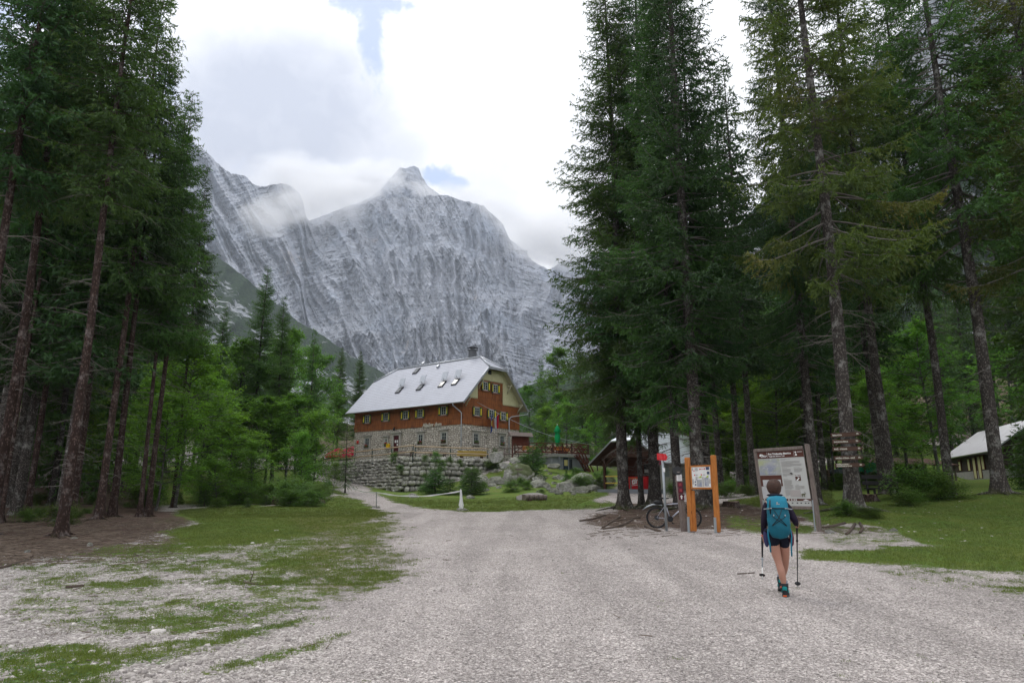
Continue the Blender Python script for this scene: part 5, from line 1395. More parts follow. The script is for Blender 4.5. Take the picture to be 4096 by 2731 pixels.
# pile of yellow boards
def planks():
    p = Vector(on_line(TK, TR, 1885)) + Vector((0, 1.6, 0)); e = empty("plank_pile", p, .35, "flat pile of yellow planks behind the fence at the hut", "plank pile")
    r = random.Random(3)
    for i in range(5):
        for j in range(3):
            b = MB(); b.box((r.uniform(-.1, .1), j * .2, .35 + i * .11), (3.1, .17, .07), Matrix.Rotation(r.uniform(-.015, .015), 3, 'Z')); b.build("plank", M['yellow_wood'], e)
    for x in (-1.1, 1.1): b = MB(); b.box((x, .2, .16), (.2, .6, .3)); b.build("support", M['dark_wood'], e)
M['yellow_wood'] = wood('yellow_planks', (.45, .30, .05), (.62, .45, .10), (2, 14, 14), dirt=.2, knots=False)
planks()
for px, lab in ((1740, "left one of the dark picnic tables behind the fence"), (1672, "right-hand dark picnic table near the fence corner")):
    p = Vector(on_line(TK, TR, px if px > 1700 else 1690)) + Vector((0, 2.4, -.1))
    if px < 1700: p = Vector(on_line(TK, TL, 1600)) + Vector((0, 2.5, -.1)); lab = "left one of the dark picnic tables behind the fence"
    else: lab = "right one of the dark picnic tables behind the fence"
    e = empty("picnic_table", p, .3, lab, "picnic table", "picnic tables in front of the hut")
    b = MB(); b.box((0, 0, .74), (1.9, .75, .06)); b.build("table_top", M['grey_wood'], e)
    for s in (-1, 1):
        b = MB(); b.box((0, s * .72, .44), (1.9, .26, .05)); b.build("bench_seat", M['grey_wood'], e)
        b = MB(); b.bar((s * .7, -.3, .72), (s * .7, -.7, 0), .08, .05); b.bar((s * .7, .3, .72), (s * .7, .7, 0), .08, .05); b.box((s * .7, 0, .42), (.05, 1.5, .08)); b.build("leg", M['dark_wood'], e)

# dark red notice board with a shingle roof
def notice():
    a, c = W(2050, 1826, 75.5), W(2113, 1826, 76.5); d = c - a; L = math.hypot(d.x, d.y); e = empty("notice_board", a, math.atan2(d.y, d.x), "dark red roofed notice board beside the hut's gable", "notice board")
    zt = W(2050, 1740, 75.5).z - a.z; zb = W(2050, 1781, 75.5).z - a.z
    for x in (0, L): b = MB(); b.box((x, 0, zt / 2 - .2), (.12, .12, zt + .4)); b.build("post", M['redbrown_wood'], e)
    b = MB(); b.box((L / 2, -.02, (zt + zb) / 2), (L - .1, .08, zt - zb)); b.build("panel", M['redbrown_wood'], e)
    b = MB(); b.prism([(-.45, -.42, zt - .1), (-.45, .42, zt - .1), (-.45, 0, zt + .36)], (0, 0, 0), (L + .9, 0, 0)); b.build("roof", M['grey_wood'], e)
notice()

def flag(base, tip, drop, mats, label, seed, emblem=False, swap=False):
    e = empty("flag", base, 0, label, "flag", "flags hung from the hut's gable"); d = Vector(tip) - Vector(base)
    b = MB(); b.tube([(0, 0, 0), d], .025, 6); b.build("flagpole", M['white_paint'], e)
    nx_, nz = 9, 14; rg = random.Random(seed); vs = []; fs = []; mi = []
    for j in range(nz + 1):
        for i in range(nx_ + 1):
            s = i / nx_; t_ = j / nz; q = d * (.28 + .70 * s * (1 - .45 * t_) + .15 * t_); fold = math.sin(s * 9 + seed + t_ * 1.5) * .12 * (.4 + t_)
            vs.append((q.x + fold * .7, q.y - fold, q.z - drop * t_ * (1 - .15 * s) + .05 * math.sin(s * 5)))
    b = MB()
    for j in range(nz):
        for i in range(nx_):
            m_ = 0
            if emblem: m_ = 1 if (3 <= i <= 6 and 5 <= j <= 9) else 0
            else: m_ = min(2, i * 3 // nx_)
            b.f.append((j * (nx_ + 1) + i, j * (nx_ + 1) + i + 1, (j + 1) * (nx_ + 1) + i + 1, (j + 1) * (nx_ + 1) + i)); b.m.append(m_); b.sm.append(True)
    b.v = vs; b.build("cloth", mats, e)
M['flag_blue'] = simple('flag_blue', (.015, .06, .32), .8, 0, .1, 3); M['flag_yellow'] = simple('flag_yellow', (.6, .42, .05), .8, 0, .1, 3)
M['flag_white'] = simple('flag_white', (.7, .7, .72), .8, 0, .05, 3); M['flag_red'] = simple('flag_red', (.5, .01, .03), .8, 0, .1, 3)
x, z = hut_gable(*c1(1527, 742)); B0 = hutw((x, -.08, z))
flag(B0, B0 + Vector((.15, -1.5, .75)) , 2.0, [M['flag_blue'], M['flag_yellow']], "blue flag with a yellow emblem hanging from the gable", 2, True)
B1 = B0 + ug * .35; flag(B1, B1 + Vector((.75, -1.0, .75)), 1.7, [M['flag_white'], M['flag_blue'], M['flag_red']], "white, blue and red flag hanging beside the blue one", 5)
# overhead cable
x, z = hut_gable(*c1(1400, 578)); A0 = hutw((x, -.1, z)); B2 = W(2480, 1790, 84)
b = MB(); n = 24; b.tube([lerp3(A0, B2, i / n) + Vector((0, 0, -1.2 * math.sin(math.pi * i / n))) - A0 for i in range(n + 1)], .022, 5); o = b.build("overhead_cable", M['zinc'], None, A0); tag(o, "pale cable sagging from the gable to the right-hand trees", "cable")

# grey service building with the wooden terrace on its roof
def service():
    A, B_ = W(2209, 1813, 74), W(2350, 1817, 76.5); D = W(2150, 1815, 79)
    d = B_ - A; L = math.hypot(d.x, d.y); rz = math.atan2(d.y, d.x); e = empty("service_building", (A.x, A.y, A.z - 3.2), rz, "low grey concrete service building under the wooden terrace", "outbuilding")
    inv = Matrix.Rotation(-rz, 3, 'Z'); dd = inv @ (D - A); Dp = max(4.0, dd.y + 1)
    b = MB(); b.prism([(0, 0, -1.5), (L, 0, -1.5), (L, Dp, -1.5), (dd.x, dd.y, -1.5)], (0, 0, -1.5), (0, 0, 3.2)); b.build("wall", M['grey_paint'], e)
    b = MB(); b.prism([(-.12, -.22, 2.86), (L + .15, -.22, 2.86), (L + .15, Dp, 2.86), (dd.x - .2, dd.y, 2.86)], (0, 0, 2.86), (0, 0, 3.2)); b.build("roof_slab", M['concrete'], e)
    f = L / 141.0
    X = lambda px: (px - 2209) * f
    b = MB(); b.box(((X(2252) + X(2269)) / 2, -.03, 1.6), (X(2269) - X(2252), .06, 2.4)); dr = b.build("door", M['navy_door'], e)
    b = MB(); b.box(((X(2254) + X(2267)) / 2, -.07, 2.25), (X(2267) - X(2254), .02, .62), bev=.0); b.build("poster", M['poster'], dr)
    b = MB(); b.box(((X(2275) + X(2286)) / 2, -.03, 1.9), (X(2286) - X(2275), .06, 1.5)); b.build("window", M['glass'], e)
    b = MB(); b.box(((X(2215) + X(2250)) / 2, -.16, 1.4), (.06, .32, 3.0)); b.build("buttress", M['grey_paint'], e)
    return e, L, Dp, dd, Matrix.Translation(e.location) @ Matrix.Rotation(rz, 4, 'Z')
M['navy_door'] = simple('navy_door', (.010, .025, .05), .5, 0, .15, 5); M['poster'] = simple('yellow_poster', (.55, .48, .20), .7, 0, .3, 14)
se, SL, SD_, Sdd, SM = service()
def deck():
    e = empty("terrace_railing", SM @ Vector((0, 0, 3.2)), se.rotation_euler.z, "dark brown timber terrace railing with crossed braces", "railing")
    P = [Vector((-3.6, 1.8, 0)), Vector((-1.6, .6, 0)), Vector((0, -.15, 0)), Vector((1.25, -.15, 0)), Vector((2.5, -.15, 0)), Vector((SL, -.15, 0)), Vector((SL + .05, 3, 0))]
    for p in P: b = MB(); b.box(p + Vector((0, 0, .5)), (.12, .12, 1.15)); b.build("post", M['dark_wood'], e)
    for i in range(len(P) - 1):
        a, c = P[i], P[i + 1]; u = Vector((0, 0, 1)); b = MB()
        b.bar(a + u * 1.08, c + u * 1.08, .14, .07); b.bar(a + u * .12, c + u * .12, .05, .12); b.bar(a + u * .6, c + u * .6, .04, .08); b.build("rail", M['redbrown_wood'], e)
        m = (a + c) / 2; b = MB(); b.bar(a + u * .1, m + u * 1.0, .04, .07); b.bar(m + u * 1.0 + Vector((.0, .05, 0)), c + u * .1 + Vector((0, .05, 0)), .04, .07); b.bar(a + u * 1.0, m + u * .1 + Vector((0, .1, 0)), .04, .07); b.bar(m + u * .1, c + u * 1.0, .04, .07); b.build("brace", M['redbrown_wood'], e)
    # slanting strut frame
    s = empty("timber_stair", SM @ Vector((SL * .6, -.45, 3.1)), se.rotation_euler.z, "slanting crossed timber frame leaning on the grey building", "stair frame")
    for y in (0, -.5):
        b = MB(); b.bar((0, y, 0), (SL * .42, y, -2.9), .09, .18); b.build("stringer", M['redbrown_wood'], s)
        b = MB(); b.bar((-.3, y, -.1), (SL * .2, y, -1.0), .06, .1); b.bar((.3, y, .9), (SL * .42, y, -1.9), .07, .12); b.bar((SL * .2, y, -.3), (SL * .3, y, -2.0), .06, .1); b.build("brace", M['redbrown_wood'], s)
    for i in range(9):
        f = i / 9; b = MB(); b.box((SL * .42 * f, -.25, -2.9 * f), (.25, .5, .04)); b.build("tread", M['dark_wood'], s)
    # tables on the terrace
    for i, (x, y) in enumerate(((-1.5, 2.2), (1.6, 1.3), (3.0, 2.4))):
        t = empty("terrace_table", SM @ Vector((x, y, 3.2)), .4 * i, ["orange-brown bench table at the terrace's left end", "orange-brown bench table in the middle of the terrace", "orange-brown bench table at the terrace's right end"][i], "table", "tables on the wooden terrace")
        b = MB(); b.box((0, 0, .74), (1.5, .7, .06)); b.build("table_top", M['orange_wood'], t)
        for sx in (-.6, .6): b = MB(); b.box((sx, 0, .36), (.08, .6, .72)); b.build("leg", M['dark_wood'], t)
        b = MB(); b.box((0, -.6, .6), (1.5, .05, .4)); b.build("backrest", M['orange_wood'], t)
deck()
def closed_parasol():
    base = SM @ Vector((1.35, .9, 3.2)); e = empty("closed_parasol", base, 0, "closed bright green parasol on the wooden terrace", "parasol")
    b = MB(); b.tube([(0, 0, 0), (0, 0, 3.15)], .03, 8); b.build("pole", M['white_paint'], e)
    b = MB(); H_ = W(2250, 1695, base.y).z - base.z
    prof = [(.02, H_ - .12), (.14, H_ - .3), (.34, H_ - .85), (.20, H_ - .95), (.24, H_ - 1.3), (.27, H_ - 1.7), (.18, H_ - 2.1), (.10, H_ - 2.5)]
    vs = []; n = 16
    for j, (r, z) in enumerate(prof):
        for i in range(n): a = 2 * math.pi * i / n; q = r * (1 + (.22 if i % 2 else -.18) * (j > 0)); vs.append((q * math.cos(a + .08 * j), q * math.sin(a + .08 * j), z))
    b.add(vs, [(j * n + i, j * n + (i + 1) % n, (j + 1) * n + (i + 1) % n, (j + 1) * n + i) for j in range(len(prof) - 1) for i in range(n)], 0, True); b.build("canopy", M['green_canvas'], e)
    b = MB(); b.sphere((0, 0, H_ - .08), .06, 8, 6); b.build("cap", M['white_paint'], e)
closed_parasol()
# ------------------------------------------------------------------ boards, signposts, bicycle
# --- large trail board, leaning slightly back
def trail_board():
    a, c = at(3064, 21.9), at(3262, 21.0)
    d = c - a; L = math.hypot(d.x, d.y); rz = math.atan2(d.y, d.x)
    e = empty("trail_board", a, rz, "large trail map board with brown header in a weathered wooden frame", "information board")
    base = a.copy()
    tl, tr = W(3034, 1795, 21.9), W(3243, 1780, 21.0); H0 = tl.z - a.z; H1 = tr.z - a.z; lean = -.10
    ml, mr_ = -.02, L + .02
    # posts
    topL, topR = H0, H1
    sk = Vector((-.02, 0, 0))
    for nm, x, hh, w in (("post", -.04, topL, .13), ("post", L + .08, topR + .03, .17)):
        b = MB(); b.bar((x + .06, 0, -.3), (x - .10, lean * 0, hh), w, .11, bev=.012); b.build(nm, M['grey_wood'], e)
    for x in (-.01, L + .0):
        b = MB(); b.box((x + .02, -.09, .35), (.035, .012, 1.1)); b.build("post_bracket", M['steel'], e)
    def P(u, v, n=0.0):            # board plane: u 0..1 across, v 0..1 up
        x = L * u * .97 + .02 - .12 * v; zb = .72 + .0 * u; zt = H0 - .05 + (H1 - H0 - .02) * u
        return Vector((x, -.03 - n, zb + (zt - zb) * v))
    def quad(b, u0, v0, u1, v1, n, mi=0, th=.006):
        A = [P(u0, v0, n), P(u1, v0, n), P(u1, v1, n), P(u0, v1, n)]; b.prism(A, (0, 0, 0), (0, -th, 0), mi)
    b = MB(); quad(b, -.01, -.04, 1.01, 1.0, -.04, 0, .05); b.build("backing", M['grey_wood'], e)
    b = MB(); b.bar(P(-.03, 1.0), P(1.0, 1.0), .12, .10, bev=.01); b.build("top_rail", M['grey_wood'], e)
    b = MB(); b.bar(P(0, -.03), P(1.0, -.03), .09, .09, bev=.01); b.build("bottom_rail", M['grey_wood'], e)
    b = MB(); quad(b, .0, .0, 1, .965, .012); pn = b.build("panel", M['panel_white'], e)
    b = MB(); quad(b, 0, .845, 1, .965, .02); quad(b, 0, .405, .47, .54, .02); quad(b, 0, .345, .05, .405, .02); quad(b, 0, .09, 1, .125, .02); quad(b, .44, .345, .47, .405, .02); b.build("header_band", M['brown_sign'], pn)
    b = MB(); quad(b, .005, .55, .475, .835, .02); b.build("map", M['map'], pn)
    b = MB(); quad(b, .05, .35, .44, .46, .03); quad(b, .01, .14, .46, .33, .02); b.build("chart", M['chart'], pn)
    # blocks of small print
    r = random.Random(4); b = MB()
    def para(u0, u1, v1, n, step=.0135):
        for i in range(n): quad(b, u0, v1 - i * step, u0 + (u1 - u0) * (r.uniform(.9, 1) if i < n - 1 else r.uniform(.4, .8)), v1 - i * step + .0058, .02, 0, .003)
    para(.5, .72, .815, 2); para(.5, .93, .775, 4); para(.5, .93, .72, 4); para(.5, .68, .655, 1); para(.5, .70, .635, 5); para(.75, .93, .66, 1); para(.75, .93, .64, 5)
    para(.5, .70, .56, 4); para(.5, .66, .46, 1); para(.5, .68, .44, 6); para(.5, .69, .36, 6); para(.74, .83, .36, 1); para(.72, .92, .34, 5); para(.5, .6, .27, 8); b.build("small_print", M['grey_letter'], pn)
    b = MB(); quad(b, .60, .16, .82, .275, .02); b.build("pink_panel", M['pale_pink'], pn)
    b = MB(); quad(b, .755, .435, .865, .53, .02, 0)
    b.build("picture", M['brown_sign'], pn)
    b = MB()                                            # winding pale path in the picture, and the mountain strip
    b.prism([P(.765, .437, .03), P(.80, .437, .03), P(.835, .47, .03), P(.845, .485, .03), P(.79, .505, .03), P(.80, .498, .03), P(.825, .484, .03), P(.79, .46, .03)], (0, 0, 0), (0, -.003, 0))
    b.prism([P(.757, .512, .03), P(.862, .512, .03), P(.862, .524, .03), P(.83, .519, .03), P(.80, .527, .03), P(.757, .52, .03)], (0, 0, 0), (0, -.003, 0))
    b.prism([P(.84, .095, .03), P(.97, .095, .03), P(.93, .108, .03), P(.90, .118, .03), P(.87, .106, .03)], (0, 0, 0), (0, -.003, 0))
    for u in (.02, .07, .54, .60, .65, .69): quad(b, u, .098, u + .022, .118, .03, 0, .003)
    # bird-like emblem of slanting bars in the header
    for i in range(4):
        u = .09 + i * .028; b.prism([P(u, .868 + .0 * i, .03), P(u + .016, .868, .03), P(u + .05, .91 - .004 * i, .03), P(u + .034, .91 - .004 * i, .03)], (0, 0, 0), (0, -.003, 0))
    b.prism([P(.05, .895, .03), P(.075, .93, .03), P(.13, .92, .03), P(.155, .885, .03), P(.135, .885, .03), P(.12, .905, .03), P(.10, .90, .03), P(.085, .88, .03)], (0, 0, 0), (0, -.003, 0))
    quad(b, .225, .855, .228, .955, .03, 0, .003); quad(b, .80, .855, .803, .955, .03, 0, .003); quad(b, .87, .93, .98, .937, .03, 0, .003)
    def disc(u, v, rr, n=14): b.prism([P(u + rr * math.cos(2 * math.pi * i / n), v + rr * .72 * math.sin(2 * math.pi * i / n), .03) for i in range(n)], (0, 0, 0), (0, -.003, 0))
    disc(.845, .885, .022); disc(.838, .932, .018); disc(.842, .915, .008)
    b.build("emblem", M['white_letter'], pn)
    # the ibex drawing
    b = MB(); I = lambda pts: b.prism([P(.80 + .14 * x, .15 + .085 * y, .03) for x, y in pts], (0, 0, 0), (0, -.003, 0))
    I([(.22, .45), (.62, .47), (.74, .62), (.72, .78), (.60, .74), (.35, .72), (.22, .66)]); I([(.66, .62), (.80, .80), (.90, .78), (.86, .70), (.74, .58)])
    I([(.78, .80), (.82, .98), (.72, 1.1), (.60, 1.12), (.72, 1.05), (.76, .95)])
    for x in (.24, .34, .56, .64): I([(x, .48), (x + .07, .48), (x + .05, .05), (x + .01, .05)])
    b.build("ibex_drawing", M['ibex'], pn)
    b = MB(); quad(b, .66, .56, .70, .575, .03); quad(b, .675, .55, .715, .565, .032)
    for u in (.60, .70, .78, .87, .93): quad(b, u, .045, u + .03, .062, .02)
    b.build("logo_mark", M['dark_letter'], pn)
    # lettering
    ang = math.atan2((P(.8, .9) - P(.3, .9)).z, (P(.8, .9) - P(.3, .9)).x)
    Rm = Matrix.Rotation(-ang, 4, 'Y') @ Matrix.Rotation(R(90), 4, 'X')
    text_mesh("title_lettering", "Pot Triglavske Bistrice", M['white_letter'], pn, Matrix.Translation(P(.25, .905, .032)) @ Rm, width=L * .47, extrude=.004, offset=.003)
    text_mesh("title_lettering", "Triglavska Bistrica Trail", M['white_letter'], pn, Matrix.Translation(P(.255, .868, .032)) @ Rm, width=L * .33, extrude=.004, offset=.001)
M['panel_white'] = simple('printed_panel', (.47, .475, .46), .55, 0, .03, 2); M['pale_pink'] = simple('pale_pink_print', (.38, .35, .34), .7, 0, .05, 8); M['ibex'] = simple('ibex_print', (.12, .12, .06), .7, 0, .4, 30)
def map_mat(name, a, b, c, scale):
    t = NT(name); v = t.coord('Object'); n = t.noise(v, scale, 7, .7, 1.2); n2 = t.noise(v, scale * .5, 3, .6, .5)
    col = t.mix(t.mr(n, .4, .6), a, b); col = t.mix(t.mr(n2, .48, .62), col, c); col = t.mix(t.mr(t.noise(v, scale * 3, 4, .8, 2.0), .57, .6, 0, .5), col, (.55, .55, .52)); t.bsdf(col, .6); return t.m
M['map'] = map_mat('relief_map_print', (.36, .37, .40), (.25, .27, .34), (.36, .39, .22), 2.2)
M['chart'] = map_mat('height_chart_print', (.46, .47, .48), (.42, .42, .44), (.50, .50, .50), 3)
trail_board()

# --- map board on two larch posts
def map_board():
    a, c = at(2765, 21.5), at(2872, 21.0); a.z -= .02; d = c - a; L = math.hypot(d.x, d.y); rz = math.atan2(d.y, d.x)
    e = empty("map_board", a, rz, "white hiking map board between two orange-brown larch posts", "information board")
    H0 = W(2745, 1829, 21.5).z - a.z; H1 = W(2852, 1820, 21).z - a.z
    fx = L / (2872 - 2765)
    for x, hh in ((0, H0), (L, H1 + (c.z - a.z) * 0)):
        b = MB(); b.bar((x, 0, .05), (x - .0, 0, hh), .145, .145, bev=.02); b.bar((x + .10, .03, .05), (x + .10, .03, hh - (0 if x else 1.0)), .10, .12, bev=.02) if x == 0 else None
        b.build("post", M['orange_wood'], e)
        b = MB(); b.box((x - .035, -.085, .22), (.075, .02, .52)); b.box((x - .035, -.1, .42), (.03, .02, .03)); b.build("post_anchor", M['steel'], e)
    z0 = W(2800, 1952, 21.2).z - a.z; z1 = W(2800, 1864, 21.2).z - a.z; tilt = (H1 - H0) * .25
    def P(u, v, n=0): return Vector((.13 + (L - .2) * u, -.06 - n, z0 + (z1 - z0) * v + tilt * u * v))
    def quad(b, u0, v0, u1, v1, n, th=.004): b.prism([P(u0, v0, n), P(u1, v0, n), P(u1, v1, n), P(u0, v1, n)], (0, 0, 0), (0, -th, 0))
    b = MB(); b.bar(P(-.02, 1.0), P(1.02, 1.0), .06, .05); b.bar(P(-.02, 0), P(1.02, 0), .06, .05); b.bar(P(0, .0), P(0, 1), .05, .045); b.bar(P(1, 0), P(1, 1), .05, .045); b.build("frame", M['orange_wood'], e)
    b = MB(); quad(b, .02, .03, .98, .97, 0, .02); pn = b.build("panel", M['white_paint'], e)
    b = MB(); quad(b, .28, .08, .52, .38, .025); quad(b, .66, .10, .86, .48, .025); b.build("map", M['map'], pn)
    b = MB(); b.prism([P(.34, .47, .025), P(.52, .47, .025), P(.52, .57, .025)], (0, 0, 0), (0, -.003, 0)); b.prism([P(.72, .48, .025), P(.86, .48, .025), P(.86, .59, .025)], (0, 0, 0), (0, -.003, 0)); b.build("height_profile", M['lime'], pn)
    b = MB(); quad(b, .76, .82, .92, .95, .025); quad(b, .80, .62, .92, .74, .025); quad(b, .17, .13, .24, .19, .025); quad(b, .17, .26, .23, .32, .025); b.build("photo", M['photo_blue'], pn)
    b = MB()
    for u, v in ((.46, .86), (.70, .87), (.18, .60), (.52, .61), (.16, .79)):
        b.prism([P(u + .026 * math.cos(i * .7854), v + .035 * math.sin(i * .7854), .026) for i in range(8)], (0, 0, 0), (0, -.003, 0))
    quad(b, .48, .855, .68, .87, .025, .003); b.build("red_mark", M['red_sign'], pn)
    b = MB(); r = random.Random(5)
    for u0, u1, v, n in ((.22, .36, .90, 5), (.23, .36, .61, 2), (.58, .72, .61, 2), (.22, .34, .50, 6), (.55, .64, .50, 10), (.88, .96, .40, 8), (.05, .14, .40, 9), (.55, .64, .25, 7)):
        for i in range(n): quad(b, u0, v - i * .028, u0 + (u1 - u0) * r.uniform(.7, 1), v - i * .028 + .012, .025, .002)
    b.prism([P(.07, .80, .025), P(.11, .80, .025), P(.10, .93, .025), P(.085, .93, .025)], (0, 0, 0), (0, -.003, 0)); b.build("small_print", M['grey_letter'], pn)
M['lime'] = simple('lime_print', (.36, .48, .06), .7); M['photo_blue'] = simple('dark_blue_photo', (.05, .07, .14), .6, 0, .7, 12)
map_board()

# --- grey pole with red arrow
def arrow_post():
    a = at(2667, 22.3); tp = W(2650, 1838, 22.3); e = empty("arrow_signpost", a, 0, "grey steel pole with a red arrow sign pointing right", "signpost")
    d = tp - a; b = MB(); b.tube([(0, 0, -.2), d], .042, 10); b.build("pole", M['steel'], e)
    z = W(2650, 1826, 22.3).z - a.z; x0 = W(2629, 1826, 22.2).x - a.x; x1 = W(2671, 1826, 22.2).x - a.x; h = .105; sl = -.02
    b = MB(); b.prism([(x0, -.06, z - h), (x1 - .05, -.06, z - h + sl), (x1, -.06, z + sl), (x1 - .05, -.06, z + h + sl), (x0, -.06, z + h)], (0, 0, 0), (0, -.012, 0)); s = b.build("arrow_plate", M['red_sign'], e)
    b = MB()
    for i in range(4): b.box((x0 + .09 + .01 * i, -.0745, z + .06 - i * .04), (.11 - .02 * (i % 2), .003, .013)); b.box((x0 + .24, -.0745, z + .06 - i * .04), (.04, .003, .013))
    b.build("small_print", M['pale_red'], s)
    b = MB(); b.box((d.x - .05, .02, z - .19), (.12, .012, .13)); b.build("lower_plate", M['maroon_plate'], e)
    b = MB(); b.box((d.x * .85 + .015, -.045, z - .42), (.07, .01, .13)); b.build("sticker", M['paper'], e)
M['pale_red'] = simple('pale_red_print', (.62, .12, .13), .6); M['maroon_plate'] = simple('maroon_plate', (.11, .012, .03), .5, 0, .1, 8)
arrow_post()

# --- post with small plates
def plate_post():
    a = at(2738, 22.0); e = empty("plate_post", a, 0, "round wooden post with a white notice and three small maroon plates", "signpost")
    tz = W(2716, 1886, 22).z - a.z; dx = -.12
    b = MB(); b.tube([(0, 0, -.2), (0, 0, .1), (dx * .5, 0, tz * .5), (dx, 0, tz)], [.12, .115, .105, .10], 14); b.build("post", M['grey_wood'], e)
    b = MB(); b.tube([(dx - .02, .02, tz - .02), (dx - .02, -.06, tz + .03)], [.13, .16], 10); b.build("post_cap", M['black'], e)
    n = lambda py: W(2720, py, 21.9).z - a.z
    for nm, y0, y1, m in (("notice", 1897, 1923, 'paper'), ("plate", 1927, 1949, 'maroon_plate'), ("plate", 1951, 1972, 'maroon_plate'), ("plate", 1976, 1998, 'maroon_plate')):
        zc = (n(y0) + n(y1)) / 2; x = dx * zc / tz; b = MB(); b.box((x, -.125, zc), (.165, .012, n(y0) - n(y1)), bev=.0); o = b.build(nm, M[m], e)
        b = MB()
        if y0 == 1976: b.prism([(x - .02, -.133, zc - .06), (x + .02, -.133, zc - .06), (x + .02, -.133, zc + .005), (x + .05, -.133, zc + .005), (x, -.133, zc + .065), (x - .05, -.133, zc + .005), (x - .02, -.133, zc + .005)], (0, 0, 0), (0, -.003, 0)); b.build("arrow_mark", M['white_letter'], o)
        elif m == 'paper':
            for i in range(5): b.box((x, -.1335, zc + .06 - i * .028), (.10 - .02 * (i % 2), .003, .006))
            b.build("small_print", M['grey_letter'], o)
        else:
            for i in range(3): b.box((x, -.1335, zc + .035 - i * .03), (.09 - .02 * (i % 2), .003, .011))
            b.build("small_print", M['pale_red'], o)
plate_post()

# --- five brown arrow boards on the spruce
def tree_arrows():
    d = 24.62
    for i, (x0, y0, x1, y1, txt, num, lines) in enumerate((
        (3324, 1741, 3448, 1733, ["\u0160KRLATICA"], "6h", "topmost brown arrow board on the spruce, with a short name"),
        (3330, 1767, 3449, 1762, ["DOLKOVA \u0160PICA"], "5h", "second brown arrow board from the top of the spruce stack"),
        (3331, 1796, 3455, 1792, ["KRI\u017d - STENAR"], "6h", "middle brown arrow board of the five on the spruce"),
        (3337, 1832, 3459, 1829, ["KRI\u017dKA STENA - KRI\u017d"], "5h", "fourth brown arrow board, below the gap in the stack"),
        (3341, 1861, 3462, 1858, ["KRI\u017dKA STENA -", "POGA\u010cNIKOV DOM"], "6h", "lowest brown arrow board on the spruce, with two text lines"))):
        A = W(x0, y0, d); B_ = W(x1, y1, d - .05 * (i % 2)); v = B_ - A; L = v.length; ang = math.atan2(v.z, v.x)
        e = empty("arrow_board", A, 0, lines, "arrow sign", "brown arrow boards on the spruce"); e.rotation_euler = (0, -ang, 0)
        h = .072; b = MB(); b.prism([(0, 0, -h), (L - .12, 0, -h), (L, 0, 0), (L - .12, 0, h), (0, 0, h)], (0, 0, 0), (0, .035, 0)); b.build("board", M['dark_plank'], e)
        for j, s in enumerate(txt):
            z = -.028 if len(txt) == 1 else (.012 - j * .062); w = min(.36 + .024 * len(s) if len(txt) == 1 else .034 * len(s), L * .66)
            w = {0: .33, 1: .50, 2: .46, 3: .68, 4: .52}[i] if len(txt) == 1 else (.46, .53)[j]
            text_mesh("lettering", s, M['cream'], e, Matrix.Translation((.05, -.006, z)) @ Matrix.Rotation(R(90), 4, 'X'), width=w, extrude=.003, offset=.002)
        text_mesh("lettering", num, M['cream'], e, Matrix.Translation((L - .21, -.006, -.02)) @ Matrix.Rotation(R(90), 4, 'X'), width=.075, extrude=.003, offset=.002)
M['dark_plank'] = wood('brown_stained_plank', (.055, .030, .022), (.10, .055, .038), (1.2, 14, 14), dirt=.25, knots=False)
tree_arrows()

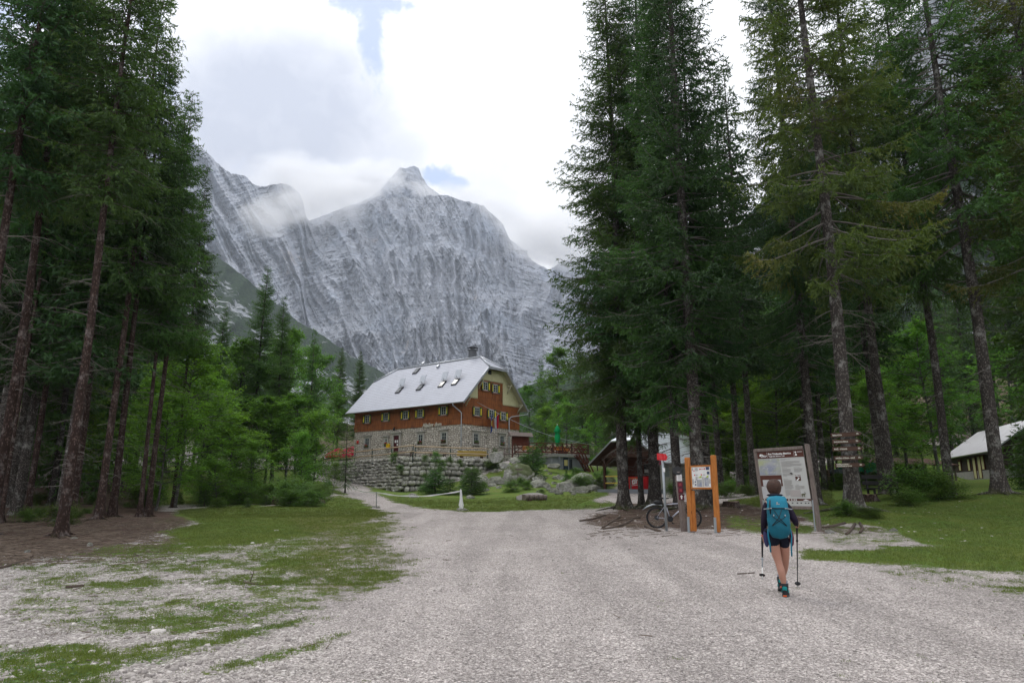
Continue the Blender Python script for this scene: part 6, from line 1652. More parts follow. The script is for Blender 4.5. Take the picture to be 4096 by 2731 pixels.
# --- bicycle
def bicycle():
    W0 = at(2629, 23.6); W1 = at(2768, 23.4); d = W1 - W0; rz = math.atan2(d.y, d.x); L = math.hypot(d.x, d.y)
    e = empty("bicycle", W0, rz, "dark mountain bike with silver frame and mudguard leaning among the trunks", "bicycle"); e.rotation_euler = (R(-5), 0, rz)
    r = .345; L = 1.12
    def wheel(x, nm="wheel"):
        c = Vector((x, 0, r)); ring = lambda rr: [(c.x + rr * math.cos(t), 0, c.z + rr * math.sin(t)) for t in [2 * math.pi * i / 36 for i in range(36)]]
        b = MB(); b.tube(ring(r - .022), .027, 8, close=True); w = b.build(nm, M['black'], e)
        b = MB(); b.tube(ring(r - .05), .010, 6, close=True); b.build("rim", M['black_metal'], w)
        b = MB()
        for i in range(18):
            t = 2 * math.pi * i / 18; b.tube([(c.x, (.02 if i % 2 else -.02), c.z), (c.x + (r - .05) * math.cos(t), 0, c.z + (r - .05) * math.sin(t))], .0016, 3)
        b.build("spokes", M['steel'], w)
        b = MB(); b.tube([(c.x, -.05, c.z), (c.x, .05, c.z)], .022, 8); b.tube([(c.x, .02, c.z), (c.x, .024, c.z)], .08, 16); b.build("hub", M['black_metal'], w)
    wheel(0); wheel(L)
    BB = Vector((.44, 0, .30)); ST = Vector((.30, 0, .80)); HD = Vector((.86, 0, .82)); HB = Vector((.90, 0, .70)); RA = Vector((0, 0, r)); FA = Vector((L, 0, r))
    b = MB(); b.tube([ST - Vector((0, 0, .03)), HD], .019, 8); b.tube([BB, HB], .024, 8); b.tube([BB, ST], .018, 8); b.tube([HD + Vector((-.01, 0, .04)), HB + Vector((.01, 0, -.04))], .024, 8)
    for s in (-.05, .05): b.tube([BB, Vector((.2, s, .32)), RA + Vector((0, s, 0))], .010, 6); b.tube([ST - Vector((0, 0, .05)), RA + Vector((0, s, 0))], .008, 6)
    b.build("frame", M['bike_silver'], e)
    b = MB()
    for s in (-.055, .055): b.tube([HB + Vector((.01, s, -.05)), FA + Vector((-.01, s, 0))], .015, 6)
    b.build("fork", M['black_metal'], e)
    b = MB(); b.tube([ST, ST + Vector((-.05, 0, .14))], .014, 8); b.build("seat_post", M['steel'], e)
    b = MB(); b.sphere(ST + Vector((-.08, 0, .18)), (.13, .07, .03), 12, 6); b.sphere(ST + Vector((.05, 0, .175)), (.09, .025, .022), 10, 6); b.build("saddle", M['black'], e)
    b = MB(); b.sphere((.06, 0, .84), (.16, .09, .08), 10, 6); b.build("saddle_bag", M['black'], e)
    b = MB(); b.tube([HD + Vector((0, 0, .02)), HD + Vector((-.03, 0, .12)), HD + Vector((.05, 0, .15))], .014, 8); b.tube([HD + Vector((.0, -.31, .17)), HD + Vector((.05, -.12, .14)), HD + Vector((.05, .12, .14)), HD + Vector((.0, .31, .17))], .012, 8)
    for s in (-1, 1): b.tube([HD + Vector((.0, s * .30, .17)), HD + Vector((.07, s * .32, .26))], .012, 6); b.tube([HD + Vector((.02, s * .22, .16)), HD + Vector((.1, s * .24, .1))], .006, 5)
    b.build("handlebar", M['black'], e)
    b = MB(); pts = [(-(r + .03) * math.cos(R(a)), 0, r + (r + .04) * math.sin(R(a))) for a in (-2, 15, 35, 55, 75, 95, 112)]; pts[0] = (-.52, 0, r + .22); pts[1] = (-.36, 0, r + .30)
    pts = [(-.46, 0, .60), (-.30, 0, .70), (-.12, 0, .765), (.06, 0, .78), (.2, 0, .74)]; b.tube(pts, [.012, .03, .032, .03, .02], 6); b.build("mudguard", M['steel'], e)
    b = MB(); b.tube([BB + Vector((0, -.05, 0)), BB + Vector((0, .05, 0))], .03, 10); b.tube([BB + Vector((0, -.045, 0)), BB + Vector((0, -.04, 0))], .095, 20); b.tube([BB + Vector((0, -.06, 0)), BB + Vector((.08, -.07, -.15))], .012, 6); b.tube([BB + Vector((0, .06, 0)), BB + Vector((-.08, .07, .15))], .012, 6)
    b.build("crank", M['black_metal'], e)
    for s, p in ((-1, BB + Vector((.08, -.11, -.15))), (1, BB + Vector((-.08, .11, .15)))): b = MB(); b.box(p, (.09, .08, .025)); b.build("pedal", M['black'], e)
    b = MB(); b.bar(BB + Vector((0, -.042, .09)), RA + Vector((0, -.04, .04)), .008); b.bar(BB + Vector((0, -.042, -.09)), RA + Vector((.02, -.04, -.09)), .008); b.build("chain", M['black_metal'], e)
M['bike_silver'] = simple('silver_bicycle_paint', (.42, .43, .50), .35, .5, .1, 10)
bicycle()
# ------------------------------------------------------------------ hiker seen from behind, with rucksack and poles
def skin_surface(name, joints, edges, mats, parent=None, sub=2, root=0, shade=None):
    """joints: name -> (pos, rx, ry); one continuous surface"""
    names = list(joints); ix = {n: i for i, n in enumerate(names)}
    me = bpy.data.meshes.new(name); me.from_pydata([joints[n][0] for n in names], [(ix[a], ix[b]) for a, b in edges], [])
    o = bpy.data.objects.new(name, me); COL.objects.link(o)
    sk = o.modifiers.new("skin", 'SKIN'); sk.use_smooth_shade = True; sk.branch_smoothing = .6
    if not me.skin_vertices: me.skin_vertices.new(name="")
    for n in names:
        v = me.skin_vertices[0].data[ix[n]]; v.radius = joints[n][1:3]; v.use_root = (ix[n] == root)
    ss = o.modifiers.new("sub", 'SUBSURF'); ss.levels = ss.render_levels = sub
    dg = bpy.context.evaluated_depsgraph_get(); dg.update()
    nm = bpy.data.meshes.new_from_object(o.evaluated_get(dg)); bpy.data.objects.remove(o); nm.name = name
    for p in nm.polygons: p.use_smooth = True
    if shade:
        for p in nm.polygons: p.material_index = shade(p.center)
    nm.materials.clear()
    for m in (mats if isinstance(mats, (list, tuple)) else [mats]): nm.materials.append(m)
    r = bpy.data.objects.new(name, nm); COL.objects.link(r); r.parent = parent; return r
M['skin'] = simple('skin', (.42, .215, .155), .55, 0, .06, 6, .35, .05)
M['jersey'] = simple('dark_purple_jersey', (.018, .012, .026), .85, 0, .25, 5, .2)
M['shorts'] = simple('dark_navy_shorts', (.010, .011, .022), .85, 0, .2, 5, .2)
M['hair'] = simple('brown_hair', (.062, .031, .021), .6, 0, .45, 22, .3, .8)
M['teal'] = simple('teal_rucksack_fabric', (.0, .115, .175), .62, 0, .22, 6, .35, .5)
M['teal_light'] = simple('light_teal_strap', (.005, .17, .26), .6, 0, .1, 8)
M['boot'] = simple('boot_black', (.018, .02, .024), .7, 0, .3, 12); M['boot_teal'] = simple('boot_teal', (.0, .22, .22), .6, 0, .15, 12); M['sock'] = simple('grey_sock', (.22, .23, .28), .9, 0, .1, 20)
M['orange'] = simple('orange_trim', (.65, .10, .02), .6); M['sole'] = simple('grey_sole', (.08, .08, .08), .8)
def hiker():
    foot = hit(3143, 2384); e = empty("person", foot, R(-17), "hiker seen from behind in black shorts and dark long sleeves, walking with trekking poles", "person")
    S = 1.0
    # pose: weight on the rear (right-of-centre) foot; the other foot is ahead. y+ = away from the camera
    J = {
     'pelvis': ((-.035, .02, .90), .125, .105), 'waist': ((-.035, .03, 1.03), .115, .09), 'chest': ((-.03, .045, 1.22), .135, .095), 'upper': ((-.03, .05, 1.33), .105, .08), 'neckb': ((-.03, .06, 1.41), .058, .055), 'neck': ((-.032, .075, 1.47), .052, .052), 'head1': ((-.035, .085, 1.555), .074, .082), 'head2': ((-.036, .08, 1.62), .072, .080), 'crown': ((-.036, .08, 1.665), .040, .045),
     'shL': ((-.165, .05, 1.345), .062, .06), 'elL': ((-.225, .0, 1.08), .040, .039), 'wrL': ((-.245, .12, .86), .028, .026), 'haL': ((-.243, .145, .81), .030, .020),
     'shR': ((.105, .05, 1.345), .062, .06), 'elR': ((.215, -.05, 1.10), .040, .039), 'wrR': ((.245, .17, 1.03), .028, .026), 'haR': ((.245, .215, 1.02), .022, .030),
     'hipL': ((-.11, .02, .84), .095, .095), 'thL': ((-.10, .015, .68), .086, .088), 'knL': ((-.060, .01, .48), .054, .056), 'caL': ((-.035, -.028, .35), .060, .060), 'anL': ((.0, .0, .12), .034, .037), 'ftL': ((.005, .05, .055), .035, .03),
     'hipR': ((.04, .03, .84), .095, .095), 'thR': ((.045, .08, .68), .08, .083), 'knR': ((.048, .17, .48), .053, .055), 'caR': ((.028, .26, .36), .058, .058), 'anR': ((-.03, .40, .16), .033, .036), 'ftR': ((-.035, .46, .10), .035, .03),
    }
    E = [('pelvis', 'waist'), ('waist', 'chest'), ('chest', 'upper'), ('upper', 'neckb'), ('neckb', 'neck'), ('neck', 'head1'), ('head1', 'head2'), ('head2', 'crown'),
         ('upper', 'shL'), ('shL', 'elL'), ('elL', 'wrL'), ('wrL', 'haL'), ('upper', 'shR'), ('shR', 'elR'), ('elR', 'wrR'), ('wrR', 'haR'),
         ('pelvis', 'hipL'), ('hipL', 'thL'), ('thL', 'knL'), ('knL', 'caL'), ('caL', 'anL'), ('anL', 'ftL'), ('pelvis', 'hipR'), ('hipR', 'thR'), ('thR', 'knR'), ('knR', 'caR'), ('caR', 'anR'), ('anR', 'ftR')]
    body = skin_surface("body", J, E, [M['skin']], e, sub=2)
    # hands: palm with four bent fingers and a thumb, closed round the pole grips
    def hand(w, fwd, down, side):
        w, fwd, down = Vector(w), Vector(fwd).normalized(), Vector(down).normalized(); inn = fwd.cross(down) * side
        for i in range(4):
            k = w + fwd * (.055 - .004 * abs(i - 1)) + down * (.022 * (i - 1.5)); l = (.030, .034, .031, .024)[i]
            p1 = k + fwd * l * .6 + inn * l * .6; p2 = p1 - fwd * l * .3 + inn * l * .8; p3 = p2 - fwd * l * .8 + inn * l * .1
            Jf = {'a': (tuple(k - fwd * .03), .010, .010), 'b': (tuple(k), .0095, .0095), 'c': (tuple(p1), .0085, .0085), 'd': (tuple(p2), .008, .008), 'e': (tuple(p3), .007, .007)}
            skin_surface("finger", Jf, [('a', 'b'), ('b', 'c'), ('c', 'd'), ('d', 'e')], [M['skin']], body, sub=1)
        k = w + fwd * .01 - down * .028
        Jt = {'a': (tuple(w), .011, .011), 'b': (tuple(k + inn * .012), .011, .011), 'c': (tuple(k + fwd * .025 + inn * .032), .0095, .0095), 'd': (tuple(k + fwd * .048 + inn * .03), .008, .008)}
        skin_surface("thumb", Jt, [('a', 'b'), ('b', 'c'), ('c', 'd')], [M['skin']], body, sub=1)
        b = MB(); Mx = Matrix((fwd, down, fwd.cross(down))).transposed(); b.sphere(w + fwd * .03, (.042, .040, .016), 10, 8, 0, Mx); b.build("palm", M['skin'], body)
    hand((-.243, .135, .825), (0, .35, -1), (0, 1, .35), 1)
    hand((.245, .19, 1.025), (0, 1, -.1), (0, -.1, -1), -1)
    # face (turned away), ears
    b = MB(); b.sphere((-.036, .165, 1.575), (.016, .02, .028), 8, 6); b.sphere((-.036, .155, 1.525), (.028, .012, .008), 8, 5); b.build("nose_and_lips", M['skin'], body)
    for s in (-1, 1): b = MB(); b.sphere((-.036 + s * .030, .155, 1.605), .012, 8, 6); b.build("eye", M['dark_letter'], body)
    for s in (-1, 1): b = MB(); b.sphere((-.036 + s * .083, .085, 1.575), (.012, .022, .034), 8, 6); b.build("ear", M['skin'], body)
    # hair: short bob
    rg = random.Random(2); b = MB(); nu, nv = 26, 16; vs = []
    for j in range(nv + 1):
        t = math.pi * j / nv * .86
        for i in range(nu):
            p = 2 * math.pi * i / nu; lob = 1 + .035 * math.sin(9 * p + j * .5) + rg.uniform(-.02, .02)
            back = max(0, -math.sin(p)); zz = 1.6 + .118 * math.cos(t) - (.022 * back if j > nv * .7 else 0)
            rr = .108 * math.sin(t) ** .72 * lob if j else 0.001; yy = .075 + rr * math.sin(p) * 1.02; 
            if math.sin(p) > .45 and t > 1.35: rr *= .80; yy = .075 + rr * math.sin(p)
            vs.append((-.036 + rr * math.cos(p), yy, zz))
    b.add(vs, [(j * nu + i, (j + 1) * nu + i, (j + 1) * nu + (i + 1) % nu, j * nu + (i + 1) % nu) for j in range(nv) for i in range(nu)], 0, True); b.build("hair", M['hair'], e)
    # sweater and shorts follow the body, slightly larger
    T = {k: J[k] for k in ('waist', 'chest', 'upper', 'neckb', 'shL', 'elL', 'shR', 'elR')}
    T = {k: (v[0], v[1] + .014, v[2] + .014) for k, v in T.items()}
    T['hem'] = ((-.035, .022, .96), .135, .115); T['cuL'] = ((-.245, .115, .875), .040, .038); T['cuR'] = ((.245, .15, 1.033), .038, .038)
    order = ['chest', 'waist', 'hem', 'upper', 'neckb', 'shL', 'elL', 'cuL', 'shR', 'elR', 'cuR']
    skin_surface("sweater", {k: T[k] for k in order}, [('chest', 'waist'), ('waist', 'hem'), ('chest', 'upper'), ('upper', 'neckb'), ('upper', 'shL'), ('shL', 'elL'), ('elL', 'cuL'), ('upper', 'shR'), ('shR', 'elR'), ('elR', 'cuR')], M['jersey'], e, sub=2)
    K = {'p': ((-.035, .02, .93), .145, .122), 'hl': ((-.112, .02, .84), .112, .113), 'tl': ((-.108, .015, .665), .103, .103), 'hr': ((.042, .03, .84), .112, .113), 'tr': ((.048, .075, .665), .103, .103), 'w': ((-.035, .03, 1.02), .128, .105)}
    skin_surface("shorts", K, [('p', 'w'), ('p', 'hl'), ('hl', 'tl'), ('p', 'hr'), ('hr', 'tr')], M['shorts'], e, sub=2)
    # socks and boots
    def boot(an, yaw, pitch, nm):
        Mx = Matrix.Translation(an) @ Matrix.Rotation(yaw, 4, 'Z') @ Matrix.Rotation(pitch, 4, 'X')
        o = empty(nm, (0, 0, 0)); o.parent = e; o.matrix_local = Mx
        sec = [(-.045, .055, .050, -.095, .0), (-.055, .05, .052, -.06, 0), (-.05, .048, .052, -.02, 0), (-.04, .046, .05, .03, 0)]
        b = MB(); n = 14       # upper: vertical shaft rings then toe box
        rings = [((0, 0, .06), .052, .060), ((0, -.004, .02), .050, .058), ((0, .0, -.03), .046, .066), ((0, .035, -.065), .046, .105), ((0, .045, -.095), .048, .125)]
        vs = []
        for c, rx, ry in rings:
            for i in range(n): a = 2 * math.pi * i / n; vs.append((c[0] + rx * math.cos(a), c[1] + ry * math.sin(a), c[2]))
        b.add(vs, [(j * n + i, (j + 1) * n + i, (j + 1) * n + (i + 1) % n, j * n + (i + 1) % n) for j in range(4) for i in range(n)] , 0, True)
        b.f.append(tuple(range(n))); b.m.append(0); b.sm.append(False); b.build("upper", M['boot'], o)
        b = MB(); b.sphere((0, -.045, -.01), (.036, .022, .05), 10, 8); b.sphere((.0, .09, -.062), (.040, .06, .028), 10, 6); b.sphere((-.042, .02, -.055), (.010, .05, .022), 8, 6); b.sphere((.042, .02, -.055), (.010, .05, .022), 8, 6); b.build("coloured_panel", M['boot_teal'], o)
        b = MB(); vs = []
        for z in (-.095, -.125):
            for i in range(n): a = 2 * math.pi * i / n; vs.append((.054 * math.cos(a) * (1 if math.sin(a) < 0 else .95), .045 + .135 * math.sin(a), z))
        b.add(vs, [(i, n + i, n + (i + 1) % n, (i + 1) % n) for i in range(n)] + [tuple(range(n, 2 * n))]); b.build("sole", M['sole'], o)
        b = MB(); b.box((.0, -.088, -.108), (.05, .012, .02)); b.build("heel_tab", M['orange'], o)
        b = MB(); b.tube([(0, 0, .03), (0, .0, .10)], [.043, .040], 12); b.build("sock", M['sock'], o)
    boot((.0, .0, .125), R(-10), R(0), "boot"); boot((-.03, .40, .165), R(4), R(-22), "boot")
    # wrist band
    b = MB(); b.tube([(-.245 + .034 * math.cos(t), .122 + .03 * math.sin(t), .862) for t in [i * math.pi / 6 for i in range(12)]], .006, 5, close=True); b.build("wrist_band", M['red_sign'], e)
    return e
person = hiker()
PM = lambda: Matrix.Translation(person.location) @ Matrix.Rotation(person.rotation_euler.z, 4, 'Z')
def rucksack():
    e = empty("rucksack", PM() @ Vector((-.025, -.05, 1.0)), person.rotation_euler.z, "turquoise hiking rucksack worn by the hiker", "rucksack")
    # half outline (x, z) of the pack as seen from behind
    prof = [(.0, -.165), (.10, -.15), (.145, -.10), (.168, -.02), (.172, .10), (.168, .22), (.160, .28), (.150, .31), (.150, .36), (.146, .42), (.115, .455), (.0, .47)]
    rg = random.Random(6)
    def shell(pr, depth, y0, mat, nm, puff=.0, n=20):
        zs = sorted(set(z for _, z in pr)); import bisect
        Z = [zs[0] + (zs[-1] - zs[0]) * i / 26 for i in range(27)]; vs = []; 
        xs_, zz_ = [p[0] for p in pr], [p[1] for p in pr]
        for z in Z:
            hw = float(np.interp(z, zz_, xs_)) * .93 + .002; f = 1 - .55 * abs((z - .12) / .36) ** 3; dep = depth * max(.12, f)
            for i in range(n):
                a = 2 * math.pi * i / n; ex = .62; cx_ = math.copysign(abs(math.cos(a)) ** ex, math.cos(a)); sy = math.copysign(abs(math.sin(a)) ** ex, math.sin(a))
                w = 1 + .018 * math.sin(11 * z * 4 + 3 * a) + rg.uniform(-.01, .01)
                vs.append((hw * cx_ * w, y0 - dep * .5 + dep * .5 * sy * w - (.02 if sy < 0 else 0) * math.cos(9 * z), z))
        b = MB(); m = len(Z); b.add(vs, [(j * n + i, j * n + (i + 1) % n, (j + 1) * n + (i + 1) % n, (j + 1) * n + i) for j in range(m - 1) for i in range(n)], 0, True)
        b.f.append(tuple(range(n))[::-1]); b.m.append(0); b.sm.append(False); b.f.append(tuple((m - 1) * n + i for i in range(n))); b.m.append(0); b.sm.append(False)
        return b.build(nm, mat, e)
    shell([p for p in prof if p[1] < .325], .25, .02, M['teal'], "main_bag")
    shell([(x * 1.03 + .002, z) for x, z in prof if z > .27], .27, .03, M['teal_light'], "lid")
    yb = -.27
    b = MB()
    for s in (-1, 1): b.tube([(s * .055 - .01, yb + .03, .26), (s * .0, yb + .0, .15), (-s * .105, yb + .02, .03)], .005, 5); b.tube([(s * .10, yb + .03, .17), (-s * .1, yb + .015, -.02 + .05)], .004, 5)
    b.tube([(-.1, yb + .05, -.01), (.1, yb + .05, -.01)], .004, 5); b.tube([(-.105, yb + .07, .40), (-.115, yb + .02, .32), (-.115, yb + .03, .20)], .010, 6); b.tube([(-.13, yb + .04, .285), (.13, yb + .04, .285)], .006, 5); b.build("cord", M['black'], e)
    b = MB()
    for s in (-1, 1): b.bar((s * .155, yb + .10, .275), (s * .10, yb + .0, .285), .02, .016); b.bar((s * .20, yb + .12, .270), (s * .155, yb + .10, .275), .016, .016); b.bar((s * .07, yb + .05, .0), (s * .075, yb + .06, -.06), .014, .014)
    b.bar((-.07, yb + .04, .19), (-.07, yb + .03, .17), .014, .014); b.bar((.09, yb + .04, .19), (.09, yb + .03, .17), .014, .014); b.build("buckle", M['steel'], e)
    b = MB(); b.box((.0, yb + .012, .345), (.05, .008, .012)); b.box((-.01, yb + .012, .365), (.02, .008, .02)); b.box((.015, yb + .075, -.075), (.08, .006, .016)); b.build("emblem", M['grey_letter'], e)
    for s in (-1, 1): b = MB(); b.tube([(s * .155, -.10, -.02), (s * .165, -.13, -.12), (s * .150, -.12, -.24), (s * .145, -.10, -.36 - (.05 if s > 0 else 0))], .012, 6); b.build("strap", M['teal_light'], e)
    for s in (-1, 1): b = MB(); b.tube([(s * .11, .0, .40), (s * .115, .10, .42), (s * .11, .17, .33), (s * .12, .15, .15), (s * .14, .03, .02)], .024, 8); b.build("shoulder_strap", M['black'], e)
    b = MB(); b.tube([(-.13, -.06, -.05), (-.19, .04, -.06), (-.15, .15, -.07), (.1, .15, -.07), (.155, .04, -.06), (.12, -.06, -.05)], .03, 8); b.build("hip_belt", M['shorts'], e)
    b = MB(); b.sphere((-.185, .05, -.16), (.045, .06, .14), 10, 8); b.build("side_pouch", M['pouch'], e); b = MB(); b.sphere((.175, .05, -.16), (.035, .05, .12), 10, 8); b.build("side_pouch", M['maroon_plate'], e)
    b = MB(); b.tube([(-.03, -.05, .46), (0, -.09, .49), (.03, -.05, .46)], .007, 5); b.sphere((-.02, -.03, .475), (.12, .07, .025), 10, 6); b.build("haul_loop", M['shorts'], e)
M['pouch'] = simple('violet_pouch', (.035, .035, .10), .8, 0, .2, 8)
rucksack()
def pole(top, tip, label, lower):
    m = PM(); T_, P_ = m @ Vector(top), Vector(tip); e = empty("trekking_pole", P_, 0, label, "trekking pole", "trekking poles held by the hiker"); d = T_ - P_; u = d.normalized()
    L = d.length
    b = MB(); b.tube([u * 0, u * .04], [.003, .006], 6); b.build("tip", M['steel'], e)
    b = MB(); q = u.to_track_quat('Z', 'Y').to_matrix(); b.lathe(u * .07, [(.004, -.01), (.042, 0), (.045, .008), (.006, .016)], 14, 0, q); b.build("basket", M['black'], e)
    b = MB(); b.tube([u * .04, u * L * .30], .0072, 8); b.build("lower_section", M[lower], e)
    b = MB(); b.tube([u * L * .30, u * (L - .16)], .0092, 8); b.sphere(u * (L - .32), (.02, .02, .025), 8, 6); b.build("upper_section", M['black_metal'] if lower != 'white_letter' else M['steel'], e)
    b = MB(); b.tube([u * (L - .30), u * (L - .14), u * (L - .05), u * (L + .02)], [.011, .015, .019, .020], 10); b.sphere(u * (L + .025), .022, 8, 6); b.build("grip", M['black'], e)
tipL = hit(3049, 2322); tipL = W(3049, 2318, tipL.y * .985); tipR = hit(3191, 2348)
m0 = PM()
tipL = W(3049, 2318, (m0 @ Vector((-.262, .165, .8))).y - .30)
pole((-.262, .165, .80), tipL, "left trekking pole with a white lower section, lifted off the gravel", 'white_letter')
pole((.262, .225, 1.05), tipR, "right trekking pole, planted upright on the gravel", 'black_metal')
# ------------------------------------------------------------------ kiosk, cabin, rocks, shrubs and small things
def gable_house(name, origin, rz, Wd, Ln, wall_h, slope, ov, roofm, wallm, label, cat, hip=0.0, hipw=0.0, porch=0.0, base=-1.0, gmat=None):
    """local x across the gable (0..Wd), y along the ridge (0..Ln); gable face at y=0"""
    e = empty(name, origin, rz, label, cat); k = slope; xe = -ov; ze = wall_h - ov * k * .5; top = ze + (Wd / 2 + ov) * k; y0, y1 = -ov, Ln + ov
    if hip: hz_ = top - hip; hx = Wd / 2 - hip / k
    F1 = [(xe, y0, ze), (xe, y1, ze), (Wd / 2, y1, top), (Wd / 2, y0 + hipw, top)] + ([(hx, y0, hz_)] if hip else [])
    F2 = [(Wd - x, y, z) for x, y, z in F1]; faces = [F1, F2] + ([[(hx, y0, hz_), (Wd / 2, y0 + hipw, top), (Wd - hx, y0, hz_)]] if hip else [])
    b = MB(); th = .12
    for P in faces:
        P = [Vector(p) for p in P]; n = (P[1] - P[0]).cross(P[2] - P[0]).normalized(); n = -n if n.z < 0 else n; m = len(P); vs = P + [p - n * th for p in P]
        b.add(vs, [tuple(range(m))], 0); b.add(vs, [tuple(range(m, 2 * m))], 1); b.add(vs, [(i, (i + 1) % m, m + (i + 1) % m, m + i) for i in range(m)], 2)
    roof = b.build("roof", [roofm, M['dark_wood'], M['zinc']], e)
    return e, roof, ze, top

def kiosk():
    g = at(2640, 50); rz = math.atan2(-.75, .66) ; 
    # x axis runs from the far-left end of the gable to the near-right corner; the ridge runs back to the right
    gd = Vector((.75, -.66, 0)); ld = Vector((.66, .75, 0)); rz = math.atan2(gd.y, gd.x); Wd, Ln = 4.6, 8.0
    o = g - gd * Wd; o.z = g.z + .28
    e, roof, ze, top = gable_house("kiosk", o, rz, Wd, Ln, 2.25, .80, .95, M['kiosk_roof'], None, "kiosk with a dark open porch, white side wall and pale metal roof", "kiosk", hip=.95, hipw=1.3)
    b = MB(); b.prism([(Wd - .18, 2.0, 0), (Wd, 2.0, 0), (Wd, 2.0, 2.55), (Wd - .18, 2.0, 2.4)], (0, 0, 0), (0, Ln - 2.0, 0)); b.prism([(Wd - .18, 0.02, 0), (Wd, 0.02, 0), (Wd, 0.02, 2.55), (Wd - .18, 0.02, 2.4)], (0, 0, 0), (0, 1.975, 0)); b.prism([(0, 2.0, 0), (.15, 2.0, 0), (.15, 2, 2.4), (0, 2, 2.3)], (0, 0, 0), (0, Ln - 2, 0)); b.build("side_wall", M['kiosk_wall'], e)
    b = MB(); b.prism([(.16, 2.05, 0), (Wd - .2, 2.05, 0), (Wd - .2, 2.05, 2.4), (Wd / 2, 2.05, top - .5), (.16, 2.05, 2.35)], (0, 0, 0), (0, .12, 0)); b.build("porch_wall", M['redbrown_wood'], e)
    b = MB(); b.box((Wd / 2, Ln / 2 - .25, -.15), (Wd + .6, Ln + .9, .3)); b.build("plinth", M['grey_paint'], e)
    for x in (.1, 1.55): 
        b = MB(); b.box((x, -.25, 1.2), (.17, .17, 2.4)); b.build("post", M['dark_wood'], e)
        b = MB(); b.tube([(x, -.25, 1.5), (x + .3, -.25, 2.0), (x + .75, -.25, 2.3)], .07, 6); b.tube([(x, -.25, 1.5), (x - .25, -.25, 2.0), (x - .4, -.25, 2.2)], .06, 6); b.build("brace", M['dark_wood'], e)
    b = MB(); b.box((Wd / 2, -.28, 2.42), (Wd + 1.0, .16, .2)); b.prism([(.2, -.3, 2.5), (Wd - .2, -.3, 2.5), (Wd / 2, -.3, top - .55)], (0, 0, 0), (0, -.05, 0)); b.build("tie_beam", M['dark_wood'], e)
    for z in (.45, .95):
        b = MB(); b.bar((.15, -.3, z), (1.5, -.3, z), .05, .09); b.build("railing", M['yellow_wood'], e)
    b = MB(); b.box((Wd * .62, 1.98, 1.45), (1.3, .06, .9)); w = b.build("hatch", M['black'], e)
    for x in (-.42, .1, .5): b = MB(); b.box((Wd * .62 + x, 1.93, 1.35 + .1 * (x > .3)), (.34 if x < .3 else .14, .02, .26)); b.build("notice", M['paper'], w)
    b = MB(); b.box((Wd * .93, 1.4, 1.25), (.02, .02, .02)); b.build("hook", M['steel'], e)
    # windows on the white wall
    for yy, w_, zc, hh in ((1.0, .7, 1.35, .95), (2.75, 1.25, 1.32, .95)):
        b = MB(); b.box((Wd + .03, yy, zc), (.06, w_, hh)); wn = b.build("window", M['pale_glass'], e)
        b = MB()
        for s in (-1, 1): b.box((Wd + .05, yy + s * w_ / 2, zc), (.07, .06, hh + .06)); b.box((Wd + .052, yy, zc + s * hh / 2), (.07, w_ - .06, .06))
        b.build("frame", M['sash'], wn)
    b = MB(); b.box((Wd + .03, 2.75, 2.05), (.07, 1.3, .42)); b.build("shutter", M['dark_wood'], e)
    b = MB(); b.tube([(Wd + .99, -.9, ze - .06), (Wd + .99, Ln + .9, ze - .06)], .06, 6); b.build("gutter", M['zinc'], e)
    m = Matrix.Translation(o) @ Matrix.Rotation(rz, 4, 'Z')
    c = empty("drinks_cooler", m @ Vector((Wd * .50, 1.0, 0)), rz, "red drinks cooler with white script lettering on the kiosk porch", "cooler")
    b = MB(); b.box((0, 0, .46), (1.9, .7, .92), bev=.03); b.build("cabinet", M['red_sign'], c)
    text_mesh("lettering", "tini", M['white_letter'], c, Matrix.Translation((-.42, -.36, .36)) @ Matrix.Rotation(R(8), 4, 'Y').inverted() @ Matrix.Rotation(R(90), 4, 'X'), width=.8, extrude=.006, shear=.35, offset=.02)
    b = MB(); b.bar((-.45, -.36, .26), (.4, -.36, .34), .012, .035); b.build("underline", M['white_letter'], c)
    t = empty("wooden_table", m @ Vector((Wd * .60, -.1, 0)), rz, "narrow wooden table standing before the red cooler", "table")
    b = MB(); b.box((0, 0, .78), (1.1, .4, .05)); b.build("table_top", M['orange_wood'], t)
    for x in (-.5, .5): b = MB(); b.box((x, 0, .38), (.08, .08, .76)); b.build("leg", M['grey_wood'], t)
M['pale_glass'] = simple('pale_poster_glass', (.34, .40, .38), .25, 0, .1, 3, .6)
kiosk()

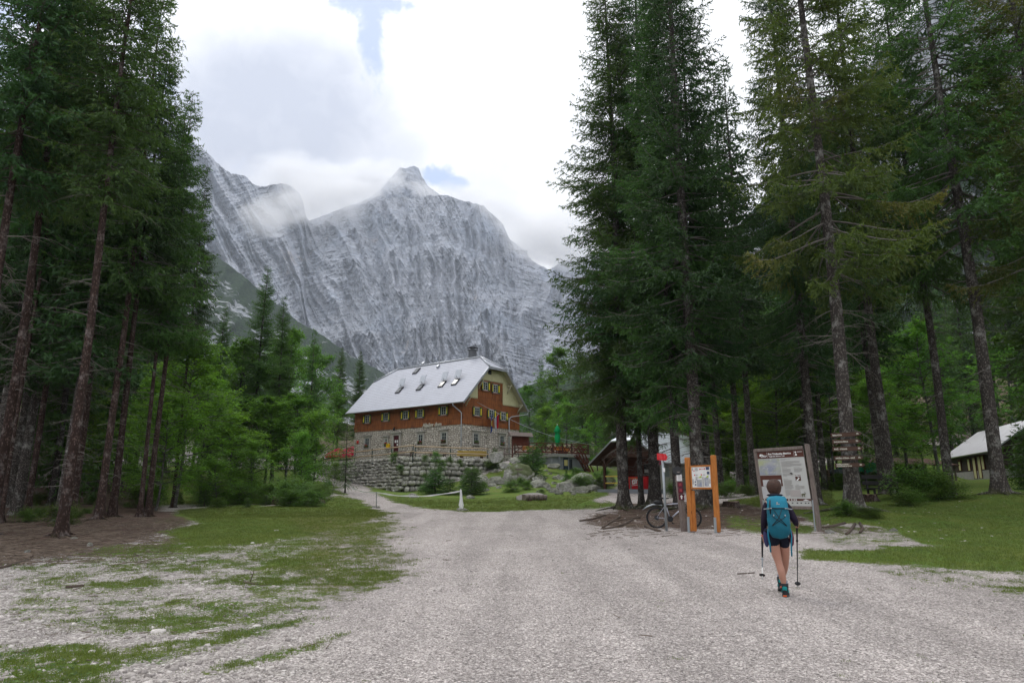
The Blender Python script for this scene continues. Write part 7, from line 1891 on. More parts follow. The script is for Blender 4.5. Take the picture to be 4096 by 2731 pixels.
def cabin():
    n = at(4003, 62); n.z = W(3995, 1909, 62).z; far = Vector((.331, .944, 0)); up_ = Vector((.944, -.331, 0)); rz = math.atan2(up_.y, up_.x)
    e, roof, ze, top = gable_house("cabin", n, rz, 7.0, 17.5, 2.55, .73, .55, M['cabin_roof'], None, "dark log cabin with a white board roof and pale shutters", "cabin")
    b = MB(); b.prism([(0, 0, .75), (7, 0, .75), (7, 0, 2.6), (3.5, 0, top - .35), (0, 0, 2.6)], (0, 0, 0), (0, 17.5, 0)); b.build("log_wall", M['log'], e)
    b = MB(); b.box((3.5, 8.75, -.2), (7.1, 17.6, 1.9)); b.build("plinth", M['concrete'], e)
    hutx = lambda px: min((abs(to_px(*(n + far * s))[0] - px), s) for s in [i * .05 for i in range(360)])[1]
    for px, w, z0, z1, nm in ((3850, .75, .95, 1.85, 'window'), (3887, .75, .85, 1.95, 'window'), (3909, .85, .05, 2.0, 'door'), (3929, .85, .05, 2.05, 'door'), (3944, .75, .85, 2.05, 'window')):
        y = hutx(px); b = MB(); b.box((-.05, y, (z0 + z1) / 2), (.08, w, z1 - z0)); o = b.build(nm, M['pale_yellow'], e)
        b = MB()
        for s in (-1, 1): b.box((-.06, y + s * (w / 2 + .05), (z0 + z1) / 2), (.1, .1, z1 - z0 + .1))
        b.box((-.06, y, z1 + .1), (.11, w + .3, .1)); b.build("frame", M['redbrown_wood'], o)
    b = MB(); b.box((3.0, -.05, 1.2), (1.4, .06, 1.1)); b.build("window", M['dark_wood'], e)
M['log'] = wood('dark_log_wall', (.020, .014, .012), (.050, .034, .028), (1, .6, 9), dirt=.2, knots=False); M['pale_yellow'] = simple('pale_yellow_boards', (.52, .50, .26), .7, 0, .1, 5)
cabin()

# --- boulders
def rock_mesh(seed, e=.7, n=4):
    import bmesh
    bm = bmesh.new(); bmesh.ops.create_icosphere(bm, subdivisions=n, radius=1.0); V = np.array([v.co[:] for v in bm.verts]); Fc = np.array([[v.index for v in f.verts] for f in bm.faces]); bm.free()
    s = seed * 3.7; d = _norm(V)
    r = 1 + .30 * fbm(d[:, 0] * 1.1 + s, d[:, 1] * 1.1, d[:, 2] * 1.1, oct=2, seed=seed) + .16 * fbm(d[:, 0] * 2.6 + s, d[:, 1] * 2.6, d[:, 2] * 2.6, oct=4, seed=seed + 3, ridged=True) + .09 * fbm(d[:, 0] * 7, d[:, 1] * 7, d[:, 2] * 7, oct=4, seed=seed + 5, ridged=True, gain=.6)
    V = d * r[:, None]; V[:, 2] = np.where(V[:, 2] < -.35, -.35 + (V[:, 2] + .35) * .3, V[:, 2])
    # a few flat broken faces
    rg = np.random.default_rng(seed)
    for _ in range(11):
        nn = _norm(rg.normal(0, 1, 3)); c = rg.uniform(.58, .85); k = V @ nn; V = V - np.outer(np.maximum(k - c, 0) * .92, nn)
    return np_mesh("boulder", V, Fc, smooth=False, attrs={'tint': ('FLOAT', np.full(len(V), rg.random()))})
ROCKS = [rock_mesh(i) for i in range(6)]
for m_ in ROCKS: m_.materials.append(M['limestone'])
def boulder(px, d, s, label, seed, group="boulders on the slope below the hut", mossy=False, sink=.25, flat=.75, name="boulder", py=None):
    r = random.Random(seed); p = at(px, d) if py is None else W(px, py, d); me = ROCKS[seed % 6]
    if mossy:
        key = 'm%d' % (seed % 6)
        if key not in PROTO: mm = me.copy(); mm.materials.clear(); mm.materials.append(M['limestone_mossy']); PROTO[key] = mm
        me = PROTO[key]
    o = link_mesh(name, me, None, None, p + Vector((0, 0, s * flat * (.45 - sink)))); o.scale = (s * r.uniform(.85, 1.2), s * r.uniform(.8, 1.1), s * flat * r.uniform(.85, 1.15)); o.rotation_euler = (r.uniform(-.25, .25), r.uniform(-.25, .25), r.uniform(0, 6.28))
    return tag(o, label, "boulder" if s > .25 else "stone", group)
big = [
 (1985, 69, .95, 1, "pale upright boulder touching the right end of the retaining wall fence", 0, 1838), (2060, 71, .8, 2, "pale boulder at the foot of the dark red notice board", 0, 1850), (2025, 66, .75, 3, "jagged boulder below the notice board", 0, 1873),
 (1990, 62.5, .95, 4, "grey boulder halfway down the slope, left of the mossy one", 0, None), (2078, 62, 1.45, 5, "largest boulder, mossy on top, with a small arrow sign on it", 1, None), (2030, 62, .8, 0, "boulder joined to the left side of the mossy giant", 0, None),
 (2078, 67, .75, 1, "furrowed pale rock above the mossy giant", 0, 1863), (2155, 58, .85, 2, "pale boulder behind the wooden log trough", 0, None), (2148, 60, .5, 3, "small pale rock on the boulder behind the log trough", 0, 1925),
 (2290, 55, .9, 4, "round grey boulder on top of the rubble heap by the kiosk", 0, 1952), (2335, 56, 1.0, 5, "tall pale boulder at the middle of the rubble heap", 0, 1950), (2262, 54.5, .85, 1, "broad rough boulder at the left of the rubble heap", 0, 1962),
 (2330, 53, .75, 0, "rounded pale boulder at the foot of the rubble heap", 0, None), (2372, 54, .6, 2, "bright split boulder at the right of the rubble heap", 0, 1958), (2400, 56, .85, 3, "yellow-lichened boulder near the kiosk porch", 1, 1950),
 (2222, 54, .45, 4, "low flat stone left of the rubble heap", 0, None), (2430, 57, .7, 5, "mossy rock against the kiosk porch", 1, 1940), (2222, 70, .62, 0, "pointed dark-streaked rock standing against the grey building", 0, 1868),
 (1905, 61, .55, 1, "small pale rock among the young spruces", 0, None), (1880, 52, .35, 2, "pale rock lying on the lawn under the white tape", 0, None), (1655, 52, .42, 3, "whitish rock at the foot of the retaining wall corner", 0, None), (1930, 64, .7, 5, "rock beside the crooked root on the slope", 0, None)]
for px, d, s, sd, lab, mo, py in big: boulder(px, d, s, lab, sd, mossy=bool(mo), py=py)
_r = random.Random(12)
for i in range(85):
    t_ = i % 3
    if t_ == 0: px, d = _r.uniform(1880, 2140), _r.uniform(56, 72)
    elif t_ == 1: px, d = _r.uniform(2150, 2440), _r.uniform(51.5, 60)
    else: px, d = _r.uniform(2080, 2300), _r.uniform(60, 71)
    boulder(px, d, _r.uniform(.12, .42), "small pale limestone rubble stone on the slope right of the wall", i + 30, group="rubble stones", mossy=_r.random() < .3)
# near the boards
boulder(3322, 20.2, .16, "white stone beside the right post of the large trail board", 3, "stones on the gravel", name="stone"); boulder(3578, 20.5, .13, "grey stone on the grass right of the sign tree's roots", 4, "stones on the gravel", name="stone")
boulder(293, 21.5, .10, "white stone at the flared root of the nearest left spruce", 2, "stones on the gravel", name="stone"); boulder(360, 19.2, .10, "round pale stone on the brown earth near the nearest left spruce", 5, "stones on the gravel", name="stone"); boulder(108, 17.8, .09, "pale stone on the brown earth at the left edge", 1, "stones on the gravel", name="stone")
boulder(1848, 37.5, .33, "grey stone block holding the taped post upright", 2, "stones holding the barrier", name="stone", flat=.5); boulder(1500, 40.6, .17, "left white stone at the foot of the thin barrier post", 3, "stones holding the barrier", name="stone"); boulder(1514, 40.4, .16, "right white stone at the foot of the thin barrier post", 4, "stones holding the barrier", name="stone")

# --- tape barrier across the path entrance
def barrier():
    p1 = at(1506, 40.5); p2 = at(1845, 37.4); t1 = W(1505, 1968, 40.5); t2 = W(1843, 1962, 37.4); t0 = W(1381, 1933, 52.6)
    for p, t_, lab in ((p1, t1, "thin dark barrier post at the path entrance"), (p2, t2, "barrier post wrapped in crumpled white plastic")):
        b = MB(); b.tube([(0, 0, -.1), t_ - p + Vector((0, 0, .03))], .018, 6); o = b.build("barrier_post", M['green_post'], None, p); tag(o, lab, "post", "posts of the tape barrier")
    b = MB(); pts = []
    for A, B_, sag in ((t0, t1, .35), (t1, t2, .42)):
        n = 18
        for i in range(n + (B_ is t2)): f = i / n; pts.append(lerp3(A, B_, f) + Vector((0, 0, -sag * 4 * f * (1 - f) * .6 + .01 * math.sin(i))))
    o0 = t0.copy(); vs, fs = [], []
    for i, p in enumerate(pts):
        tw = .028 + .012 * math.sin(i * 1.3); q = p - o0; vs += [q + Vector((0, -.004, tw)), q + Vector((0, -.004, -tw)), q + Vector((0, .004, -tw)), q + Vector((0, .004, tw))]
    for i in range(len(pts) - 1):
        for k in range(4): fs.append((i * 4 + k, i * 4 + (k + 1) % 4, (i + 1) * 4 + (k + 1) % 4, (i + 1) * 4 + k))
    b.add(vs, fs); o = b.build("barrier_tape", M['paper'], None, o0); tag(o, "sagging white tape strung between a young spruce and two posts", "tape")
    p = t2; b = MB(); rg = random.Random(3); n = 12; prof = [(.02, .08), (.04, .02), (.05, -.15), (.08, -.45), (.11, -.75), (.09, -.90), (.05, -.98)]; vs = []
    for j, (r_, z) in enumerate(prof):
        for i in range(n): a = 2 * math.pi * i / n; q = r_ * (1 + rg.uniform(-.35, .35)); vs.append((q * math.cos(a) + .05 * j / 6, q * math.sin(a) * .7, z + rg.uniform(-.03, .03)))
    b.add(vs, [(j * n + i, j * n + (i + 1) % n, (j + 1) * n + (i + 1) % n, (j + 1) * n + i) for j in range(len(prof) - 1) for i in range(n)]); o = b.build("plastic_sheet", M['paper'], None, p); tag(o, "crumpled white plastic sheet hanging on the barrier post", "plastic sheet")
barrier()

# --- log trough, bench, stumps
def log_bench():
    a = at(2100, 47.5); e = empty("log_trough", a, .18, "split log lying on short blocks on the lawn", "log"); L = (W(2188, 1990, 47.5) - W(2098, 1990, 47.5)).x
    b = MB(); 
    for i in range(5): b.tube([(L * i / 5 + .015, 0, .26), (L * (i + 1) / 5 - .015, 0, .26)], [.19, .185], 12)
    b.build("log", M['grey_wood'], e)
    for x in (.3, L - .35): b = MB(); b.box((x, 0, .05), (.3, .4, .2)); b.build("support", M['dark_wood'], e)
    h = at(2135, 49.5); o = link_mesh("gravel_heap", ROCKS[2].copy(), None, None, h + Vector((0, 0, .05))); o.data.materials.clear(); o.data.materials.append(M['heap']); o.scale = (1.15, .8, .5); tag(o, "small grey gravel heap behind the log on the lawn", "gravel heap")
    b = MB(); b.box((0, 0, .2), (.5, .06, .4)); o = b.build("heap_board", M['grey_wood'], None, at(2102, 48.9)); tag(o, "short board shoring the left side of the gravel heap", "board")
M['heap'] = simple('gravel_heap', (.30, .28, .26), .95, 0, .6, 26, bump=1)
log_bench()
def stump(px, d, r, h, lab, tilt=0):
    p = at(px, d); b = MB(); n = 16; vs = []; rg = random.Random(int(px))
    ph = [rg.uniform(.9, 1.15) for _ in range(n)]
    for z, k in ((-.1, 1.5), (.06, 1.25), (.16, 1.05), (h, .95)):
        for i in range(n): a = 2 * math.pi * i / n; q = r * k * (ph[i] if z < .1 else 1); vs.append((q * math.cos(a), q * math.sin(a), z + (rg.uniform(-.03, .03) if z == h else 0)))
    b.add(vs, [(j * n + i, j * n + (i + 1) % n, (j + 1) * n + (i + 1) % n, (j + 1) * n + i) for j in range(3) for i in range(n)], 0, True); b.add(vs[-n:], [tuple(range(n))], 1)
    o = b.build("tree_stump", [M['bark_red'], M['cut_wood']], None, p); tag(o, lab, "tree stump", "stumps on the clearing")
M['cut_wood'] = wood('weathered_cut_wood', (.16, .11, .085), (.27, .20, .15), (8, 8, 8), dirt=.4, knots=False)
stump(1113, 42.5, .36, .42, "taller dark stump at the left edge of the wooded bank"); stump(1215, 42, .30, .22, "low stump right of the taller one on the wooded bank"); stump(2926, 31, .36, .28, "broad pale stump on the path between the two boards"); stump(3482, 30.5, .30, .3, "pale splintered stump beside the black bench"); stump(1285, 43, .2, .2, "small mossy stump near the foot of the bank")
def park_bench():
    a = at(3535, 31.0); e = empty("park_bench", a, .15, "black wooden bench half hidden by the wide-footed spruce", "bench")
    b = MB()
    for i in range(3): b.box((0, -.18 + i * .16, .45), (1.5, .13, .05))
    b.build("seat", M['black_wood'], e)
    for z in (.68, .95): b = MB(); b.box((0, .26 + (z - .6) * .2, z), (1.5, .05, .17)); b.build("backrest", M['black_wood'], e)
    for x in (-.55, .55): b = MB(); b.bar((x, .2, 0), (x, .32, 1.0), .07, .07); b.bar((x, -.2, 0), (x, -.2, .43), .07, .07); b.bar((x, -.22, .40), (x, .24, .40), .06, .06); b.build("leg", M['black_wood'], e)
M['black_wood'] = wood('black_stained_wood', (.012, .011, .012), (.03, .028, .028), dirt=.1, knots=False)
park_bench()
# small arrow sign on the mossy giant
p = W(2076, 1876, 60.2); b = MB(); b.prism([(-.35, 0, -.07), (.25, 0, -.09), (.38, 0, -.03), (.27, 0, .05), (-.35, 0, .07)], (0, 0, 0), (0, .03, 0)); b.bar((-.1, .05, -1.0), (-.1, .05, .05), .05); o = b.build("arrow_sign", M['grey_wood'], None, p); tag(o, "small pale arrow sign standing on the mossy giant boulder", "arrow sign")
# dark open shed, wood pile, green netting and trailer at the edge of the right wood
def far_bits():
    a, c = at(3460, 66), at(3800, 70); d = c - a; L = math.hypot(d.x, d.y); rz = math.atan2(d.y, d.x); e = empty("open_shed", a, rz, "low dark open shed at the edge of the wood left of the cabin", "shed")
    b = MB(); b.prism([(-.3, -1.0, 1.75), (-.3, 2.5, 2.5), (-.3, 2.5, 2.6), (-.3, -1.0, 1.85)], (0, 0, 0), (L + .6, 0, 0)); b.build("roof", M['dark_wood'], e)
    b = MB(); b.box((L / 2, 2.4, .9), (L, .1, 2.9)); b.build("back_wall", M['black_wood'], e)
    for i in range(5): b = MB(); b.box((L * i / 4, -.7, .7), (.14, .14, 2.4)); b.build("post", M['grey_wood'], e)
    b = MB(); b.box((L * .2, .2, .45), (L * .38, .9, .9)); b.build("side_panel", M['black_wood'], e)
    e = empty("green_netting", at(3440, 64), rz, "green netting stretched behind the sign tree's right side", "netting"); b = MB(); nn = 24; vs = []
    for i in range(nn + 1):
        for z in (1.05, 1.9): vs.append((4.6 * i / nn, .12 * math.sin(i * 1.1), z + .07 * math.sin(i * .9)))
    b.add(vs, [(2 * i, 2 * i + 2, 2 * i + 3, 2 * i + 1) for i in range(nn)]); o = b.build("net_cloth", M['green_net'], e); so = o.modifiers.new("thick", 'SOLIDIFY'); so.thickness = .03
    for x in (0, 2.3, 4.6): b = MB(); b.box((x, .1, .9), (.06, .06, 2.0)); b.build("post", M['dark_wood'], e)
    t = at(3330, 58); e = empty("trailer", t, .1, "black trailer loaded with blue-white bags beside the sign tree", "trailer"); b = MB(); b.box((.9, 0, .62), (2.6, 1.4, .75), bev=.05); b.build("cargo_box", M['black'], e)
    for x in (.4, 1.5): b = MB(); b.tube([(x, -.72, .3), (x, -.6, .3)], .3, 16); b.build("wheel", M['black'], e)
    for i, (x, y, s) in enumerate(((.1, 0, .35), (.7, .1, .42), (1.3, -.1, .45), (1.9, .1, .33))):
        o = link_mesh("plastic_bag", ROCKS[i].copy(), None, None, t + Vector((x, y, 1.12))); o.data.materials.clear(); o.data.materials.append(M['bag']); o.scale = (s, s, s * .7); tag(o, "shiny blue-white bag heaped on the black trailer", "bag", "bags on the trailer")
    t = at(3307, 57); e = empty("firewood_stack", t, 0, "narrow stack of split firewood left of the black trailer", "firewood"); rr = random.Random(2)
    for i in range(6):
        for j in range(2): b = MB(); b.tube([(-.12 + j * .26, -.3, .14 + i * .21), (-.12 + j * .26 + rr.uniform(-.03, .03), .3, .14 + i * .21)], .10, 7); b.build("log", M['cut_wood'], e)
    t = W(3372, 1884, 62); b = MB(); b.box((0, 0, 0), (.75, .3, 1.0), bev=.08); o = b.build("green_barrel", M['green_net'], None, t); tag(o, "green plastic barrel seen just left of the sign tree", "barrel")
M['green_net'] = simple('green_netting', (.0, .16, .085), .7, 0, .25, 6); M['bag'] = simple('shiny_bag', (.22, .27, .34), .25, 0, .5, 9, .7)
far_bits()

# --- shrubs and young spruces
GS = "young spruces below the hut"
for k, nm, px, d, topy, w, lab in (
 ('C2', 'spruce_tree', 1740, 56, 1868, 1.9, "bushy young spruce at the wall's foot, left one of the cluster"), ('C1', 'spruce_tree', 1800, 55, 1905, 2.0, "low yellow-green young spruce between two darker ones"), ('C2', 'spruce_tree', 1885, 55, 1868, 2.0, "dark young spruce at the right of the cluster under the wall"),
 ('C2', 'spruce_tree', 1980, 71, 1785, .8, "small spruce between the fence end and the pale boulder"), ('C2', 'spruce_tree', 2132, 66, 1775, 1.5, "tall young spruce left of the grey building"), ('C2', 'spruce_tree', 2100, 65, 1810, 1.4, "young spruce leaning on its taller neighbour by the grey building"),
 ('C1', 'spruce_tree', 2265, 68, 1868, .8, "small bright spruce in front of the navy door"), ('C1', 'spruce_tree', 2293, 67, 1862, .55, "slender bright sapling right of the navy door"), ('C2', 'spruce_tree', 2420, 62, 1865, 1.5, "dark young spruce under the kiosk's left eave"),
 ('C1', 'spruce_tree', 1855, 60, 1890, 1.4, "young spruce behind the cluster under the wall"), ('S2', 'shrub', 1690, 60, 1945, 1.2, "mossy shrub at the foot of the wall corner"), ('S2', 'shrub', 1830, 50, 2000, .7, "low herb clump under the white tape")):
    h = top_h(px, d, topy); plant(k, at(px, d, -.05), h, rnd.uniform(0, 6), lab, nm, cat="shrub" if nm == 'shrub' else "tree", group=GS, wide=w)
for k, px, d, h, w, lab in (('S1', 3690, 29.5, 1.25, 1.3, "leafy shrub with upright shoots between the two right spruces"), ('S1', 3760, 29, .95, 1.5, "spreading green shrub at the foot of the speckled spruce"), ('S1', 3640, 27.5, .55, 1.6, "low dark fern-like clump on an earth bank"),
                      ('S1', 3385, 24.4, .45, 1.3, "leafy clump at the left root of the sign tree"), ('S1', 3480, 23.8, .35, 1.8, "mossy clump on the right root of the sign tree"), ('S1', 2905, 42, .8, 1.3, "green bush at the forest edge right of the orange-posted board"),
                      ('S1', 2990, 43, .6, 1.2, "second low bush at the forest edge left of the trail board"), ('S1', 2690, 45, .9, .7, "small green plant at the kiosk's white wall")):
    plant(k, at(px, d, -.03), h, rnd.uniform(0, 6), lab, 'shrub', cat='shrub', group="shrubs around the boards", wide=w)
for i, (px, py, d) in enumerate(((1575, 1838, 66.9), (1600, 1870, 65.4), (1700, 1830, 66.3), (1745, 1835, 66.4), (1800, 1838, 67), (1840, 1850, 67.2), (1765, 1870, 65.9), (1700, 1905, 65.3), (1870, 1880, 68))):
    p = W(px, py, d); plant('S1' if i % 3 else 'S2', p - Vector((0, 0, .3)), .5 if i % 3 else .95, rnd.uniform(0, 6), "weedy tuft growing out of the retaining wall", 'wall_plant', cat='plant', group="weeds on the retaining wall", wide=.9)
fill(34, (560, 40, 1330, 52), ['S1', 'S2', 'C1'], (.5, 1.5), "leafy undergrowth bush on the wooded bank left of the path", 'shrub', "bushes on the wooded bank", 21, mind=.8, wide=(1.0, 1.5))
fill(22, (1880, 53, 2450, 72), ['S1', 'C1', 'S2'], (.4, 1.1), "low green bush among the boulders", 'shrub', "bushes among the boulders", 22, mind=1.0, wide=(1.0, 1.5))
fill(16, (2850, 48, 3500, 60), ['S1', 'S2'], (.5, 1.3), "low bush at the dark edge of the right wood", 'shrub', "bushes at the right wood's edge", 23, mind=1.3, wide=(1.0, 1.5))
fill(16, (-200, 25, 560, 45), ['S1'], (.3, .8), "sparse green plant on the floor of the left forest", 'shrub', "plants on the left forest floor", 24, mind=1.3, wide=(.8, 1.3), avoid=lambda x, y: x > -.53 * y - .5)
# ------------------------------------------------------------------ stones, grass blades, litter
def final_cover(x, y):
    g, d, p, o = cover(x, y); n = fbm(x * 3.2, y * 3.2, oct=4, seed=91, gain=.7); return g + .5 * n, d + .5 * n, p
def scatter(n, y0, y1, x0, x1, seed, power=1.0):
    rg = np.random.default_rng(seed); y = y0 + (y1 - y0) * rg.random(n) ** power; px = rg.uniform(x0, x1, n); x = (px - CX) / F * y * 1.0; return x, y, rg
# chips and pebbles
x, y, rg = scatter(60000, 5.2, 17, -150, 4250, 1, 1.5)
g, d, p = final_cover(x, y); keep = (g < .62) & (rg.random(len(x)) < .35 + .65 * p); x, y, p = x[keep], y[keep], p[keep]
s = rg.uniform(.006, .0125, len(x)) * (1 + (rg.random(len(x)) < .10) * rg.uniform(.3, 1.6, len(x)) * (.5 + p)) 
z = hz(x, y)
me = stones_mesh("gravel", np.stack([x, y, z + s * .15], 1), np.stack([s * rg.uniform(.8, 1.5, len(x)), s, s * rg.uniform(.45, .75, len(x))], 1), rg.uniform(0, 6.28, len(x)), 3, e=.7, rough=.16, nu=5, nv=3, tilt=.4)
t = NT("pebbles"); c = t.ramp(t.attr('tint'), [(0, (.22, .20, .19)), (.35, (.38, .345, .325)), (.75, (.53, .49, .46)), (1, (.70, .655, .62))]); t.bsdf(t.mix(t.mr(t.noise(t.coord('Object'), 40, 3), .3, .7, 0, .35), c, (.3, .27, .25)), .9, None, 0, .15); M['pebble'] = t.m
o = link_mesh("gravel", me, t.m); tag(o, kind='stuff')
# larger pale stones, mostly at the left
x, y, rg = scatter(1500, 6, 24, -100, 1900, 5, 1.3); g, d, p = final_cover(x, y); keep = (g < .75) & (d < .45) & (rg.random(len(x)) < p * .9 + .05); x, y = x[keep], y[keep]
s = rg.uniform(.012, .034, len(x)) * (1 + (rg.random(len(x)) < .06) * .9); me = stones_mesh("pebbles", np.stack([x, y, hz(x, y) + s * .12], 1), np.stack([s * rg.uniform(.9, 1.6, len(x)), s, s * rg.uniform(.4, .65, len(x))], 1), rg.uniform(0, 6.28, len(x)), 4, e=.8, rough=.10, nu=7, nv=4, tilt=.3, smooth=True)
o = link_mesh("pebbles", me, M['pebble']); tag(o, kind='stuff')
x, y, rg = scatter(420, 16, 42, 2300, 4300, 15, 1.0); s = rg.uniform(.015, .045, len(x)); me = stones_mesh("pebbles", np.stack([x, y, hz(x, y) + s * .1], 1), np.stack([s * 1.3, s, s * .6], 1), rg.uniform(0, 6.28, len(x)), 4, e=.8, rough=.10, nu=7, nv=4, tilt=.3, smooth=True)
o = link_mesh("pebbles", me, M['pebble']); tag(o, kind='stuff')
# grass blades
def blades(n, y0, y1, x0, x1, seed, h, w, power, thr=.5, per=5, clump=.03):
    x, y, rg = scatter(n, y0, y1, x0, x1, seed, power); g, d, p = final_cover(x, y); k = (g + rg.normal(0, .10, len(x)) > thr) & (d < .8); x, y = x[k], y[k]; g = g[k]
    x = np.repeat(x, per) + rg.normal(0, clump, len(x) * per); y = np.repeat(y, per) + rg.normal(0, clump, len(y) * per); z = hz(x, y) + .012; m = len(x)
    a = rg.uniform(0, 6.28, m); L = h * rg.uniform(.5, 1.3, m) * np.repeat(np.clip(.6 + (g - thr) * 1.2, .6, 1.4), per); lean = rg.uniform(.1, .9, m)
    b = np.stack([x, y, z], 1); wv = np.stack([np.cos(a + 1.57), np.sin(a + 1.57), 0 * a], 1) * w; dv = np.stack([np.cos(a) * lean, np.sin(a) * lean, np.ones(m)], 1); dv = _norm(dv) * L[:, None]
    V = np.stack([b - wv, b + wv, b + dv * .6 + wv * .6 - np.array([0, 0, .0]), b + dv - np.array([0, 0, 1]) * (L * lean * .25)[:, None]], 1)
    F1 = np.arange(m)[:, None] * 4 + np.array([[0, 1, 2]]); F2 = np.arange(m)[:, None] * 4 + np.array([[0, 2, 3]])
    me = np_mesh("grass", V.reshape(-1, 3), np.concatenate([F1, F2]), attrs={'tint': ('FLOAT', np.repeat(np.clip(rg.random(m) * .7 + .3 * (fbm(x, y, oct=2, seed=4) + .5), 0, 1), 4))})
    o = link_mesh("grass", me, M['grassblade']); tag(o, kind='stuff')
blades(38000, 5.2, 13, -900, 2300, 11, .048, .003, 1.3, .55, 7, .022)
blades(75000, 12, 32, -500, 2100, 12, .055, .0045, 1.1, .50, 5, .03)
blades(90000, 11, 34, 2900, 5600, 13, .05, .004, 1.1, .50, 5, .03)
blades(45000, 30, 52, 420, 3300, 14, .07, .007, 1.0, .50, 5, .06)
blades(3500, 6, 14, 0, 4200, 15, .05, .0025, 1.2, .42, 12, .03)
# low broad-leaved weeds in the grass at the left
x, y, rg = scatter(14000, 5.5, 18, -100, 1500, 21, 1.3); g, d, p = final_cover(x, y); k = (g > .45) & (fbm(x * .8, y * .8, oct=3, seed=33) > .05); x, y = x[k], y[k]; m = len(x); 
c = np.stack([x, y, hz(x, y) + rg.uniform(.012, .035, m)], 1); nr = _norm(np.stack([rg.normal(0, .4, m), rg.normal(0, .4, m), np.ones(m)], 1)); u = _norm(np.cross(nr, rg.normal(0, 1, (m, 3)))); v = np.cross(nr, u); s = rg.uniform(.010, .022, m)[:, None]
me = np_mesh("weeds", np.stack([c - u * s, c - v * s * .7, c + u * s, c + v * s * .7], 1).reshape(-1, 3), np.arange(4 * m).reshape(-1, 4), attrs={'tint': ('FLOAT', np.repeat(rg.random(m), 4))})
o = link_mesh("weeds", me, M['shrub']); tag(o, kind='stuff')
# twigs and needles on the earth
P0, P1, R0 = [], [], []
for n, y0, y1, x0, x1, lo, hi in ((7500, 15, 30, -450, 760, .08, .6), (3000, 20, 34, 2330, 3300, .08, .5), (500, 7, 20, -100, 1500, .05, .3), (120, 8, 24, 1500, 4200, .04, .25)):
    x, y, rg = scatter(n, y0, y1, x0, x1, n, 1.0); g, d, p = final_cover(x, y); k = (d > .35) | (rg.random(n) < .25); x, y = x[k], y[k]; a = rg.uniform(0, 6.28, len(x)); L = rg.uniform(lo, hi, len(x)) ** 1.2
    x2, y2 = x + np.cos(a) * L, y + np.sin(a) * L; P0.append(np.stack([x, y, hz(x, y) + .012], 1)); P1.append(np.stack([x2, y2, hz(x2, y2) + .012 + rg.uniform(0, .03, len(x))], 1)); R0.append(.004 + L * .014)
P0, P1, R0 = np.concatenate(P0), np.concatenate(P1), np.concatenate(R0); v, f = arr_cyl(P0, P1, R0, R0 * .5, 4); me = np_mesh("twig_litter", v, f, smooth=True); o = link_mesh("debris", me, M['litter_twig'] if 'litter_twig' in M else simple('fallen_twigs', (.17, .13, .10), .9, 0, .5, 3)); tag(o, kind='stuff')
# singled-out sticks and roots
def stick(pts, r, label, mat='root_wood', group=None, name="fallen_branch", cat="branch"):
    q = [hit(*p) for p in pts]; o0 = q[0].copy(); b = MB(); b.tube([p - o0 + Vector((0, 0, r * .5)) for p in q], [r * (1 - .12 * i) for i in range(len(q))], 6); o = b.build(name, M[mat], None, o0); tag(o, label, cat, group); return o
M['root_wood'] = simple('root_wood', (.10, .075, .06), .9, 0, .4, 5)
stick([(262, 2353), (300, 2350), (333, 2346)], .035, "short dark stick lying on the pebbles at the left", group="fallen sticks"); stick([(880, 2322), (960, 2318), (1020, 2336)], .014, "thin crooked twig on the grass left of the gravel", group="fallen sticks")
o = stick([(975, 2333), (1000, 2338), (1030, 2340)], .03, "dark stick end next to the upright twig", group="fallen sticks"); stick([(2950, 2296), (2985, 2294), (3018, 2291)], .014, "pale straight twig on the gravel left of the hiker", group="fallen sticks")
stick([(740, 2246), (800, 2244), (850, 2240)], .014, "thin branch on the pale strip at the left", group="fallen sticks"); stick([(0, 2275), (60, 2258), (110, 2242)], .035, "long dark branch at the left edge on brown earth", group="fallen sticks")
p = hit(1000, 2330); b = MB(); b.tube([(0, 0, 0), (.03, 0, .12), (.06, .02, .24)], [.01, .008, .004], 5); b.tube([(.03, 0, .12), (-.02, 0, .2)], [.006, .003], 5); o = b.build("upright_twig", M['root_wood'], None, p); tag(o, "small forked twig sticking up from the grass at the left", "twig")
GRT = "surface roots before the boards"
for i, pts in enumerate(([(2420, 2062), (2370, 2078), (2320, 2085)], [(2480, 2070), (2440, 2092), (2410, 2112)], [(2530, 2080), (2500, 2098), (2450, 2112), (2405, 2118)], [(2580, 2105), (2610, 2118), (2640, 2126)], [(2560, 2072), (2500, 2080), (2430, 2088)], [(3380, 2095), (3330, 2108), (3290, 2112)], [(3440, 2095), (3452, 2115), (3440, 2134)], [(3420, 2098), (3400, 2128), (3385, 2140)])):
    stick(pts, .05, ["gnarled root reaching left from the thick spruces before the kiosk", "root curving toward the gravel left of the bicycle", "longest twisting root in front of the bicycle", "small root tip under the bicycle's rear wheel", "flat root crossing the earth behind the bicycle", "root running left from the sign tree", "pale upright root end at the front of the sign tree", "dark root beside the hollow at the sign tree"][i], group=GRT, name="tree_root", cat="root")
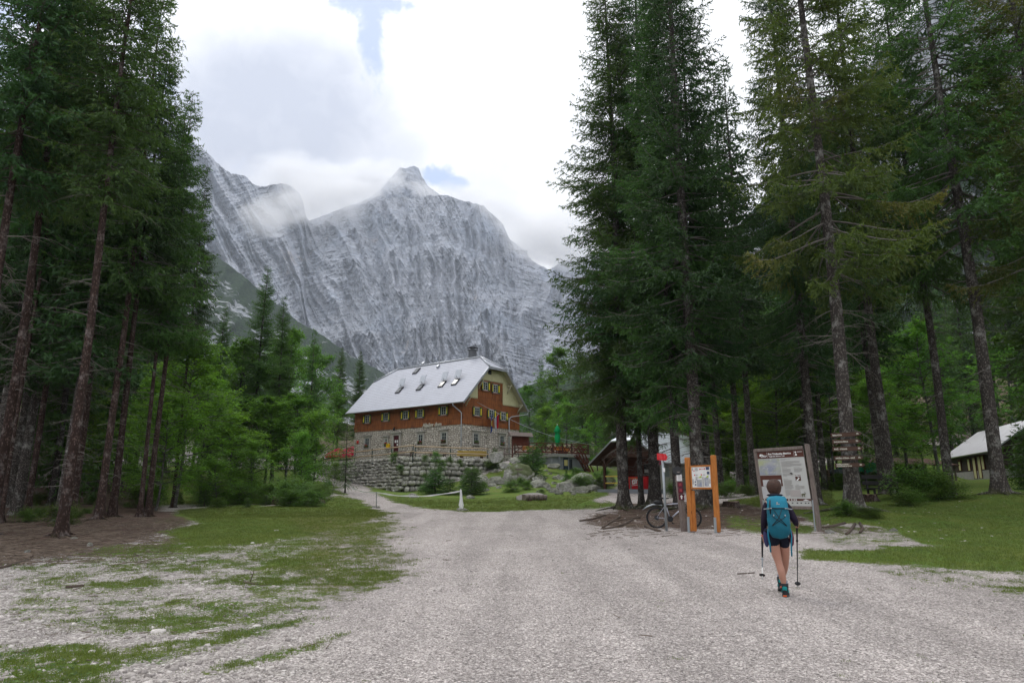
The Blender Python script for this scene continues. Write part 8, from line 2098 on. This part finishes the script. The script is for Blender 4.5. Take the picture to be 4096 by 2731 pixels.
# ------------------------------------------------------------------ cloud hanging on the ridges
def mist_mat():
    t = NT("ridge_mist"); v = t.coord('Object'); ln = t.n("ShaderNodeVectorMath", operation='LENGTH'); t.l(v, ln.inputs[0])
    oi = t.n("ShaderNodeObjectInfo"); tc = t.n("ShaderNodeTexCoord"); ad = t.n("ShaderNodeVectorMath", operation='ADD')
    t.l(tc.outputs['Object'], ad.inputs[0]); cmb = t.n("ShaderNodeCombineXYZ"); rr = t.math('MULTIPLY', oi.outputs['Random'], 20); t.l(rr, cmb.inputs[0]); t.l(rr, cmb.inputs[1]); t.l(cmb.outputs[0], ad.inputs[1])
    n = t.noise(ad.outputs[0], 1.7, 5, .62, .3)
    f = t.math('SUBTRACT', t.math('ADD', t.math('SUBTRACT', 1.0, ln.outputs[1]), t.math('MULTIPLY', t.math('SUBTRACT', n, .5), 1.9)), .12, clamp=True)
    d = t.math('MULTIPLY', t.math('MULTIPLY', f, t.mr(ln.outputs[1], .75, 1.0, 1, 0)), MIST)
    p = t.n("ShaderNodeVolumePrincipled"); p.inputs['Color'].default_value = (.995, .995, 1.0, 1); t.l(d, p.inputs['Density']); p.inputs['Anisotropy'].default_value = .3
    t.l(p.outputs[0], t.out.inputs['Volume']); return t.m
MIST = .021
M['mist'] = mist_mat()
_b = MB(); _b.sphere((0, 0, 0), 1.0, 20, 12); _mm = _b.mesh("mist"); _mm.materials.append(M['mist'])
for px, py, d, rx, rz_, tilt in ((1290, 800, 2150, 190, 120, .1), (1400, 740, 2330, 170, 105, .1), (1480, 700, 2380, 130, 80, .1), (1430, 760, 2200, 110, 50, .1), (1560, 665, 2500, 80, 40, 0), (1100, 860, 1900, 140, 80, -.3), (1560, 720, 2350, 90, 55, 0), (2010, 840, 2150, 150, 70, .45), (2170, 960, 2050, 190, 110, .45), (2300, 930, 2000, 200, 130, .1), (1850, 770, 2250, 120, 38, .2), (1700, 760, 2330, 90, 36, .3), (1180, 700, 2300, 200, 100, 0), (3520, 180, 760, 60, 40, -.6), (3380, 420, 720, 55, 45, -.6)):
    o = link_mesh("mist", _mm, None, None, W(px, py, d)); o.scale = (rx, rx * .7, rz_); o.rotation_euler = (0, tilt, 0); tag(o, kind='stuff')
# ------------------------------------------------------------------ air
def haze():
    b = MB(); b.box((0, 1150, 950), (9000, 5400, 2900))
    t = NT("haze_air"); v = t.n("ShaderNodeVolumePrincipled")
    v.inputs['Color'].default_value = (.80, .88, 1.0, 1); v.inputs['Density'].default_value = HAZE; v.inputs['Anisotropy'].default_value = .2
    t.l(v.outputs[0], t.out.inputs['Volume'])
    o = b.build("haze", t.m); tag(o, kind='stuff')
HAZE = .00010
haze()
